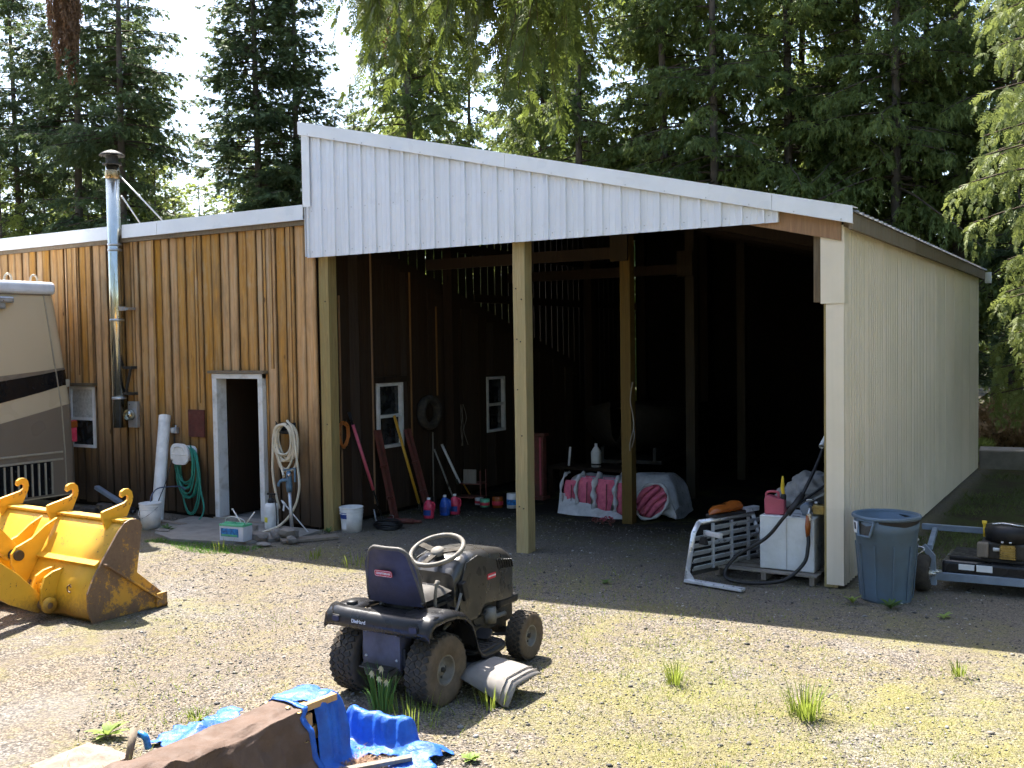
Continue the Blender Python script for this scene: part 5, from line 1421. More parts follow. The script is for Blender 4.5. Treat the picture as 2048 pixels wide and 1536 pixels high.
m = MB(); m.bar((-0.10, 0, 0.87), (0.09, 0, 0.90), 0.03, 0.018); m.bar((0.09, 0, 0.91), (0.09, 0.0, 0.72), 0.026, 0.014, (0, 1, 0)); m.build('lever', M['blue_hydrant'], t)
m = MB(); m.cyl((0.0, -0.04, 0.80), (0.06, -0.05, 0.82), 0.02, 8); m.build('coupling', M['steel'], t)
t = thing('pump_sprayer', 'grey white pump sprayer with a yellow sticker right of the doorway', 'sprayer', (-9.93, 9.95, 0.03))
m = MB(); m.lathe([(0, 0), (0.085, 0), (0.095, 0.02), (0.095, 0.30), (0.08, 0.345), (0.04, 0.36), (0, 0.36)], 24); m.build('tank', M['white_plastic'], t)
m = MB(); m.lathe([(0.045, 0.35), (0.05, 0.39), (0.03, 0.42), (0.012, 0.42), (0.012, 0.47), (0, 0.47)], 16); m.bar((-0.07, 0, 0.475), (0.07, 0, 0.475), 0.03, 0.025); m.build('pump', M['black_plastic'], t, bevel=0.003)
m = MB(); P = []
for k in range(7):
    a = R(-128 + 48 * k / 6); P.append([(0.0965 * math.cos(a), 0.0965 * math.sin(a), z) for z in (0.10, 0.17)])
m.grid(P); m.build('sticker', M['label_yellow'], t)
m = MB(); m.tube(spline([(0.05, -0.03, 0.40), (0.13, -0.06, 0.38), (0.16, -0.07, 0.25), (0.15, -0.06, 0.06)], 6), 0.007, 6); m.build('hose', M['black_hose'], t)
t = thing('spray_wand', 'thin pale rod leaning from the sprayer to the plank', 'rod', (-9.3, 9.98, 0.03))
m = MB(); m.cyl((0, 0, 0), (-0.5, 0.03, 0.39), 0.008, 8); m.build('rod', M['white_plastic'], t); m = MB(); m.cyl((-0.42, 0.025, 0.33), (-0.48, 0.03, 0.375), 0.016, 8); m.bar((-0.44, 0.02, 0.33), (-0.42, -0.02, 0.26), 0.015, 0.03); m.build('grip', M['white_plastic'], t)
# battery on the pad
t = thing('car_battery', 'white battery with a green lid and blue printed label in front of the door', 'battery', (-9.78, 9.16, 0.03), 0.12)
m = MB(); m.bx(-0.19, 0.19, -0.09, 0.09, 0.0, 0.185); m.build('case', M['battery_white'], t, bevel=0.006)
m = MB(); m.bx(-0.193, 0.193, -0.093, 0.093, 0.186, 0.213); lid = m.build('lid', M['battery_green'], t, bevel=0.006)
for xx in (-0.09, 0.09): m = MB(); m.bx(xx - 0.07, xx + 0.07, -0.03, 0.03, 0.213, 0.228); m.build('vent_cap', M['battery_green'], lid, bevel=0.003)
m = MB(); m.tube(spline([(-0.17, 0, 0.20), (-0.15, -0.01, 0.27), (-0.05, -0.02, 0.30), (0.06, -0.02, 0.29), (0.13, 0, 0.26), (0.16, 0, 0.20)], 6), 0.007, 6); m.build('strap', M['galv'], t)
m = MB(); m.bx(-0.165, 0.115, -0.094, -0.0905, 0.055, 0.16); lb = m.build('label', M['label_blue'], t)
m = MB(); m.bx(-0.155, 0.10, -0.0965, -0.0942, 0.06, 0.085); m.build('label_strip', M['battery_green'], lb)
for p0, p1 in (((0.10, 0, 0.21), (-0.02, -0.03, 0.40)), ((0.16, 0, 0.21), (0.30, 0.0, 0.37))):
    m = MB(); m.cyl(p0, p1, 0.009, 8); m.lathe([(0, -.012), (0.013, -.006), (0.013, .006), (0, .012)], 10, p1); m.build('cable_end', M['white_plastic'], t)
# concrete pad, plank, stones, bricks
m = MB(); m.prism([(-11.75, 10.18), (-9.25, 10.18), (-9.18, 9.7), (-9.45, 9.28), (-9.9, 8.98), (-10.6, 8.82), (-11.15, 9.0), (-11.6, 9.5)], 0.05, (0, 0, 0.008), (1, 0, 0), (0, 1, 0)); o = m.build('door_pad', M['concrete']); tag(o, 'worn concrete pad in front of the shed door', None, kind='structure')
o = MB(); o.bx(-0.36, 0.36, -0.11, 0.11, 0, 0.035); o = o.build('ground_plank', M['plank'], None, bevel=0.004); o.location = (-8.98, 9.66, 0.012); o.rotation_euler = (0, 0, 0.9); tag(o, 'short weathered plank lying at the foot of the left post', 'plank')
def rock(loc, s, seed, mat=None, name='rock'):
    bm = bmesh.new(); bmesh.ops.create_icosphere(bm, subdivisions=2, radius=1.0); rr = random.Random(seed)
    dirs = [Vector((rr.gauss(0, 1), rr.gauss(0, 1), rr.gauss(0, 1))).normalized() for _ in range(9)]
    for v in bm.verts:
        k = 1.0
        for d_ in dirs:
            q = v.co.normalized().dot(d_)
            if q > 0.62: k = min(k, 0.66 / max(q, 0.2))
        v.co = Vector((v.co.x * s[0] * k, v.co.y * s[1] * k, v.co.z * s[2] * k))
    zmin = min(v.co.z for v in bm.verts)
    for v in bm.verts: v.co.z -= zmin + s[2] * 0.12
    me = bpy.data.meshes.new(name); bm.to_mesh(me); bm.free(); me.materials.append(mat or M['stone'])
    o = bpy.data.objects.new(name, me); COL.objects.link(o); o.location = loc
    return o
for loc, s, sd, lb in (((-9.53, 9.33, 0.02), (0.17, 0.12, 0.09), 1, 'flat grey stone nearest the battery'), ((-9.36, 9.46, 0.02), (0.11, 0.10, 0.09), 2, 'small angular stone between the two larger ones'), ((-9.19, 9.52, 0.03), (0.20, 0.12, 0.11), 3, 'largest grey stone beside the hydrant'), ((-9.02, 9.38, 0.0), (0.10, 0.08, 0.07), 4, 'small stone leaning on the short plank'), ((-9.28, 9.14, 0.0), (0.13, 0.08, 0.035), 5, 'flat pale stone lying in the moss before the pad'), ((-11.15, 9.15, 0.02), (0.14, 0.09, 0.03), 6, 'flat stone among weeds at the left end of the pad')):
    tag(rock(loc, s, sd), lb, 'rock', 'stones around the shed door')
o = MB(); o.bx(-0.03, 0.03, -0.02, 0.02, 0, 0.15); o = o.build('wood_stub', M['plank'], None, bevel=0.003); o.location = (-9.72, 9.45, 0.03); tag(o, 'short upright wood stub beside the flat stone', 'stub')
bk_me = MB(); bk_me.bx(-0.1, 0.1, -0.05, 0.05, 0, 0.062); bk_me = bk_me.mesh('brick', M['slate_brick'], bevel=0.005)
bp = thing('brick_pile', 'low pile of old dark bricks against the shed wall behind the motorhome', 'brick pile', (-13.55, 9.95, 0))
for k in range(11):
    piece('brick', bk_me, bp, (rg.uniform(-.3, .35), rg.uniform(-.1, .1), 0.0 if k < 6 else 0.064), (0, 0, rg.uniform(-.4, .4)))
t = thing('downpipe', 'grey plastic downpipe length lying against the brick pile', 'pipe', (-13.4, 10.0, 0))
m = MB(); m.bar((-0.45, 0.1, 0.34), (0.62, -0.05, 0.06), 0.08, 0.06); m.build('pipe_wall', M['frame_blue'], t, bevel=0.01); m = MB(); m.bar((0.5, -0.03, 0.09), (0.62, -0.05, 0.06), 0.088, 0.068); m.build('joint_collar', M['black_plastic'], t, bevel=0.006)
o = MB(); o.bar((-12.35, 9.75, 0.02), (-11.3, 9.62, 0.025), 0.10, 0.03); o = o.build('edging_board', M['plank']); tag(o, 'thin weathered board lying below the green hose', 'board')

# ================================================================ things along the inner shed wall
t = thing('extension_cord', 'orange extension cord coiled on the dark inner wall', 'cord', (-9.30, 10.72, 1.08))
m = MB()
for k in range(6):
    w = rg.uniform(0.09, 0.155); h = rg.uniform(0.14, 0.19); yo = rg.uniform(-.02, .02)
    m.tube([(0.012 + rg.uniform(0, .02), yo + w * math.sin(a) * (0.6 + 0.4 * math.cos(a * 0.5) ** 2), 0.19 + h * math.cos(a)) for a in np.linspace(0, 2 * math.pi, 26)[:-1]], 0.0075, 6, closed=True)
m.build('coil', M['orange_cord'], t); m = MB(); m.tube([(0.0, 0.0, 0.39), (0.06, 0, 0.38), (0.07, 0, 0.40)], 0.007, 6); m.build('hook', M['dark_steel'], t)
def pole(name, label, cat, p0, p1, r, mat, parts=()):
    t = thing(name, label, cat, p0); d = Vector(p1) - Vector(p0)
    m = MB(); m.tube([(0, 0, 0), d], r, 10); m.build('handle', mat, t)
    for nm, a, b, rr, mt in parts:
        m = MB(); m.tube([d * a, d * b], rr, 10); m.build(nm, mt, t)
    return t
t = pole('long_tool', 'pink handled long tool with a black grip leaning on the inner wall', 'tool', (-9.02, 11.22, 0.0), (-9.30, 10.90, 1.47), 0.012, M['black_paint'])
m = MB(); d = Vector((-0.28, -0.32, 1.47)); m.tube([d * 0.31, d * 0.95], 0.023, 10); m.build('pink_sleeve', M['pink_pole'], t); m = MB(); m.tube([d * 0.95, d * 1.07], 0.022, 10); m.build('grip', M['black_plastic'], t); m = MB(); m.bar(d * 0.0, d * 0.05, 0.10, 0.02); m.build('blade', M['dark_steel'], t)
t = pole('yellow_tool', 'yellow fibreglass handled tool leaning below the first inner window', 'tool', (-8.94, 12.02, 0.02), (-9.29, 11.86, 1.46), 0.013, M['yellow_pole'])
m = MB(); d = Vector((-0.35, -0.16, 1.44)); m.tube([d * 0.1, d * 1.0], 0.021, 10); m.build('yellow_sleeve', M['yellow_pole'], t); m = MB(); m.bar(d * 0.0, d * 0.09, 0.12, 0.02); m.build('blade', M['dark_steel'], t)
for i, (x_, y0_, y1_, zt, lb) in enumerate(((-8.98, 11.42, 11.42, 1.28, 'dull red steel channel standing below the left side of the first inner window'), (-8.97, 12.22, 12.12, 1.24, 'dull red steel channel leaning right of the yellow handled tool'))):
    t = thing('steel_channel', lb, 'steel beam', (x_, y0_, 0)); d = Vector((-0.30, y1_ - y0_, zt))
    m = MB(); m.bar((0, 0, 0), d, 0.11, 0.012, (1, 0, 0.2)); m.build('web', M['red_steel'], t)
    for s in (-1, 1): m = MB(); m.bar(Vector((0.02, s * 0.052, 0)), d + Vector((0.02, s * 0.052, 0)), 0.012, 0.05, (1, 0, 0.2)); m.build('flange', M['red_steel'], t)
    for q in (0.25, 0.6): m = MB(); m.bar(d * q + Vector((0.03, -0.10, 0)), d * q + Vector((0.03, 0.03, 0)), 0.03, 0.03); m.build('lug', M['red_steel'], t)
for (p0, p1, r, mt, lb) in (((-9.22, 12.72, 0), (-9.30, 12.84, 1.13), 0.011, 'plank', 'thin grey wooden handle leaning under the hung tyre'), ((-9.05, 13.06, 0), (-9.29, 12.86, 0.86), 0.014, 'plank', 'pale handle crossing behind the blue and red jugs'), ((-9.02, 13.16, 0.3), (-9.29, 13.06, 0.92), 0.02, 'white_plastic', 'short white plastic handle propped at the inner wall'), ((-9.05, 13.55, 0), (-9.29, 13.28, 0.62), 0.014, 'yellow_pole', 'short yellow wooden handle beside the wire rack')):
    t = pole('hand_tool', lb, 'tool', p0, p1, r, M[mt]); d = Vector(p1) - Vector(p0)
    m = MB(); m.bar((0, 0, -0.0), d * 0.12, 0.14, 0.012, (1, 0, 0)); m.build('blade', M['dark_steel'], t); t['group'] = 'handles leaning on the inner wall'
t = thing('hung_tyre', 'black tyre hung on the inner wall right of the first window', 'tyre', (-9.24, 12.68, 1.45))
m = MB(); m.lathe([(0.17, -0.05), (0.20, -0.07), (0.25, -0.065), (0.275, 0.0), (0.25, 0.065), (0.20, 0.07), (0.17, 0.05), (0.17, -0.05)], 32, (0, 0, 0), 'x'); m.build('casing', M['rubber'], t)
m = MB(); m.cyl((-0.08, 0, 0.18), (0.08, 0, 0.19), 0.01, 8); m.build('peg', M['dark_steel'], t)
t = thing('wire_coil', 'loose grey wires hanging on the inner wall between the windows', 'wire', (-9.28, 13.5, 1.1))
for k in range(5):
    m = MB(); y_ = rg.uniform(-.18, .22); m.tube(spline([(0.0, y_, 0.42), (0.03, y_ + rg.uniform(-.05, .05), 0.2), (0.02, y_ + rg.uniform(-.08, .08), 0.0), (0.03, y_ + rg.uniform(-.1, .1), -0.25)], 5), 0.005, 5); m.build('strand', M['plank'], t)
def jug(label, loc, mat):
    t = thing('fluid_jug', label, 'jug', loc, rg.uniform(-.4, .4), 'washer fluid jugs by the wall')
    m = MB(); pr = [(0.0, 0.0), (0.074, 0.0), (0.080, 0.012), (0.080, 0.15), (0.072, 0.20), (0.045, 0.245), (0.022, 0.262), (0.022, 0.285), (0, 0.285)]
    m.lathe(pr, 18); m.v = [(p[0], p[1] * 0.8, p[2]) for p in m.v]; m.build('body', mat, t)
    m = MB(); m.lathe([(0.026, 0.268), (0.026, 0.296), (0.0, 0.298)], 14); m.build('cap', M['white_plastic'], t)
    m = MB(); m.tube(spline([(0.05, 0, 0.235), (0.085, 0, 0.215), (0.09, 0, 0.15), (0.075, 0, 0.11)], 5), 0.012, 8); m.build('handle', mat, t)
    m = MB(); P = []
    for k in range(9):
        a = R(-150 + 100 * k / 8); P.append([(0.0812 * math.cos(a), 0.0812 * .8 * math.sin(a), z) for z in (0.045, 0.125)])
    m.grid(P); m.build('label', M['label_navy'], t)
jug('red fluid jug standing in front, nearest the yellow handled tool', (-8.60, 11.74, 0), M['fluid_red'])
jug('blue fluid jug standing behind the front red jug', (-8.54, 12.06, 0), M['fluid_blue'])
jug('red fluid jug standing right beside the blue jug', (-8.46, 12.20, 0), M['fluid_red'])
t = thing('hose_coil', 'coil of black hose lying on the gravel beside the labelled bucket', 'hose', (-8.62, 10.82, 0.0))
m = MB()
for k in range(5): m.tube([((0.19 + 0.02 * math.sin(k)) * math.cos(a), (0.16) * math.sin(a), 0.02 + 0.018 * k + 0.01 * math.sin(2 * a + k)) for a in np.linspace(0, 2 * math.pi, 26)[:-1]], 0.012, 7, closed=True)
m.build('loops', M['black_hose'], t); m = MB(); m.tube(spline([(-0.17, 0, 0.06), (-0.24, 0.04, 0.10), (-0.32, 0.10, 0.22)], 5), 0.011, 7); m.build('tail', M['galv'], t)
t = thing('trailer_jack', 'rusty red trailer jack lying on the gravel behind the hose coil', 'jack', (-8.68, 11.2, 0.0), 0.3)
m = MB(); m.cyl((-0.15, 0, 0.04), (0.18, 0, 0.04), 0.035, 12); m.build('tube', M['red_steel'], t); m = MB(); m.cyl((0.18, 0, 0.04), (0.3, 0, 0.035), 0.022, 10); m.bx(-0.2, -0.15, -0.05, 0.05, 0, 0.08); m.build('foot', M['red_steel'], t); m = MB(); m.tube([(-0.12, 0, 0.07), (-0.12, 0, 0.11), (-0.2, 0.05, 0.11)], 0.008, 6); m.build('crank', M['steel'], t)
# clutter at the foot of the wall
for i, (loc, r, h, mt, lb) in enumerate((((-8.42, 12.95, 0), 0.075, 0.12, 'battery_green', 'green topped can lying among the wall clutter'), ((-8.22, 13.0, 0), 0.085, 0.16, 'amber', 'orange can standing among the wall clutter'), ((-7.98, 13.05, 0), 0.09, 0.22, 'white_plastic', 'white tub with a blue band left of the front middle post'), ((-8.62, 13.1, 0), 0.07, 0.1, 'white_plastic', 'small white tin at the left of the wall clutter'))):
    t = thing('storage_can', lb, 'can', loc, 0, 'cans on the barn floor by the wall')
    m = MB(); m.lathe([(0, 0), (r, 0), (r, h), (r * .93, h + .006), (0, h + .006)], 20); m.build('body', M[mt], t); m = MB(); m.lathe([(r + .001, h * .25), (r + .002, h * .28), (r + .002, h * .6), (r + .001, h * .63)], 20); m.build('label', M['label_blue'] if i == 2 else M['red_badge'], t)
t = thing('wire_rack', 'dark wire rack with a pale panel on the barn floor between the windows', 'rack', (-8.95, 13.35, 0), 0.2)
m = MB()
for a in (-0.22, 0.22):
    for b in (-0.12, 0.12): m.cyl((a, b, 0), (a, b, 0.5), 0.012, 6)
m.bx(-0.23, 0.23, -0.13, 0.13, 0.28, 0.30); m.bx(-0.23, 0.23, -0.13, 0.13, 0.06, 0.08); m.build('frame', M['red_steel'], t); m = MB(); m.bx(-0.06, 0.16, -0.14, -0.125, 0.30, 0.52); m.build('panel', M['plank'], t)
t = thing('red_jack_stand', 'tall red steel stand behind the front middle post', 'stand', (-8.03, 13.99, 0))
m = MB(); m.bx(-0.12, 0.12, -0.12, 0.12, 0, 0.05); m.build('base', M['red_steel'], t, bevel=0.006); m = MB(); m.bx(-0.09, 0.09, -0.06, 0.06, 0.05, 1.02); m.build('column', M['red_steel'], t, bevel=0.01)
m = MB(); m.bx(0.03, 0.06, -0.075, -0.06, 0.08, 1.0); m.build('rail', M['red'], t); m = MB(); m.bx(-0.13, 0.13, -0.08, 0.08, 1.02, 1.06); m.build('top_plate', M['red_steel'], t, bevel=0.005)
# insulation: one wide low bundle, torn open at the front, its right end rolled
def insulation():
    t = thing('insulation_bundle', 'wide bundle of pink insulation in torn white plastic around the inner post', 'insulation', (-6.22, 13.0, 0), 0.03)
    m = MB(); rings = []; n = 30
    for i in range(25):
        q = i / 24; x_ = -0.80 + 1.68 * q
        hh = (0.60 - 0.05 * math.sin(6 * q)) * (1 - 0.75 * max(0, (0.05 - q) / 0.05) ** 2) * math.sqrt(max(0.02, 1 - max(0, (q - 0.86) / 0.14) ** 2 * 0.9))
        dp = 0.95 * (0.75 + 0.25 * math.sin(math.pi * q))
        ring = []
        for k in range(n):
            a = 2 * math.pi * k / n; ex = 0.62
            cy, cz = math.copysign(abs(math.cos(a)) ** ex, math.cos(a)), math.copysign(abs(math.sin(a)) ** ex, math.sin(a))
            w_ = 1 + 0.035 * math.sin(17 * q + 3 * a) + 0.03 * math.sin(31 * q - 4 * a) + 0.02 * math.sin(53 * q + 9 * a)
            ring.append(Vector((x_ + 0.02 * math.sin(5 * a + 9 * q), 0.02 + dp / 2 - cy * dp / 2 * w_, max(0.006, hh / 2 + cz * hh / 2 * w_ * (1 - 0.22 * (1 - cy) / 2)))))
        rings.append(ring)
    m.grid([r + [r[0]] for r in rings]); m.add(rings[0], [tuple(range(n))]); m.add(rings[-1], [tuple(range(n))[::-1]]); m.build('plastic_wrap', M['wrap'], t)
    # batts showing through the torn front of the left half
    for k, (xc, w_, z1) in enumerate(((-0.70, 0.20, 0.50), (-0.45, 0.24, 0.55), (-0.14, 0.30, 0.54), (0.12, 0.16, 0.50))):
        m = MB(); P = []
        for i in range(9):
            q = i / 8; row = []
            for j in range(9):
                u = -1 + j / 4; wv = w_ / 2 * (1 - 0.25 * (2 * q - 1) ** 4) * (0.75 + 0.35 * q)
                row.append((xc + wv * u - 0.05 * (1 - q), -0.03 - 0.05 * (1 - u * u) * (1 - (2 * q - 1) ** 4) + 0.006 * math.sin(13 * u + 9 * q + k), 0.05 + (z1 - 0.05) * q))
            P.append(row)
        m.grid(P); m.grid([[(p[0], 0.16, p[2]) for p in r] for r in P]); m.build('insulation_batt', M['pink'], t)
        m = MB(); m.bar((xc + 0.02, -0.083, 0.10), (xc + 0.035, -0.083, z1 - 0.06), 0.010, 0.006, (0, 1, 0)); m.build('crease_shade', M['maroon'], t)  # dark strip standing in for the shade in the crease
    for xs_, w_ in ((-0.58, 0.035), (-0.30, 0.055), (0.03, 0.045), (-0.82, 0.03), (0.22, 0.03)):
        m = MB(); m.tube(spline([(xs_ - 0.05, -0.05, 0.03), (xs_ + 0.01, -0.10, 0.20), (xs_ - 0.015, -0.09, 0.38), (xs_ + 0.02, -0.03, 0.56), (xs_ + 0.04, 0.10, 0.60)], 6), [w_ * (0.7 + 0.3 * math.sin(i_ * 1.1 + xs_ * 9)) for i_ in range(25)], 8, flat=0.55); m.build('plastic_fold', M['wrap'], t)
    m = MB(); P = []
    for i in range(17):
        q = i / 16; row = []
        for j in range(6):
            s_ = j / 5; row.append((-0.86 + 1.05 * q, -0.08 - 0.10 * s_ + 0.025 * math.sin(11 * q + 2 * s_), max(0.01, (0.26 * (1 - q) ** 1.3 + 0.05) * (1 - s_ * .92) + 0.02 * math.sin(17 * q) * (1 - s_))))
        P.append(row)
    m.grid(P); m.build('torn_flap', M['wrap'], t)
    # rolled end at the right of the post: pink layers in a slanted oval
    c_, s_ = math.cos(0.8), math.sin(0.8)
    def oval(a, k=1.0): return Vector((0.56 + (0.27 * math.cos(a) * c_ - 0.20 * math.sin(a) * s_) * k, -0.05, 0.275 + (0.27 * math.cos(a) * s_ + 0.20 * math.sin(a) * c_) * k))
    m = MB(); m.add([oval(0, 0) + Vector((0, 0.02, 0))] + [oval(a) + Vector((0, 0.03, 0)) for a in np.linspace(0, 2 * math.pi, 29)[:-1]], [(0, i + 1, (i + 1) % 28 + 1) for i in range(28)], True); m.build('roll_end', M['pink'], t)
    for o_ in (-0.13, -0.05, 0.05, 0.13):
        pts = []
        for q in np.linspace(-1, 1, 11):
            L = 0.25 * math.sqrt(max(0.05, 1 - (o_ / 0.19) ** 2)); a_ = q * L; b_ = o_ + 0.03 * (1 - q * q)
            pts.append((0.56 + c_ * a_ - s_ * b_, -0.055, 0.275 + s_ * a_ + c_ * b_))
        m = MB(); m.tube(pts, [0.025 + 0.02 * math.sin(math.pi * i_ / 10) for i_ in range(11)], 8); m.build('insulation_batt', M['pink'], t)
    m = MB(); m.tube([oval(a, 1.06) + Vector((0, -0.01 + 0.015 * math.sin(5 * a), 0)) for a in np.linspace(0, 2 * math.pi, 37)[:-1]], [0.022 + 0.008 * math.sin(i_ * 1.3) for i_ in range(36)], 8, closed=True); m.build('plastic_fold', M['wrap'], t)
insulation()
t = thing('chain_heap', 'small heap of red and rusty chain at the foot of the inner post', 'chain', (-6.12, 12.42, 0))
for k in range(14):
    m = MB(); m.tube([(0.03 * math.cos(a), 0.018 * math.sin(a), 0) for a in np.linspace(0, 2 * math.pi, 11)[:-1]], 0.009, 6, closed=True); o = m.build('link', M['red_steel'] if k % 3 else M['red'], t); o.location = (rg.uniform(-.13, .15), rg.uniform(-.1, .1), 0.025 + rg.uniform(0, .06)); o.rotation_euler = (rg.uniform(-1, 1), rg.uniform(-1, 1), rg.uniform(0, 3))
# dim things deep in the barn
t = thing('boat', 'dim grey boat hull on a trailer deep in the barn', 'boat', (-7.6, 17.2, 0), 0.15)
m = MB(); rings = []
for i in range(9):
    q = i / 8; yy = -1.9 + 3.8 * q; w_ = 0.95 * (1 - max(0, (0.35 - q) / 0.35) ** 2 * 0.9); dz = 0.25 * max(0, (0.35 - q) / 0.35) ** 1.5
    rings.append([Vector((w_, yy, 1.25 + dz)), Vector((w_ * .95, yy, 0.95 + dz)), Vector((w_ * .7, yy, 0.68 + dz)), Vector((0, yy, 0.52 + dz * 1.2)), Vector((-w_ * .7, yy, 0.68 + dz)), Vector((-w_ * .95, yy, 0.95 + dz)), Vector((-w_, yy, 1.25 + dz))])
m.grid(rings); m.add(rings[-1], [tuple(range(7))]); m.build('hull', pm('dull_hull', (0.022, 0.019, 0.015), 0.8, spec=0.1), t, solid=0.02)
m = MB(); m.bx(-0.6, 0.6, -1.2, 1.6, 0.38, 0.44); m.bx(-0.03, 0.03, -2.3, -1.2, 0.38, 0.44); m.bx(-0.5, -0.44, -1.2, 1.6, 0.44, 0.66); m.bx(0.44, 0.5, -1.2, 1.6, 0.44, 0.66); m.build('trailer', M['dark_steel'], t)
for s in (-1, 1): m = MB(); m.lathe([(0.12, -.07), (0.26, -.07), (0.29, 0), (0.26, .07), (0.12, .07), (0, .03)], 20, (s * 0.75, 0.6, 0.29), 'x'); m.build('wheel', M['rubber'], t)
m = MB(); m.bx(-0.96, 0.96, -0.2, 1.9, 1.25, 1.29); m.build('cover', M['dark_lining'], t)
t = thing('white_jug', 'pale plastic container on a dark bench behind the insulation', 'container', (-7.28, 14.5, 0.50))
m = MB(); m.lathe([(0, 0), (0.08, 0), (0.085, 0.24), (0.05, 0.30), (0.025, 0.33), (0.025, 0.38), (0, 0.38)], 16); m.build('body', M['white_plastic'], t)
m = MB(); m.lathe([(0.0865, 0.035), (0.0865, 0.06)], 16); m.build('band', M['black_plastic'], t)
t = thing('work_bench', 'dark low bench behind the insulation bundle', 'bench', (-7.2, 14.6, 0))
m = MB(); m.bx(-0.9, 0.5, -0.25, 0.25, 0.45, 0.495); m.build('top', M['beam_dark'], t)
for a in (-0.85, 0.45):
    for b in (-0.2, 0.2): m = MB(); m.bx(a - .04, a + .04, b - .04, b + .04, 0, 0.45); m.build('leg', M['beam_dark'], t)
o = MB(); o.cyl((-7.78, 14.5, 0.497), (-7.76, 14.52, 0.80), 0.02, 8); o = o.build('white_rod', M['white_plastic']); tag(o, 'short white rod standing on the dark bench', 'rod')

# ================================================================ right front corner of the barn
t = thing('wood_pallet', 'low grey wooden pallet under the white tank', 'pallet', (-3.22, 10.78, 0))
pb = unit(M['plank'])
for k in range(7): piece('slat', pb, t, (0, -0.50 + k * 0.165, 0.092), (0, 0, 0), (1.1, 0.10, 0.018))
for xx in (-0.5, 0, 0.5): piece('runner', pb, t, (xx, 0, 0.042), (0, 0, 0), (0.05, 1.08, 0.080))
t = thing('fuel_tank', 'square white steel fuel tank standing on the pallet', 'tank', (-3.01, 10.62, 0.102))
m = MB(); m.bx(-0.285, 0.285, -0.26, 0.24, 0, 0.56); m.build('tank_body', M['tank'], t, bevel=0.012, segs=3)
m = MB(); m.bx(-0.004, 0.004, -0.2635, -0.2605, 0.01, 0.55); m.bx(-0.286, 0.286, -0.262, -0.2602, 0.545, 0.549); m.build('weld_seam', M['galv'], t)
m = MB(); m.lathe([(0.05, 0.56), (0.05, 0.59), (0, 0.595)], 14, (-0.12, 0.1, 0)); m.build('filler_cap', M['dark_steel'], t)
for xx in (-0.05, 0.08): m = MB(); m.bx(xx - 0.04, xx + 0.04, -0.2, -0.17, 0.5605, 0.562); m.build('stain_patch', M['dark_steel'], t)
t = thing('fuel_pump', 'grey and brass fuel transfer pump on the tank corner', 'pump', (-2.80, 10.55, 0.662))
m = MB(); m.lathe([(0, -0.07), (0.05, -0.07), (0.06, -0.05), (0.06, 0.05), (0.05, 0.07), (0, 0.07)], 18, (-0.05, 0, 0.075), 'y'); m.bx(-0.09, -0.01, -0.04, 0.04, 0, 0.05); m.build('housing', M['frame_blue'], t, bevel=0.004)
m = MB(); m.bx(0.02, 0.14, -0.05, 0.05, 0.02, 0.12); m.cyl((-0.0, 0, 0.07), (0.05, 0, 0.07), 0.03, 10); m.build('meter', M['brass'], t, bevel=0.01)
m = MB(); m.lathe([(0, 0), (0.025, 0), (0.03, 0.02), (0.02, 0.035), (0, 0.035)], 12, (0.05, 0.0, 0.12)); m.tube([(-0.05, 0, 0.13), (-0.05, 0, 0.16), (0.02, 0, 0.17)], 0.01, 6); m.build('valve', M['steel'], t)
t = thing('fuel_nozzle', 'amber fuel nozzle hanging at the front right edge of the tank', 'nozzle', (-2.78, 10.33, 0.48))
m = MB(); m.tube([(0, 0, 0.22), (0.0, -0.01, 0.10), (0.0, -0.01, 0.0)], [0.022, 0.030, 0.020], 10); m.build('grip', M['amber'], t); m = MB(); m.bx(-0.01, 0.035, -0.02, 0.015, 0.16, 0.24); m.build('guard', M['steel'], t, bevel=0.004); m = MB(); m.tube(spline([(0.0, 0, 0.22), (0.01, 0.03, 0.28), (0.0, 0.10, 0.30)], 5), 0.012, 8); m.build('spout', M['steel'], t)
t = thing('fuel_hose', 'thick black hose looping over the white tank to the ground', 'hose', (-3.1, 10.3, 0))
m = MB(); m.tube(spline([(0.40, 0.62, 1.55), (0.33, 0.40, 1.22), (0.22, 0.10, 0.86), (0.08, -0.02, 0.66), (-0.10, -0.03, 0.44), (-0.36, -0.13, 0.26), (-0.47, -0.23, 0.10), (-0.40, -0.30, 0.025), (-0.12, -0.30, 0.02), (0.14, -0.18, 0.06), (0.30, -0.06, 0.22), (0.33, -0.01, 0.38), (0.325, 0.02, 0.49)], 8), 0.019, 10); m.build('hose_run', M['black_hose'], t)
m = MB(); m.tube([(0.24, 0.14, 0.90), (0.12, 0.0, 0.70)], 0.032, 10); m.build('hose_sleeve', M['black_plastic'], t)
# gas can
t = thing('gas_can', 'faded red plastic gas can with a yellow spout on the tank', 'gas can', (-3.17, 10.50, 0.662), 0.15)
m = MB(); pr = [(-0.10, 0), (0.10, 0), (0.105, 0.02), (0.105, 0.155), (0.07, 0.165), (0.03, 0.175), (-0.07, 0.20), (-0.105, 0.17)]
m.prism(pr, 0.15, (0, 0, 0)); m.build('body', M['red'], t, bevel=0.015, segs=3)
m = MB(); m.tube(spline([(-0.09, 0, 0.17), (-0.09, 0, 0.215), (-0.05, 0, 0.235), (0.02, 0, 0.232), (0.035, 0, 0.21), (0.035, 0, 0.17)], 6), 0.013, 8); m.build('handle', M['red'], t)
m = MB(); m.lathe([(0.028, 0.155), (0.03, 0.20), (0.018, 0.215), (0, 0.215)], 14, (0.085, 0, 0)); m.build('collar', M['black_plastic'], t)
m = MB(); m.tube([(0.085, 0, 0.21), (0.075, 0, 0.27), (0.078, 0, 0.36), (0.08, 0, 0.40)], [0.018, 0.020, 0.014, 0.008], 10)
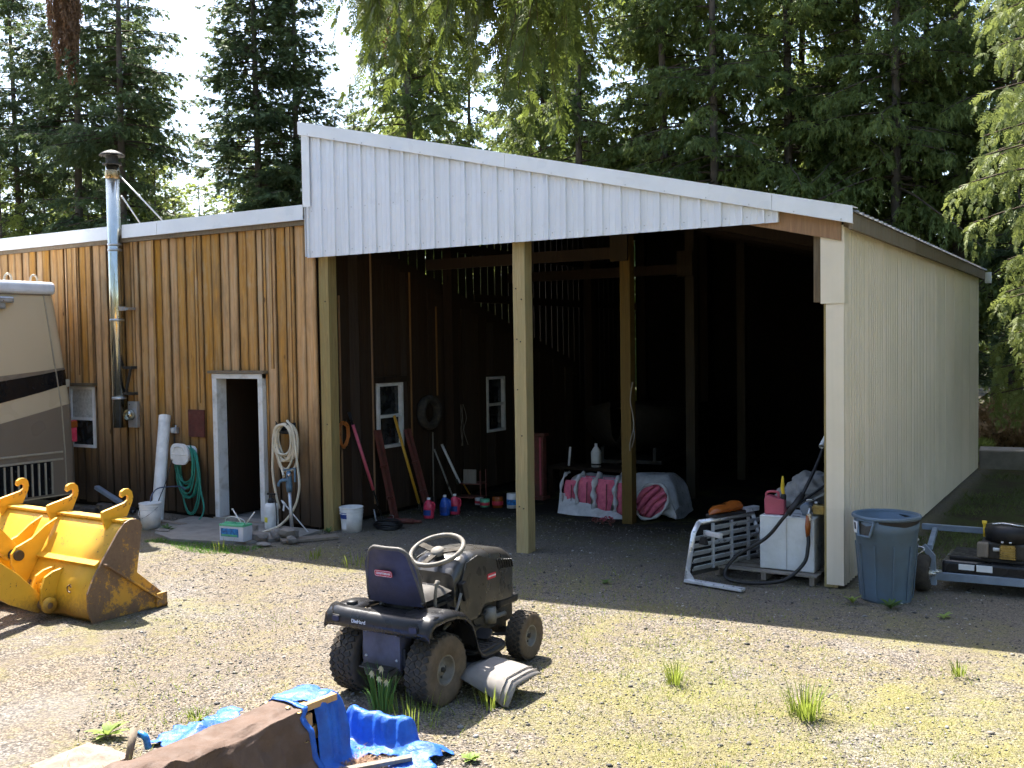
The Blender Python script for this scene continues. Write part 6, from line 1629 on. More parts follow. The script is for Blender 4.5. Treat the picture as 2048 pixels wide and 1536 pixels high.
for k in range(5): m.lathe([(0.02, -0.004), (0.021, 0), (0.02, 0.004)], 10, (0.077, 0, 0.25 + 0.018 * k))
m.build('spout', M['yellow_plastic'], t)
# headache rack with louvres and amber light
hr = thing('truck_rack', 'silver louvred truck rack standing on edge with a long foot bar', 'rack', (-3.89, 9.78, 0), -0.36)
m = MB(); m.tube([(0, 0.0, 0.0), (0, 0.12, 0.50), (0.0, 0.20, 0.60)], 0.035, 4); m.tube([(0.0, 0.20, 0.60), (0, 1.08, 0.60)], 0.03, 4); m.tube([(0, 1.08, 0.60), (0, 1.20, 0.30), (0, 1.20, 0.06)], 0.03, 4); m.build('outer_frame', M['alu'], hr)
m = MB(); d_ = Matrix.Rotation(0.36, 3, 'Z') @ Vector((0.64, -0.09, 0)); m.bar((0, 0, 0.025), d_ + Vector((0, 0, 0.015)), 0.09, 0.03); m.build('foot_bar', M['alu'], hr, bevel=0.004)
m = MB(); m.prism([(0.0, 0.03), (0.0, 0.17), (0.11, 0.03)], 0.012, (0, 0, 0), (d_.x / d_.length, d_.y / d_.length, 0), (0, 0, 1)); m.build('gusset', M['alu'], hr)
for yv in (0.40, 0.70, 0.98): m = MB(); m.bar((0.02, yv, 0.10), (0.02, yv, 0.575), 0.035, 0.02, (1, 0, 0)); m.build('upright', M['alu'], hr)
for r_ in range(6):
    z_ = 0.13 + r_ * 0.078
    for c_, (a, b) in enumerate(((0.10 + 0.02 * r_ / 6, 0.38), (0.42, 0.68), (0.72, 0.97), (1.0, 1.18))):
        if r_ == 5 and c_ == 0: continue
        m = MB(); m.bar((0.012, a, z_), (0.012, b, z_), 0.012, 0.058, (0.55, 0, 0.83)); m.build('louvre', M['alu'], hr)
m = MB(); m.bx(0.0, 0.012, 0.10, 1.2, 0.06, 0.10); m.build('bottom_rail', M['dark_steel'], hr)
m = MB(); m.prism([(0.06, 0.05), (1.19, 0.05), (1.10, 0.57), (0.16, 0.57)], 0.006, (-0.028, 0, 0), (0, 1, 0), (0, 0, 1)); m.build('mesh_panel', M['black_plastic'], hr)
m = MB(); m.bar((0.05, 0.24, 0.50), (0.30, 0.20, 0.50), 0.045, 0.05); m.build('lamp_arm', M['alu'], hr, bevel=0.004); m = MB(); m.prism([(-0.05, -0.04), (0.05, -0.04), (0.025, 0.04), (-0.025, 0.04)], 0.05, (0.10, 0.16, 0.43)); m.build('work_lamp', M['black_plastic'], hr, bevel=0.006)
t = thing('beacon_light', 'amber warning light bar resting on top of the silver rack', 'warning light', (-3.66, 10.36, 0.632), -0.36)
m = MB(); rings = []
for i in range(11):
    q = -1 + i / 5; s_ = (1 - abs(q) ** 3.2) ** 0.5 if abs(q) < 1 else 0.02; hz = 0.062 + 0.03 * max(0, q + 0.2) - 0.012 * (abs(q - 0.0) < 0.15)
    rings.append([Vector((0.085 * s_ * math.cos(a), 0.27 * q, 0.03 + hz * s_ * (1 + math.sin(a)) * 0.75)) for a in np.linspace(0, 2 * math.pi, 15)[:-1]])
m.grid([r + [r[0]] for r in rings]); m.build('lens', M['amber'], t); m = MB(); m.bx(-0.08, 0.08, -0.24, 0.24, 0.0, 0.035); m.build('base', M['black_plastic'], t, bevel=0.01)
m = MB(); m.bx(-0.03, 0.05, 0.26, 0.50, 0.0, 0.05); m.build('end_bracket', M['alu'], t, bevel=0.004)
# crate and canvas bundle behind the tank
t = thing('storage_crate', 'dark wooden crate behind the white tank', 'crate', (-2.99, 11.28, 0.0))
for k in range(4): m = MB(); m.bx(-0.30, 0.30, -0.24, -0.22, 0.02 + k * 0.165, 0.17 + k * 0.165); m.build('board', M['beam_dark'], t)
m = MB(); m.bx(-0.30, 0.30, -0.215, 0.24, 0.0, 0.66); m.build('box', M['dark_lining'], t)
t = thing('canvas_bundle', 'crumpled grey canvas bundle on the dark crate', 'canvas', (-2.98, 11.2, 0.66), 0.1)
bm = bmesh.new(); bmesh.ops.create_icosphere(bm, subdivisions=5, radius=1.0)
for v in bm.verts:
    c = v.co; n = 1 + 0.10 * math.sin(5 * c.x + 3 * c.z) + 0.09 * math.sin(9 * c.y - 6 * c.x + 2) + 0.05 * math.sin(17 * c.x + 11 * c.z) + 0.04 * abs(math.sin(13 * c.y + 15 * c.z))
    v.co = Vector((c.x * 0.34 * n, c.y * 0.24 * n, max(-0.002, 0.14 + c.z * 0.22 * n + 0.08 * c.x)))
me = bpy.data.meshes.new('canvas'); bm.to_mesh(me); bm.free(); me.materials.append(M['grey_canvas']); me.polygons.foreach_set("use_smooth", [True] * len(me.polygons)); piece('canvas', me, t)
m = MB(); m.tube(spline([(0.30, -0.22, 0.36), (0.1, -0.25, 0.20), (-0.1, -0.22, 0.05), (-0.2, -0.2, 0.0)], 6), 0.014, 6); m.build('strap', M['black_plastic'], t); m = MB(); m.bar((0.32, -0.2, 0.26), (-0.02, -0.25, 0.06), 0.05, 0.02); m.build('frame_pole', M['galv'], t)
t = thing('plastic_conduit', 'open ended white plastic pipe sticking out past the right corner post', 'pipe', (-2.72, 10.62, 1.38))
m = MB(); m.tube([(0, 0, 0), (0.10, 0.9, 0.55)], 0.026, 14, cap=False); m.tube([(0.10, 0.9, 0.55), (0, 0, 0)], 0.021, 14, cap=False); m.build('wall', M['white_plastic'], t); m = MB(); m.tube([(0.05, 0.45, 0.275), (0.06, 0.55, 0.33)], 0.03, 12); m.build('coupler', M['white_plastic'], t)
# trash can
tc = thing('trash_can', 'blue grey plastic trash can without a lid outside the barn corner', 'trash can', (-1.96, 10.05, 0), -0.3)
m = MB(); prof = [(0.0, 0.012), (0.225, 0.0), (0.23, 0.02), (0.285, 0.66), (0.290, 0.665), (0.300, 0.80), (0.292, 0.80), (0.278, 0.64), (0.22, 0.03), (0.0, 0.03)]
m.lathe(prof, 40)
m.v = [(p[0] * (1 + 0.018 * math.cos(8 * math.atan2(p[1], p[0])) * (p[2] < 0.6) * (math.hypot(p[0], p[1]) > 0.2)), p[1] * (1 + 0.018 * math.cos(8 * math.atan2(p[1], p[0])) * (p[2] < 0.6) * (math.hypot(p[0], p[1]) > 0.2)), p[2]) for p in m.v]
m.build('body', M['can_blue'], tc)
m = MB(); m.lathe([(0.296, 0.785), (0.312, 0.79), (0.318, 0.805), (0.312, 0.82), (0.294, 0.822), (0.290, 0.80)], 40); m.build('rim', M['can_blue'], tc)
for a0 in (-1.72, 1.42):
    m = MB(); c_, s_ = math.cos(a0), math.sin(a0); rr = 0.295; n_ = Vector((c_, s_, 0)); tg = Vector((-s_, c_, 0))
    ctr = n_ * rr
    P4 = [ctr + tg * -0.085 + Vector((0, 0, 0.78)), ctr + tg * 0.085 + Vector((0, 0, 0.78)), ctr + tg * 0.065 + n_ * 0.035 + Vector((0, 0, 0.64)), ctr + tg * -0.065 + n_ * 0.035 + Vector((0, 0, 0.64))]
    m.tube(P4, 0.017, 8, closed=True); m.build('handle', M['can_blue'], tc)
    m = MB(); m.add([p - n_ * 0.012 for p in P4], [(0, 1, 2, 3)]); m.build('handle_pocket', M['dark_steel'], tc)
for k in range(6):
    a0 = -2.7 + k * 0.62; m = MB(); c_, s_ = math.cos(a0), math.sin(a0); tg = Vector((-s_, c_, 0)) * 0.07
    b0 = Vector((0.236 * c_, 0.236 * s_, 0.03)); b1 = Vector((0.281 * c_, 0.281 * s_, 0.55)); m.bar(b0, b1, 0.012, 0.012, (c_, s_, 0)); m.build('rib', M['can_blue'], tc)
m = MB(); P = []
for k in range(9):
    a = R(-150 + 34 * k / 8); P.append([(r_ * math.cos(a), r_ * math.sin(a), z) for r_, z in ((0.294, 0.645), (0.3015, 0.76))])
m.grid(P); stk = m.build('sticker', M['white_print'], tc)
m = MB(); P = []
for k in range(5):
    a = R(-137 + 10 * k / 4); P.append([(r_ * math.cos(a), r_ * math.sin(a), z) for r_, z in ((0.2965, 0.68), (0.3022, 0.745))])
m.grid(P); m.build('sticker_print', M['black_plastic'], stk)
m = MB(); P = []
for k in range(15):
    a = R(-75 + 95 * k / 14); P.append([(r_ * math.cos(a), r_ * math.sin(a), z) for r_, z in ((0.2975, 0.735 + 0.03 * abs(k - 7) / 7), (0.3015, 0.785))])
m.grid(P); m.build('dark_rim_arc', M['black_plastic'], tc)  # dark arc just below the rim
# tow-behind mower
tm = thing('tow_mower', 'black tow behind mower with grey blue frame parked beside the steel wall', 'mower', (-1.1, 10.9, 0))
m = MB(); m.bar((-0.50, -0.30, 0.15), (0.95, -0.20, 0.15), 0.05, 0.075, (0, 0, 1)); m.build('front_bar', M['frame_blue'], tm, bevel=0.005)
m = MB(); m.bar((-0.62, -0.30, 0.44), (-0.53, -0.31, 0.34), 0.055, 0.055, (1, 0, 0)); m.bar((-0.535, -0.31, 0.355), (-0.52, -0.31, 0.06), 0.06, 0.055, (0, 1, 0)); m.build('corner_upright', M['frame_blue'], tm, bevel=0.004)
m = MB(); m.bar((-0.75, 0.45, 0.50), (0.10, 0.45, 0.50), 0.05, 0.06); m.build('rear_bar', M['frame_blue'], tm, bevel=0.004)
m = MB(); m.bar((-0.56, -0.28, 0.42), (-0.62, 0.44, 0.48), 0.05, 0.05); m.build('side_bar', M['frame_blue'], tm, bevel=0.004)
m = MB(); m.bx(-0.46, 0.95, -0.24, 0.40, 0.16, 0.30); m.build('deck', M['black_paint'], tm, bevel=0.03); m = MB(); m.bx(-0.40, 0.9, -0.16, 0.34, 0.30, 0.335); m.build('deck_top', M['black_plastic'], tm, bevel=0.01)
m = MB(); m.bx(-0.30, -0.16, -0.262, -0.2415, 0.225, 0.275); m.bx(-0.14, 0.0, -0.262, -0.2415, 0.22, 0.28); m.build('warning_label', M['white_print'], tm)
m = MB(); m.lathe([(0.06, -0.07), (0.14, -0.085), (0.175, -0.06), (0.182, 0), (0.175, 0.06), (0.14, 0.085), (0.06, 0.07)], 26, (-0.62, -0.36, 0.182), 'x'); m.build('wheel', M['rubber'], tm)
m = MB(); m.lathe([(0.0, 0.09), (0.06, 0.075), (0.085, 0.03), (0.02, 0.10), (0.02, 0.13), (0, 0.13)], 16, (-0.62, -0.36, 0.182), 'x'); m.cyl((-0.62, -0.36, 0.182), (-0.45, -0.30, 0.2), 0.02, 8); m.build('axle', M['steel'], tm)
m = MB(); m.lathe([(0.06, -0.07), (0.14, -0.085), (0.175, -0.06), (0.182, 0), (0.175, 0.06), (0.14, 0.085), (0.06, 0.07)], 26, (1.1, -0.3, 0.182), 'x'); m.build('wheel', M['rubber'], tm)
m = MB(); m.tube(spline([(-0.66, -0.30, 0.50), (-0.70, -0.34, 0.44), (-0.60, -0.36, 0.42), (-0.66, -0.38, 0.34), (-0.63, -0.36, 0.25)], 6), 0.010, 6); m.build('lift_handle', M['steel'], tm)
eng = MB(); eng.bx(-0.12, 0.32, -0.16, 0.22, 0.33, 0.50); eng = eng.build('engine_block', M['dark_steel'], tm, bevel=0.02)
m = MB(); m.lathe([(0.0, 0.66), (0.12, 0.66), (0.20, 0.645), (0.22, 0.60), (0.21, 0.50), (0, 0.50)], 24, (0.12, 0.02, 0)); m.build('blower_housing', M['black_plastic'], tm)
m = MB(); m.tube(spline([(-0.02, -0.08, 0.665), (0.08, -0.06, 0.675), (0.20, -0.10, 0.67), (0.27, -0.06, 0.66)], 5), 0.009, 6); m.build('starter_trim', M['steel'], tm)
m = MB(); m.bx(-0.14, -0.04, -0.24, -0.16, 0.36, 0.50); m.build('air_filter', M['plank'], tm, bevel=0.012)
m = MB()
for k in range(5): m.bx(0.06, 0.20, -0.235, -0.16, 0.36 + k * 0.026, 0.372 + k * 0.026)
m.bx(0.07, 0.19, -0.22, -0.16, 0.355, 0.49); m.build('cylinder_fins', M['brass'], tm); m = MB()
for xx in (0.08, 0.15): m.lathe([(0, 0), (0.012, 0.004), (0.012, 0.016), (0, 0.02)], 8, (xx, -0.2, 0.505))
m.cyl((0.0, -0.2, 0.44), (0.06, -0.2, 0.44), 0.018, 8); m.build('fittings', M['white_plastic'], tm)
m = MB(); m.lathe([(0.022, 0.0), (0.024, 0.03), (0.0, 0.032)], 12, (-0.10, 0.02, 0.645)); m.tube([(-0.10, 0.02, 0.52), (-0.10, 0.02, 0.65)], 0.014, 8); m.build('oil_cap', M['yellow_plastic'], tm)
m = MB(); m.bx(0.36, 0.75, -0.10, 0.25, 0.34, 0.56); m.build('fuel_tank', M['black_plastic'], tm, bevel=0.05, segs=3)
# concrete blocks at the back corner
for i, (x_, lb) in enumerate(((-1.55, 'low concrete block beyond the back corner of the steel wall'), (0.35, 'second low concrete block at the right edge, partly out of frame'))):
    m = MB(); m.bx(-0.88, 0.88, -0.35, 0.35, -0.05, 0.34); o = m.build('concrete_block', M['concrete'], None, bevel=0.03); o.location = (x_, 21.3 + 0.1 * i, 0.02); o.rotation_euler = (0, 0, 0.1); tag(o, lb, 'concrete block', 'concrete blocks behind the barn')

# ================================================================ covered lumber in the foreground
ls = thing('lumber_stack', 'stack of orange planks under the tarps in the foreground', 'lumber', (-4.22, 3.4, 0))
for r_ in range(4):
    for c_ in range(2):
        m = MB(); m.bx(-0.15 + c_ * 0.152, -0.002 + c_ * 0.152, -1.7, 1.02 - 0.05 * (r_ % 2), 0.02 + r_ * 0.085, 0.098 + r_ * 0.085); m.build('plank', M['lumber'], ls, bevel=0.004)
m = MB(); m.bar((0.068, 0.90, 0.390), (0.115, 1.16, 0.40), 0.145, 0.04); m.build('plank', M['lumber'], ls, bevel=0.003)
def tarp_sheet(name, label, mat, fn, u0, u1, v0, v1, nu, nv, keep=None, th=0.004, hem=None):
    m = MB(); idx = {}; vs = []; fs = []
    for i in range(nu + 1):
        for j in range(nv + 1):
            idx[i, j] = len(vs); vs.append(fn(u0 + (u1 - u0) * i / nu, v0 + (v1 - v0) * j / nv))
    for i in range(nu):
        for j in range(nv):
            if keep is None or keep(u0 + (u1 - u0) * (i + .5) / nu, v0 + (v1 - v0) * (j + .5) / nv): fs.append((idx[i, j], idx[i + 1, j], idx[i + 1, j + 1], idx[i, j + 1]))
    m.add(vs, fs, True)
    o = m.build(name, mat, None, solid=th)
    bm = bmesh.new(); bm.from_mesh(o.data); bmesh.ops.delete(bm, geom=[v for v in bm.verts if not v.link_faces], context='VERTS'); bm.to_mesh(o.data); bm.free()
    return tag(o, label, 'tarp')
def brown(u, v):     # u: across, v: along
    pts = [(-4.78, 0.012), (-4.62, 0.05), (-4.47, 0.20), (-4.39, 0.36), (-4.32, 0.405), (-4.14, 0.41), (-4.055, 0.40), (-4.03, 0.28), (-4.00, 0.12), (-3.93, 0.03)]
    s = u * (len(pts) - 1); k = min(int(s), len(pts) - 2); f = s - k
    f = f * f * (3 - 2 * f) * 0.5 + f * 0.5
    x = pts[k][0] + (pts[k + 1][0] - pts[k][0]) * f; z = pts[k][1] + (pts[k + 1][1] - pts[k][1]) * f
    def tri(a): return abs((a / math.pi) % 2 - 1) * 2 - 1
    w = 0.013 * tri(13 * v + 9 * u + math.sin(6 * u)) + 0.010 * tri(31 * v - 17 * u + 1 + math.sin(9 * v)) + 0.007 * tri(43 * u + 16 * v) + 0.005 * tri(71 * v + 29 * u)
    y = 1.9 + v * 2.40 + 0.03 * math.sin(5 * u) + (0.05 if u > 0.7 else 0) * math.sin(8 * u)
    fold = 0.035 * math.exp(-((v - 0.55 - 0.3 * (u - 0.5)) / 0.035) ** 2)
    side_ = max(0.0, min(1.0, (u - 0.66) * 8)) + max(0.0, min(1.0, (0.34 - u) * 8))
    drape = side_ * (0.022 * tri(46 * v + math.sin(11 * v) * 2) + 0.010 * tri(97 * v))
    return (x + w * 0.6 + drape, y, max(0.012, z + w * 0.7 + fold))
bt = tarp_sheet('brown_tarp', 'brown tarp draped over the lumber stack in the foreground', M['tarp_brown'], brown, 0, 1, 0, 1, 110, 170)
eye = MB(); eye.lathe([(0.006, 0.0), (0.010, 0.003), (0.015, 0.0)], 12); eye_me = eye.mesh('eyelet', M['brass'])
for u_ in (0.40, 0.55, 0.68, 0.82): p_ = brown(u_, 0.975); piece('eyelet', eye_me, bt, (p_[0], p_[1], p_[2] + 0.006))
m = MB()
hem_pts = [Vector(brown(u, 1.0)) + Vector((0, 0.004, 0.004)) for u in np.linspace(0.35, 1, 30)]
m.grid([[p + Vector((0, -0.035, 0.004)) for p in hem_pts], [p + Vector((0, 0.008, 0.003)) for p in hem_pts]]); o = m.build('hem', M['tarp_blue'], bt, solid=0.003)
def blue_h(x, y):
    def box(x0, x1, y0, y1, h, e):
        def f(q, a, b): return 1 / (1 + math.exp(-(q - a) / e)) * 1 / (1 + math.exp((q - b) / e))
        return h * f(x, x0, x1) * f(y, y0, y1)
    z = max(box(-4.40, -4.03, 3.0, 4.62, 0.395, 0.012), box(-4.26, -3.74, 4.84, 4.95, 0.175, 0.010))
    def tri(a): return abs((a / math.pi) % 2 - 1) * 2 - 1
    wr = 0.016 * tri(9 * x + 7 * y + math.sin(5 * y)) + 0.014 * tri(17 * y - 8 * x + 2 + math.sin(7 * x)) + 0.010 * tri(29 * x + 12 * y) + 0.006 * tri(47 * y - 31 * x)
    lump = 0.06 * math.exp(-((x + 3.62) ** 2 + (y - 4.86) ** 2) / 0.012) + 0.09 * math.exp(-((x + 4.85) ** 2) / 0.012 - ((y - 4.5) / 0.3) ** 2) + 0.06 * math.exp(-((x + 5.08) ** 2) / 0.006 - ((y - 4.4) / 0.2) ** 2)
    return max(0.012, z + lump + 0.025 + wr * (0.9 if z < 0.05 else 0.55))
def bfn(x, y):
    z = blue_h(x, y); k = min(1.0, z * 6)
    def tri(a): return abs((a / math.pi) % 2 - 1) * 2 - 1
    return (x + (0.014 * tri(38 * y + 3 * x) + 0.008 * tri(71 * y)) * k, y + (0.016 * tri(33 * x + 5 * z) + 0.010 * tri(67 * x)) * k, z)
def bkeep(x, y):
    e = 0.04 * math.sin(9 * x) + 0.03 * math.sin(23 * x + 1) + 0.02 * math.sin(51 * y)
    if -4.62 < x < -3.86 and y < 4.80 + e and y > 4.33 + e * 0.5: return not (-4.02 < x and 4.50 + e < y < 4.70 and x > -3.93)
    if x <= -4.62: return 4.18 + e < y < 4.82 + e and x > -5.28 + e
    if 4.74 + e * 0.6 < y < 5.0 + e * 0.5: return x < -3.52 + e
    if x > -3.72 and 4.52 + e < y < 4.8: return x < -3.46 + e
    return False
tarp_sheet('blue_tarp', 'bright blue tarp bunched over the lumber end and spread beside it', M['tarp_blue'], bfn, -5.3, -3.4, 4.15, 5.08, 190, 94, bkeep, 0.003)
o = MB(); o.bar((-3.98, 4.28, 0.03), (-3.62, 4.72, 0.05), 0.05, 0.022); o = o.build('lath', M['plank']); tag(o, 'pale wooden lath lying on the blue tarp', 'lath')
n = 900; cx_ = -3.9 + 0.14 * _rng.standard_normal(n); cy_ = 4.58 + 0.09 * _rng.standard_normal(n)
blades('wood_chips', cx_, cy_, 0.006 + 0.012 * _rng.random(n), 0.006, 2.0, leaf_mat('chip_wood', (0.34, 0.20, 0.12), (0.52, 0.36, 0.25), 0.1), 'loose brown wood chips between the blue tarps', zoff=0.014, seed=31)
t = thing('stake', 'short brown wooden stake poking from a rag at the lower left', 'stake', (-5.22, 4.02, 0)); m = MB(); m.tube([(0.06, -0.1, 0.0), (0.0, 0.0, 0.16)], [0.022, 0.026], 8); m.build('stick', M['fascia_wood'], t); m = MB(); m.tube(spline([(0.0, 0.03, 0.12), (0.05, 0.04, 0.10), (0.06, 0.05, 0.03)], 4), 0.022, 7); m.build('blue_rag', M['label_blue'], t)
m = MB(); P = []
for i in range(15):
    row = []
    for j in range(15):
        x_ = -0.28 + 0.04 * i; y_ = -0.3 + 0.04 * j; rr = math.hypot(x_, y_) / 0.3
        row.append((x_, y_, max(0.006, 0.05 * max(0, 1 - rr * rr) * (1 + 0.6 * math.sin(23 * x_ + 5) * math.sin(19 * y_)))))
    P.append(row)
m.grid(P); o = m.build('rag_heap', pm('pale_rag', (0.26, 0.20, 0.165), 0.9, dirt=0.3, scale=9, col2=(0.2, 0.13, 0.1), bump=0.7, bscale=25, bdist=0.01)); o.location = (-5.42, 3.80, 0.0); o.scale = (0.75, 0.75, 0.7); tag(o, 'pale muddy rag heap at the lower left corner', 'rag')
# ================================================================ trees
def norm(a): return a / np.maximum(np.linalg.norm(a, axis=-1, keepdims=True), 1e-9)
def sprays(p, d, ln, wd, fan, mat, name, seed):
    """at every point p three narrow needle sprays fanned round direction d"""
    rg_ = np.random.default_rng(seed); n = len(p)
    up = rg_.normal(size=(n, 3)) * 0.5 + np.array([0, 0, 1.0])
    sd = norm(np.cross(d, up)); V_ = []
    for k, (a, s) in enumerate(((0, 1.0), (fan, 0.8), (-fan, 0.8))):
        dd = norm(d * math.cos(a) + sd * math.sin(a))
        ww = norm(np.cross(dd, up)) * wd[:, None] * s
        tip = p + dd * (ln * s)[:, None]
        mid = p + dd * (ln * s * 0.35)[:, None]
        V_.append(np.stack([p - dd * 0.01, mid + ww, tip], 1)); V_.append(np.stack([p - dd * 0.01, tip, mid - ww], 1))
    v = np.concatenate([np.concatenate(V_[i:i + 2], 1) for i in range(0, 6, 2)], 0)     # 6 verts per spray
    m_ = len(v)
    # share the verts of a spray so that it is one island: 4 verts
    q = np.stack([v[:, 0], v[:, 1], v[:, 2], v[:, 5]], 1).reshape(-1, 3)
    f = (np.array([[0, 1, 2], [0, 2, 3]])[None] + (np.arange(m_) * 4)[:, None, None]).ravel()
    return np_mesh(name, q, f, 3, mat)

def conifer(name, seed, H, base, R0, nb, mat, droop=0.25, hang=0.5, up=0.15, ln=0.24, wd=0.028, dens=9.0, taper=0.85, tw_max=0.75, one_side=None, trunk_r=0.155, gap=0.0):
    rg_ = np.random.default_rng(seed)
    t = rg_.random(nb) ** 0.9; h = base + (H - base) * t
    L = R0 * (1 - t) ** taper * (0.62 + 0.5 * rg_.random(nb)) + 0.25
    L *= np.clip(0.55 + 3.0 * t, 0.55, 1)                 # lowest branches thinner
    if gap > 0:                                            # bare stretches along the trunk
        L *= np.where(np.sin(h * 1.15 + seed) < -1 + gap, 0.35, 1.0)
    az = rg_.random(nb) * 2 * np.pi
    if one_side is not None: L *= 0.72 + 0.28 * np.cos(az - one_side)
    el = np.radians(-12 + 42 * t + rg_.normal(size=nb) * 7)
    def bp(i, s):
        x = L[i] * s
        z = h[i] + x * np.tan(el[i]) - droop * L[i] * s ** 2 + up * L[i] * s ** 3
        wob = 0.05 * np.sin(7 * s + i)
        return np.stack([np.cos(az[i] + wob) * x, np.sin(az[i] + wob) * x, z], -1)
    # wood
    m = MB(); n_t = 14
    lean = rg_.normal(size=2) * 0.01
    m.tube([(lean[0] * H * (k / n_t) ** 2, lean[1] * H * (k / n_t) ** 2, -0.3 + (H + 0.2) * k / n_t) for k in range(n_t + 1)], [trunk_r * (1 - 0.93 * k / n_t) * (1.25 if k == 0 else 1) + 0.008 for k in range(n_t + 1)], 10)
    trunk = m.mesh(name + '_trunk', M['bark'])
    m = MB()
    for i in range(nb):
        s = np.linspace(0.0, 0.95, 5); P = bp(np.full(5, i), s)
        m.tube([tuple(p) for p in P], [0.032 * (L[i] / R0) * (1 - 0.85 * q) + 0.004 for q in s], 4, cap=False)
    for k in range(26):                                    # dead twigs on the lower trunk
        z = rg_.uniform(1.5, base + 2.5); a = rg_.random() * 6.28; l = rg_.uniform(0.4, 1.3)
        m.tube([(0, 0, z), (l * .5 * math.cos(a), l * .5 * math.sin(a), z - 0.05), (l * math.cos(a + .2), l * math.sin(a + .2), z - 0.25 * l)], [0.014, 0.009, 0.003], 4, cap=False)
    limbs = m.mesh(name + '_limbs', M['twig'])
    # foliage
    nt = np.maximum((L * dens).astype(int), 3); bi = np.repeat(np.arange(nb), nt)
    n = len(bi); s = 0.12 + 0.88 * rg_.random(n) ** 0.8
    side = np.where(rg_.random(n) < 0.5, -1, 1)
    p0 = bp(bi, s); p1 = bp(bi, np.minimum(s + 0.03, 1.03)); bd = norm(p1 - p0)
    perp = norm(np.cross(bd, [0, 0, 1.0])) * side[:, None]
    ang = np.radians(50 + 18 * rg_.normal(size=n))
    td = norm(bd * np.cos(ang)[:, None] + perp * np.sin(ang)[:, None] + np.array([0, 0, -0.22 - 0.3 * hang]) + rg_.normal(size=(n, 3)) * 0.12)
    tl = np.minimum(0.40 * L[bi] * (1.05 - s) + 0.14, tw_max) * (0.7 + 0.5 * rg_.random(n))
    ns = np.maximum((tl / (ln * 0.42)).astype(int), 1); ti = np.repeat(np.arange(n), ns); k = len(ti)
    q = rg_.random(k)
    pos = p0[ti] + td[ti] * (tl[ti] * q)[:, None] + np.array([0, 0, -1.0]) * (hang * 0.35 * tl[ti] * q ** 2)[:, None] + rg_.normal(size=(k, 3)) * 0.015
    sd = norm(td[ti] + np.array([0, 0, -1.0]) * hang * (0.3 + 0.9 * q)[:, None] + rg_.normal(size=(k, 3)) * 0.28)
    crown = sprays(pos, sd, ln * (0.7 + 0.6 * rg_.random(k)), wd * (0.7 + 0.6 * rg_.random(k)), 0.55, mat, name + '_crown', seed + 1)
    return trunk, limbs, crown

def plant_tree(name, label, kit, loc, rz_, sc, group):
    t = thing(name, label, 'tree', loc, rz_, group); t.scale = (sc, sc, sc)
    for nm, me in zip(('trunk', 'branches', 'crown'), kit):
        o = piece(nm, me, t)
        if nm != 'trunk': o['kind'] = 'stuff'
    return t

K_spruce = conifer('spruce', 21, 19, 4.0, 2.9, 260, M['spruce'], droop=0.35, hang=0.45, up=0.2, ln=0.17, wd=0.019, dens=15, gap=0.35)
K_spruce2 = conifer('spruce_dense', 22, 17, 1.2, 2.6, 330, M['spruce'], droop=0.22, hang=0.35, up=0.16, ln=0.17, wd=0.019, dens=16)
K_fir = conifer('fir', 23, 20, 2.2, 3.1, 300, M['fir'], droop=0.30, hang=0.8, up=0.1, ln=0.17, wd=0.019, dens=15)
K_fir2 = conifer('fir_open', 24, 21, 3.0, 2.9, 230, M['fir'], droop=0.38, hang=1.0, up=0.12, ln=0.18, wd=0.019, dens=15, gap=0.3)
K_young = conifer('young_fir', 25, 9, 0.5, 2.3, 150, M['young'], droop=0.15, hang=0.4, up=0.1, ln=0.17, wd=0.022, dens=11, trunk_r=0.09)

K_fir_far = conifer('fir_far', 27, 20, 2.0, 3.1, 240, M['fir'], droop=0.30, hang=0.8, up=0.1, ln=0.27, wd=0.034, dens=8)
K_spr_far = conifer('spruce_far', 28, 17, 1.2, 2.7, 230, M['spruce'], droop=0.25, hang=0.4, up=0.15, ln=0.27, wd=0.034, dens=8)
SH = 'tall conifers behind the buildings'
left = [
    (K_spruce, (-24.9, 19.3, 0), 0.4, 1.0, 'spruce with a bare straight trunk rising right behind the stove pipe'),
    (K_spruce, (-28.2, 20.2, 0), 2.1, 1.05, 'dark spruce second from the left edge, hung with a dead brown bough'),
    (K_spruce, (-33.2, 21.5, 0), 4.0, 1.0, 'dark spruce at the far left edge of the picture'),
    (K_spruce2, (-30.2, 23.8, 0), 1.0, 1.0, 'dense spruce showing between the two left spruces'),
    (K_spruce2, (-20.4, 20.3, 0), 3.0, 1.02, 'full dense spruce standing alone left of the white gable'),
    (K_spruce2, (-19.6, 20.9, 0), 5.2, 0.92, 'slimmer spruce stem merged with the full spruce left of the gable'),
    (K_fir, (-17.9, 24.0, 0), 0.9, 1.0, 'fir with a thick trunk just right of the gable peak'),
    (K_fir2, (-13.5, 26.0, 0), 2.2, 0.95, 'fir trunk behind the middle of the sloping white roof edge'),
    (K_fir, (-15.6, 27.4, 0), 4.1, 0.9, 'shaded fir between the gable peak and the roof middle'),
]
tree_objs = [plant_tree('conifer_tree', lb, k, l, r_, s_, SH) for k, l, r_, s_, lb in left]
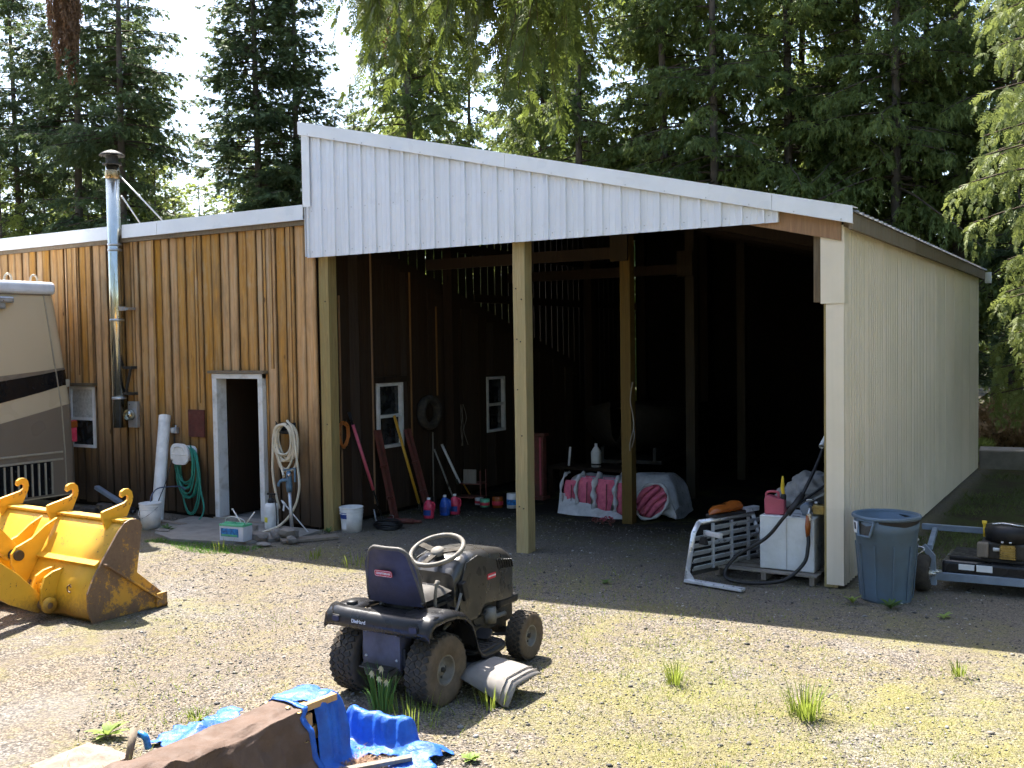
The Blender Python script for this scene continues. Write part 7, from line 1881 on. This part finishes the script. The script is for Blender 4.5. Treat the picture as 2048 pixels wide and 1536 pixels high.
right = [
    (K_fir, (-10.9, 26.2, 0), 1.2, 1.0, 'drooping fir left of centre in the dense stand above the roof'),
    (K_fir2, (-9.2, 25.4, 0), 3.4, 0.98, 'drooping fir in front of the dense stand above the roof middle'),
    (K_fir, (-7.6, 26.6, 0), 5.5, 1.03, 'dark fir above the right third of the roof edge'),
    (K_fir2, (-6.1, 27.2, 0), 0.3, 1.0, 'fir with a dark trunk above the end of the roof edge'),
    (K_fir2, (-4.9, 26.4, 0), 2.6, 1.02, 'dark spruce right above the roof corner'),
    (K_fir2, (-3.7, 28.0, 0), 4.4, 1.02, 'shaded fir above the middle of the steel side wall'),
    (K_fir2, (-2.3, 27.0, 0), 1.9, 1.05, 'shaded fir at the back end of the steel side wall'),
    (K_spruce2, (-0.7, 26.2, 0), 3.9, 1.0, 'dark spruce behind the lit cedar at the right edge'),
    (K_fir, (-12.2, 28.6, 0), 0.7, 1.04, 'second row fir seen between the roof middle firs'),
    (K_fir, (-8.4, 30.2, 0), 2.9, 1.05, 'second row fir in the gap above the right half of the roof'),
    (K_spruce2, (-5.0, 31.0, 0), 5.0, 1.1, 'second row spruce behind the roof corner'),
    (K_fir2, (-1.8, 31.5, 0), 0.1, 1.1, 'second row fir behind the back end of the side wall'),
    (K_spruce, (1.2, 29.0, 0), 1.4, 1.0, 'dark spruce beyond the right edge behind the cedar'),
]
tree_objs += [plant_tree('conifer_tree', lb, k, l, r_, s_, SH) for k, l, r_, s_, lb in right]
rt = random.Random(5)
def polar(u, d):
    """ground point at bearing u (0 = left end of the view, 1 = right end) and distance d"""
    th = _yaw - math.atan((u - 0.5) * 2048 / 2021.0)
    return (-d * math.sin(th), d * math.cos(th), 0)
side = [(4.6, 9.0), (6.0, 12.5), (4.2, 15.5), (5.8, 18.5), (3.8, 21.5), (5.2, 24.5), (7.5, 15.0), (8.0, 21.0)]  # trees out of view, added to cut sky light on the side wall
for i, (x_, y_) in enumerate(side):
    plant_tree('conifer_tree', 'unseen conifer added right of the barn to shade the side wall, ' + ['nearest', 'second', 'third', 'fourth', 'fifth', 'sixth', 'inner near', 'inner far'][i] + ' one', (K_fir_far, K_spr_far)[i % 2], (x_, y_, 0), rt.random() * 6, 0.9, SH)
behind = [(-13.0, -6.0), (-9.0, -8.5), (-5.5, -6.5), (-2.0, -9.0), (1.5, -7.0), (5.0, -8.5), (8.0, -4.0), (6.5, 2.5), (-16.5, -3.0), (-19.0, 2.0), (-7.0, -12.0), (3.0, -12.5)]  # trees out of view, added to darken sky reflections and fill light
for i, (x_, y_) in enumerate(behind):
    plant_tree('conifer_tree', 'unseen conifer added behind the viewer to block sky light, ' + ['first', 'second', 'third', 'fourth', 'fifth', 'sixth', 'seventh', 'eighth', 'ninth', 'tenth', 'eleventh', 'twelfth'][i] + ' one', (K_spr_far, K_fir_far)[i % 2], (x_, y_, 0), rt.random() * 6, 0.85, SH)
yl = [(0.005, 36, 0.95), (0.05, 39, 1.05), (0.09, 35, 0.85), (0.135, 38, 1.05), (0.155, 34, 0.95), (0.175, 37, 0.9), (0.20, 40, 1.0), (0.225, 35, 0.75), (0.265, 37, 1.0), (0.315, 35, 0.85), (0.335, 38, 1.0), (0.36, 35, 0.95), (0.385, 39, 1.1), (0.43, 38, 1.0), (0.47, 40, 1.0), (0.53, 36, 0.9), (0.545, 41, 1.1), (0.60, 40, 1.0), (0.66, 40, 1.0), (0.74, 38, 0.95), (0.79, 41, 1.0), (0.84, 38, 0.9), (0.90, 40, 0.95), (0.97, 37, 0.9), (0.03, 41, 1.2), (0.075, 42, 1.25), (0.115, 41, 1.2), (0.165, 43, 1.15), (0.245, 42, 1.2), (0.29, 41, 1.1)]
ylab = ['at the far left edge', 'left of the bare trunks', 'behind the left spruces', 'left of the stove pipe', 'right of the stove pipe top', 'between stove pipe and full spruce', 'under the open sky gap', 'at the left foot of the full spruce', 'behind the full spruce', 'just left of the gable peak', 'right behind the gable peak', 'right of the gable peak', 'left of the thick fir trunk', 'right of the thick fir trunk', 'behind the first third of the roof edge', 'below the hanging cedar boughs', 'right of the long hanging bough', 'behind the roof middle', 'in the gap past the roof middle', 'behind the right half of the roof edge', 'left of the roof corner', 'right of the roof corner', 'above the steel side wall', 'behind the lit cedar', 'in the second row at the far left', 'in the second row between the left spruces', 'in the second row behind the stove pipe', 'in the second row in the sky gap', 'in the second row behind the full spruce', 'in the second row left of the gable']
for (u_, d_, s_), lb in zip(yl, ylab):
    plant_tree('young_tree', 'bright yellow green young tree ' + lb, K_young, polar(u_, d_), rt.random() * 6, s_, 'sunlit young trees behind the dark conifers')
back = [(0.40, 39, 'behind the gable peak firs'), (0.46, 42, 'behind the hanging boughs, left'), (0.52, 40, 'behind the hanging boughs, middle'), (0.565, 43, 'behind the hanging boughs, right')]
for i, (u_, d_, lb) in enumerate(back):
    plant_tree('conifer_tree', 'back row conifer ' + lb, (K_fir_far, K_spr_far)[i % 2], polar(u_, d_), rt.random() * 6, rt.uniform(0.95, 1.1), SH)
for i in range(26):
    u_ = -0.03 + 1.06 * i / 25 + rt.uniform(-.008, .008); gap_ = 0.13 < u_ < 0.19 or 0.29 < u_ < 0.35
    d_ = rt.uniform(46, 60)
    plant_tree('far_tree', 'distant tree at the back of the wood seen through gaps', K_young if gap_ or rt.random() < 0.3 else rt.choice([K_fir_far, K_spr_far]), polar(u_, d_), rt.random() * 6, (rt.uniform(1.15, 1.4) if gap_ else rt.uniform(0.8, 1.0)), 'distant trees at the back of the wood')
# dead bough on the second spruce
def hanging(name, pts_list, mat, parent, seed, step=0.035, ln=0.09, wd=0.012, spread=0.5, off=(0, 0, 0)):
    rg_ = np.random.default_rng(seed); P = []; D = []; Ln = []
    for pts in pts_list:
        sp = np.array([tuple(p) for p in spline(pts, 10)])
        seg = np.linalg.norm(np.diff(sp, axis=0), axis=1); n = max(int(seg.sum() / step), 4)
        cum = np.concatenate([[0], np.cumsum(seg)]); u = np.linspace(0, cum[-1], n)
        q = np.stack([np.interp(u, cum, sp[:, k]) for k in range(3)], 1)
        dr = norm(np.gradient(q, axis=0))
        for s in (1, -1):
            a = rg_.random(n) * 6.28
            out = np.stack([np.cos(a), np.sin(a), -0.4 * np.ones(n)], 1)
            P.append(q); D.append(norm(dr * 0.7 + out * spread)); Ln.append(ln * (0.6 + 0.8 * rg_.random(n)) * np.clip(1.25 - u / cum[-1] * 0.7, 0.4, 1.2))
    P = np.concatenate(P); D = np.concatenate(D); Ln = np.concatenate(Ln)
    # each frond: leaflets alternately along it
    Pp = []; Dd = []; Ll = []
    for k in range(5):
        f = k / 5
        base_ = P + D * (Ln * f)[:, None]
        Pp.append(base_); Dd.append(norm(D + rg_.normal(size=D.shape) * 0.12)); Ll.append(Ln * (0.75 - 0.45 * f))
    Pp = np.concatenate(Pp); Dd = np.concatenate(Dd); Ll = np.concatenate(Ll)
    me = sprays(Pp, Dd, Ll, np.full(len(Pp), wd), 0.65, mat, name, seed + 5)
    return piece(name, me, parent, off)
rh = random.Random(8)
db = []
for k in range(26):
    x_, y_ = rh.gauss(0, 0.22), rh.gauss(0, 0.22); zt = 13.6 + rh.uniform(-.3, .6)
    db.append([(x_, y_, zt), (x_ * .9, y_ * .9, zt - 0.9), (x_ * .5 + .05, y_ * .6, zt - 1.8 - rh.random() * 1.0)])
_w = Vector((-25.0, 17.8, 0)) - tree_objs[1].location; _w = Matrix.Rotation(-tree_objs[1].rotation_euler.z, 3, 'Z') @ _w / tree_objs[1].scale.x
hanging('dead_bough', db, M['dead'], tree_objs[1], 3, step=0.10, ln=0.26, wd=0.018, spread=0.35, off=(_w.x, _w.y, -1.2))
m = MB(); m.tube([(0, 0, 13.2), (_w.x * .6, _w.y * .6, 13.4), (_w.x, _w.y, 12.6)], [0.05, 0.035, 0.02], 6); m.build('dead_limb', M['twig'], tree_objs[1])

# overhanging cedar above the camera
oc = thing('overhanging_cedar', 'cedar boughs hanging into the top of the picture in front of the roof', 'tree', (2.6, -2.4, 0), world=True)
m = MB(); m.tube([(2.6, -2.4, -0.2), (2.55, -2.35, 3), (2.5, -2.3, 7), (2.5, -2.2, 12)], [0.32, 0.25, 0.18, 0.06], 14); m.build('trunk', M['bark'], oc)
limbs_ = [[(2.5, -2.3, 6.2), (0.6, 0.6, 6.6), (-1.8, 3.6, 6.0), (-3.4, 5.2, 5.5), (-4.9, 6.3, 5.25)], [(2.5, -2.3, 5.7), (0.9, 0.9, 6.1), (-1.0, 3.6, 5.7), (-2.2, 5.0, 5.35), (-3.0, 5.9, 5.15)], [(2.5, -2.3, 6.8), (0.2, 0.8, 7.0), (-2.6, 3.8, 6.3), (-4.4, 5.1, 5.6), (-5.3, 5.5, 5.35)]]
m = MB()
for L_ in limbs_: sp = spline(L_, 8); m.tube(sp, [0.06 * (1 - 0.8 * i / len(sp)) for i in range(len(sp))], 7)
m.build('limb', M['bark'], oc)
def bottom(px):     # how far the fringe hangs, by x at y ~ 5.5
    pts = [(-5.1, 4.55), (-4.9, 4.25), (-4.6, 4.05), (-4.3, 3.95), (-4.05, 4.1), (-3.8, 3.98), (-3.55, 4.05), (-3.35, 3.98), (-3.16, 3.70), (-3.05, 3.95), (-2.9, 4.0), (-2.72, 4.2), (-2.5, 4.5), (-2.2, 4.6)]
    return float(np.interp(px, [p[0] for p in pts], [p[1] for p in pts]))
def fronds(name, strands, mat, parent, seed, step=0.075, fl=0.26, lw=0.0068, nl=8, outw=0.65):
    """flat cedar sprays set along hanging strands: each has leaflets to both sides"""
    rg_ = np.random.default_rng(seed); P = []; D = []; Ln = []
    for pts in strands:
        sp = np.array([tuple(p) for p in spline(pts, 8)]); seg = np.linalg.norm(np.diff(sp, axis=0), axis=1); cum = np.concatenate([[0], np.cumsum(seg)])
        n = max(int(cum[-1] / step), 3); u = np.linspace(0.02, cum[-1], n)
        q = np.stack([np.interp(u, cum, sp[:, k]) for k in range(3)], 1); dr = norm(np.gradient(q, axis=0))
        for s_ in (0, math.pi):
            a = rg_.random() * 6.28 + s_ + rg_.normal(size=n) * 0.5
            out = np.stack([np.cos(a), np.sin(a), -0.25 * np.ones(n)], 1)
            P.append(q); D.append(norm(dr * 0.75 + out * outw + rg_.normal(size=(n, 3)) * 0.1)); Ln.append(fl * (0.6 + 0.6 * rg_.random(n)) * np.clip(1.15 - 0.6 * u / cum[-1], 0.45, 1.1))
        P.append(q[-1:]); D.append(dr[-1:]); Ln.append(np.array([fl * 0.8]))
    P = np.concatenate(P); D = np.concatenate(D); Ln = np.concatenate(Ln); n = len(P)
    side = norm(np.cross(D, rg_.normal(size=(n, 3)) * 0.45 + np.array([0.3, 1.0, 0.2]))); up_ = norm(np.cross(side, D))
    Vq = []
    def kite(b, d, l, w):
        wv = norm(np.cross(d, up_)) * w
        Vq.append(np.stack([b, b + d * (l * 0.4)[:, None] + wv, b + d * l[:, None], b + d * (l * 0.4)[:, None] - wv], 1))
    kite(P, D, Ln, lw * 0.6)
    for k in range(nl):
        f = (k + 0.5) / nl; droop_ = np.array([0, 0, -1.0]) * (0.10 * f * f)
        for s_ in (1, -1):
            b = P + (D + droop_) * (Ln * f)[:, None]
            d = norm(D * 0.75 + side * s_ * 0.62 + np.array([0, 0, -0.12]) + rg_.normal(size=(n, 3)) * 0.07)
            kite(b, d, Ln * (0.34 * (1 - f) + 0.10) * (0.8 + 0.4 * rg_.random(n)), lw)
    v = np.concatenate(Vq, 0); f = np.arange(len(v) * 4)
    return piece(name, np_mesh(name, v.reshape(-1, 3), f, 4, mat), parent)
st = []
for k in range(120):
    yy = 5.5 + rh.uniform(-.6, .9); x5 = rh.uniform(-4.58, -2.45)
    if -2.80 < x5 < -2.66 and rh.random() < 0.7: continue
    zb = 2.5 + (bottom(x5) - 2.5) * yy / 5.5 + rh.random() ** 0.6 * 0.75 + 0.12
    zt = 5.25 + rh.uniform(-.1, .15); x2 = x5 * (yy / 5.5)
    if zb > zt - 0.2: continue
    st.append([(x2, yy, zt), (x2 + rh.uniform(-.12, .12), yy + rh.uniform(-.1, .1), zt * .55 + zb * .45), (x2 + rh.uniform(-.2, .2), yy + rh.uniform(-.12, .12), zb)])
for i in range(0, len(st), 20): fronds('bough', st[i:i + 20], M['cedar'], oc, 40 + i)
m = MB()
for s_ in st: m.tube([tuple(p) for p in s_], [0.006, 0.004, 0.002], 4, cap=False)
m.build('twigs', M['twig'], oc)['kind'] = 'stuff'
br = [s_ for s_ in st if rh.random() < 0.14]
hanging('dry_cones', [[(s_[1][0], s_[1][1], s_[1][2]), (s_[1][0] + .02, s_[1][1], s_[1][2] - .12), (s_[1][0], s_[1][1], s_[1][2] - 0.3)] for s_ in br], M['dead'], oc, 77, step=0.05, ln=0.05, wd=0.008, spread=0.8)
# sunlit cedar whose limbs reach in at the right edge
ce = thing('cedar_tree', 'sunlit drooping cedar at the right edge beside the steel wall', 'tree', (0.1, 17.6, 0), world=True)
m = MB(); m.tube([(0.1, 17.6, -0.2), (0.08, 17.6, 4), (0.11, 17.62, 9), (0.1, 17.6, 12.5)], [0.24, 0.19, 0.11, 0.03], 12); m.build('trunk', M['bark'], ce)
limb_st = []
for k in range(64):
    z0 = 1.6 + 8.4 * k / 63; az = (k * 2.4) % 6.283; L = 2.35 * rh.uniform(.75, 1.08)
    if k % 3: az = math.pi + rh.uniform(-.9, .9)          # more limbs towards the clearing
    L = min(L, 1.85 if z0 < 4.4 else 2.5)
    p = [Vector((0.1 + math.cos(az) * L * f, 17.6 + math.sin(az) * L * f, z0 + 0.25 * L * f - 0.42 * L * f * f + 0.10 * L * f ** 3)) for f in (0, .25, .5, .75, 1.0)]
    m = MB(); sp_ = spline(p, 5); m.tube(sp_, [0.03 * (1 - .85 * i / len(sp_)) + .003 for i in range(len(sp_))], 5); m.build('limb', M['twig'], ce)
    for f in np.linspace(0.22, 1.0, int(6 + L * 5)):
        i = min(int(f * (len(sp_) - 1)), len(sp_) - 1); b = sp_[i]; l = rh.uniform(.25, .75) * (1.15 - .5 * f); dx, dy = rh.uniform(-.16, .16) + 0.1 * math.cos(az), rh.uniform(-.16, .16) + .1 * math.sin(az)
        limb_st.append([tuple(b), (b.x + dx, b.y + dy, b.z - l * .4), (b.x + dx * 1.3, b.y + dy * 1.3, b.z - l)])
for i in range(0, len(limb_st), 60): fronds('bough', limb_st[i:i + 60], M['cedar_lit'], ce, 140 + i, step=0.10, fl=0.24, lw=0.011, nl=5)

# ================================================================ plants in the yard
def tuft(name, label, loc, n, h, spread, mat, seed, lean=0.45, w=0.005, cat='plant', group=None):
    rg_ = np.random.default_rng(seed); a = rg_.random(n) * 6.28; r_ = rg_.random(n) ** .5 * spread * .25
    hh = h * (0.5 + 0.5 * rg_.random(n)); ln_ = lean * (0.3 + 0.9 * rg_.random(n)); nseg = 4
    base_ = np.stack([np.cos(a) * r_, np.sin(a) * r_, np.zeros(n)], 1); out = np.stack([np.cos(a), np.sin(a), np.zeros(n)], 1); sd = np.stack([-np.sin(a), np.cos(a), np.zeros(n)], 1)
    rows = []
    for k in range(nseg + 1):
        f = k / nseg; c = base_ + out * (ln_ * hh * f ** 1.8)[:, None] + np.array([0, 0, 1.0]) * (hh * f * (1 - 0.25 * f * ln_))[:, None]
        ww = w * (1 - f) ** .6 * (1 if f < 1 else 0)
        rows.append((c + sd * ww, c - sd * ww))
    v = np.stack([p for pr in rows for p in pr], 1).reshape(-1, 3)
    f = []
    for k in range(nseg): f.append([2 * k, 2 * k + 1, 2 * k + 3, 2 * k + 2])
    f = (np.array(f)[None] + (np.arange(n) * (2 * nseg + 2))[:, None, None]).ravel()
    o = bpy.data.objects.new(name, np_mesh(name, v, f, 4, mat)); COL.objects.link(o); o.location = loc
    return tag(o, label, cat, group)
tg_ = 'grass tufts in the gravel'
tuft('grass_tuft', 'largest bright green grass tuft in the near right of the yard', (-1.82, 6.66, 0), 80, 0.26, 0.5, M['grass'], 1, 0.6, 0.006, 'grass tuft', tg_)
tuft('grass_tuft', 'bright grass tuft in the sun right of the mower', (-2.82, 6.85, 0), 45, 0.20, 0.3, M['grass'], 2, 0.5, 0.005, 'grass tuft', tg_)
tuft('grass_tuft', 'small grass tuft at the right edge of the sunlit gravel', (-1.05, 8.0, 0), 30, 0.14, 0.2, M['grass'], 3, 0.5, 0.005, 'grass tuft', tg_)
tuft('grass_tuft', 'small yellow green tuft above the blue tarp on the left', (-5.35, 4.62, 0), 40, 0.09, 0.3, M['grass'], 4, 0.8, 0.005, 'grass tuft', tg_)
tuft('grass_tuft', 'grass tuft under the mower chute', (-3.75, 5.80, 0), 40, 0.20, 0.5, M['grass'], 5, 0.4, 0.004, 'grass tuft', tg_)
tuft('grass_tuft', 'grass sprouting at the foot of the mower right rear wheel', (-4.05, 5.28, 0), 60, 0.20, 0.9, M['grass'], 6, 0.4, 0.004, 'grass tuft', tg_)
tuft('grass_tuft', 'low grass tuft at the bottom right of the yard', (-1.9, 5.35, 0), 40, 0.12, 0.5, M['grass'], 7, 0.8, 0.006, 'grass tuft', tg_)
tuft('grass_tuft', 'thin tuft where the shadow edge meets the sun before the pad', (-8.2, 8.9, 0), 24, 0.16, 0.5, M['grass'], 9, 0.4, 0.005, 'grass tuft', tg_)
tuft('grass_tuft', 'thin tuft at the shadow edge below the battery', (-9.6, 8.75, 0), 20, 0.17, 0.6, M['grass'], 10, 0.4, 0.005, 'grass tuft', tg_)
tuft('grass_tuft', 'thin tuft at the shadow edge below the left post', (-7.5, 8.85, 0), 26, 0.18, 0.8, M['grass'], 14, 0.4, 0.005, 'grass tuft', tg_)
# daffodils
t = thing('daffodil_clump', 'clump of upright leaves with pale flowers behind the mower', 'flowers', (-4.34, 5.34, 0))
o = tuft('leaves', None, (0, 0, 0), 60, 0.36, 0.35, leaf_mat('daffodil_leaf', (0.06, 0.15, 0.03), (0.13, 0.24, 0.06), 0.35), 8, 0.35, 0.007, None); o.parent = t
for k, (dx, dy, hz) in enumerate(((-0.05, -0.02, 0.27), (0.03, -0.04, 0.25), (0.0, 0.02, 0.30), (0.06, 0.0, 0.22))):
    m = MB(); m.tube([(dx * .3, dy * .3, 0), (dx * .8, dy * .8, hz * .7), (dx, dy, hz)], 0.003, 5); m.build('stem', M['grass'], t)
    m = MB(); c = Vector((dx, dy - 0.01, hz))
    for j in range(6):
        a = j * math.pi / 3 + k; d1 = Vector((math.cos(a), -0.35, math.sin(a))).normalized(); d2 = Vector((-math.sin(a), 0, math.cos(a)))
        m.add([c, c + d1 * 0.015 + d2 * 0.008 + Vector((0, 0, -.008)), c + d1 * 0.030 + Vector((0, 0, -.02)), c + d1 * 0.015 - d2 * 0.008], [(0, 1, 2, 3)])
    m.build('flower', M['petal'], t)
# leafy weeds
def weed(label, loc, n, l, w, mat, seed, el=0.6):
    t = thing('leafy_weed', label, 'weed', loc, 0, 'leafy weeds in the yard'); rw = random.Random(seed)
    me = None
    for k in range(n):
        a = 2.4 * k; e = el + rw.uniform(-.35, .35); ll = l * rw.uniform(.6, 1.05)
        m = MB(); P = []
        for i in range(6):
            f = i / 5; wv = w * math.sin(math.pi * min(1, f * 0.92 + 0.08)) ** .8; rr = ll * f * math.cos(e * (1 - .3 * f)); zz = ll * f * math.sin(e) * (1 - 0.35 * f) + 0.008
            c = Vector((math.cos(a) * rr, math.sin(a) * rr, zz)); s_ = Vector((-math.sin(a), math.cos(a), 0)) * wv
            P.append([c + s_ + Vector((0, 0, wv * .4)), c, c - s_ + Vector((0, 0, wv * .4))])
        m.grid(P); m.build('leaf', mat, t)
    return t
M['weed'] = leaf_mat('weed_leaf', (0.13, 0.21, 0.04), (0.27, 0.34, 0.08), 0.35); M['weed_dark'] = leaf_mat('weed_leaf_dark', (0.05, 0.10, 0.025), (0.11, 0.17, 0.045), 0.35)
weed('broad leaved weed with pale rosette leaves at the lower left', (-5.62, 4.12, 0), 13, 0.17, 0.022, M['weed'], 1)
weed('small leafy weed at the left foot of the trash can', (-2.2, 9.72, 0), 11, 0.13, 0.016, M['weed'], 2, 0.8)
weed('dark leafy weed at the right foot of the trash can', (-1.85, 9.66, 0), 14, 0.16, 0.016, M['weed_dark'], 3, 0.9)
weed('small weed rosette in the shade before the tow mower', (-1.38, 9.58, 0), 9, 0.10, 0.014, M['weed'], 4, 0.5)
weed('leafy weed growing below the white bucket by the pad', (-11.2, 9.25, 0), 12, 0.16, 0.018, M['weed_dark'], 5, 0.8)
weed('small weed in the gravel between the blue tarp and the right edge', (-3.35, 4.95, 0), 9, 0.08, 0.018, M['weed'], 6, 0.6)
weed('little weed at the foot of the left barn post', (-9.12, 10.18, 0), 10, 0.14, 0.012, M['weed_dark'], 7, 1.0)
weed('small weed in the shaded gravel between mower hood and silver rack', (-4.6, 9.35, 0), 8, 0.10, 0.014, M['weed_dark'], 8, 0.5)
# brush behind the concrete blocks
for i, (x_, y_, mt, lb) in enumerate(((-2.3, 23.4, 'brush', 'dry orange brown brush behind the concrete block'), (-0.6, 23.2, 'brush', 'dry brush right of the first concrete block'), (-2.6, 22.3, 'young', 'bright green shrub just past the back corner of the steel wall'), (1.2, 23.6, 'brush', 'dry brush at the right edge beyond the blocks'))):
    rg_ = np.random.default_rng(60 + i); n = 2600; a = rg_.random(n) * 6.28; r_ = rg_.random(n) ** .5 * (1.1 if mt == 'brush' else 0.3); z_ = rg_.random(n) * (1.3 if mt == 'brush' else 0.35) * (1 - 0.5 * r_ / 1.2)
    me = sprays(np.stack([np.cos(a) * r_, np.sin(a) * r_, z_ + .03], 1), norm(rg_.normal(size=(n, 3)) + np.array([0, 0, .3])), 0.10 + 0.12 * rg_.random(n), np.full(n, 0.02), 0.6, M[mt], 'foliage', 5)
    t = thing('shrub', lb, 'shrub', (x_, y_, 0)); piece('foliage', me, t)
    m = MB()
    for k in range(9): a_ = k * .7; m.tube([(0, 0, 0), (0.3 * math.cos(a_), 0.3 * math.sin(a_), 0.5 if mt == 'brush' else .15), (0.7 * math.cos(a_) * (1 if mt == 'brush' else .3), 0.7 * math.sin(a_) * (1 if mt == 'brush' else .3), 0.95 if mt == 'brush' else .3)], [0.012, 0.008, 0.003], 5)
    m.build('stem', M['twig'], t)

for _o in SC.objects:
    if "_world" in _o: del _o["_world"]
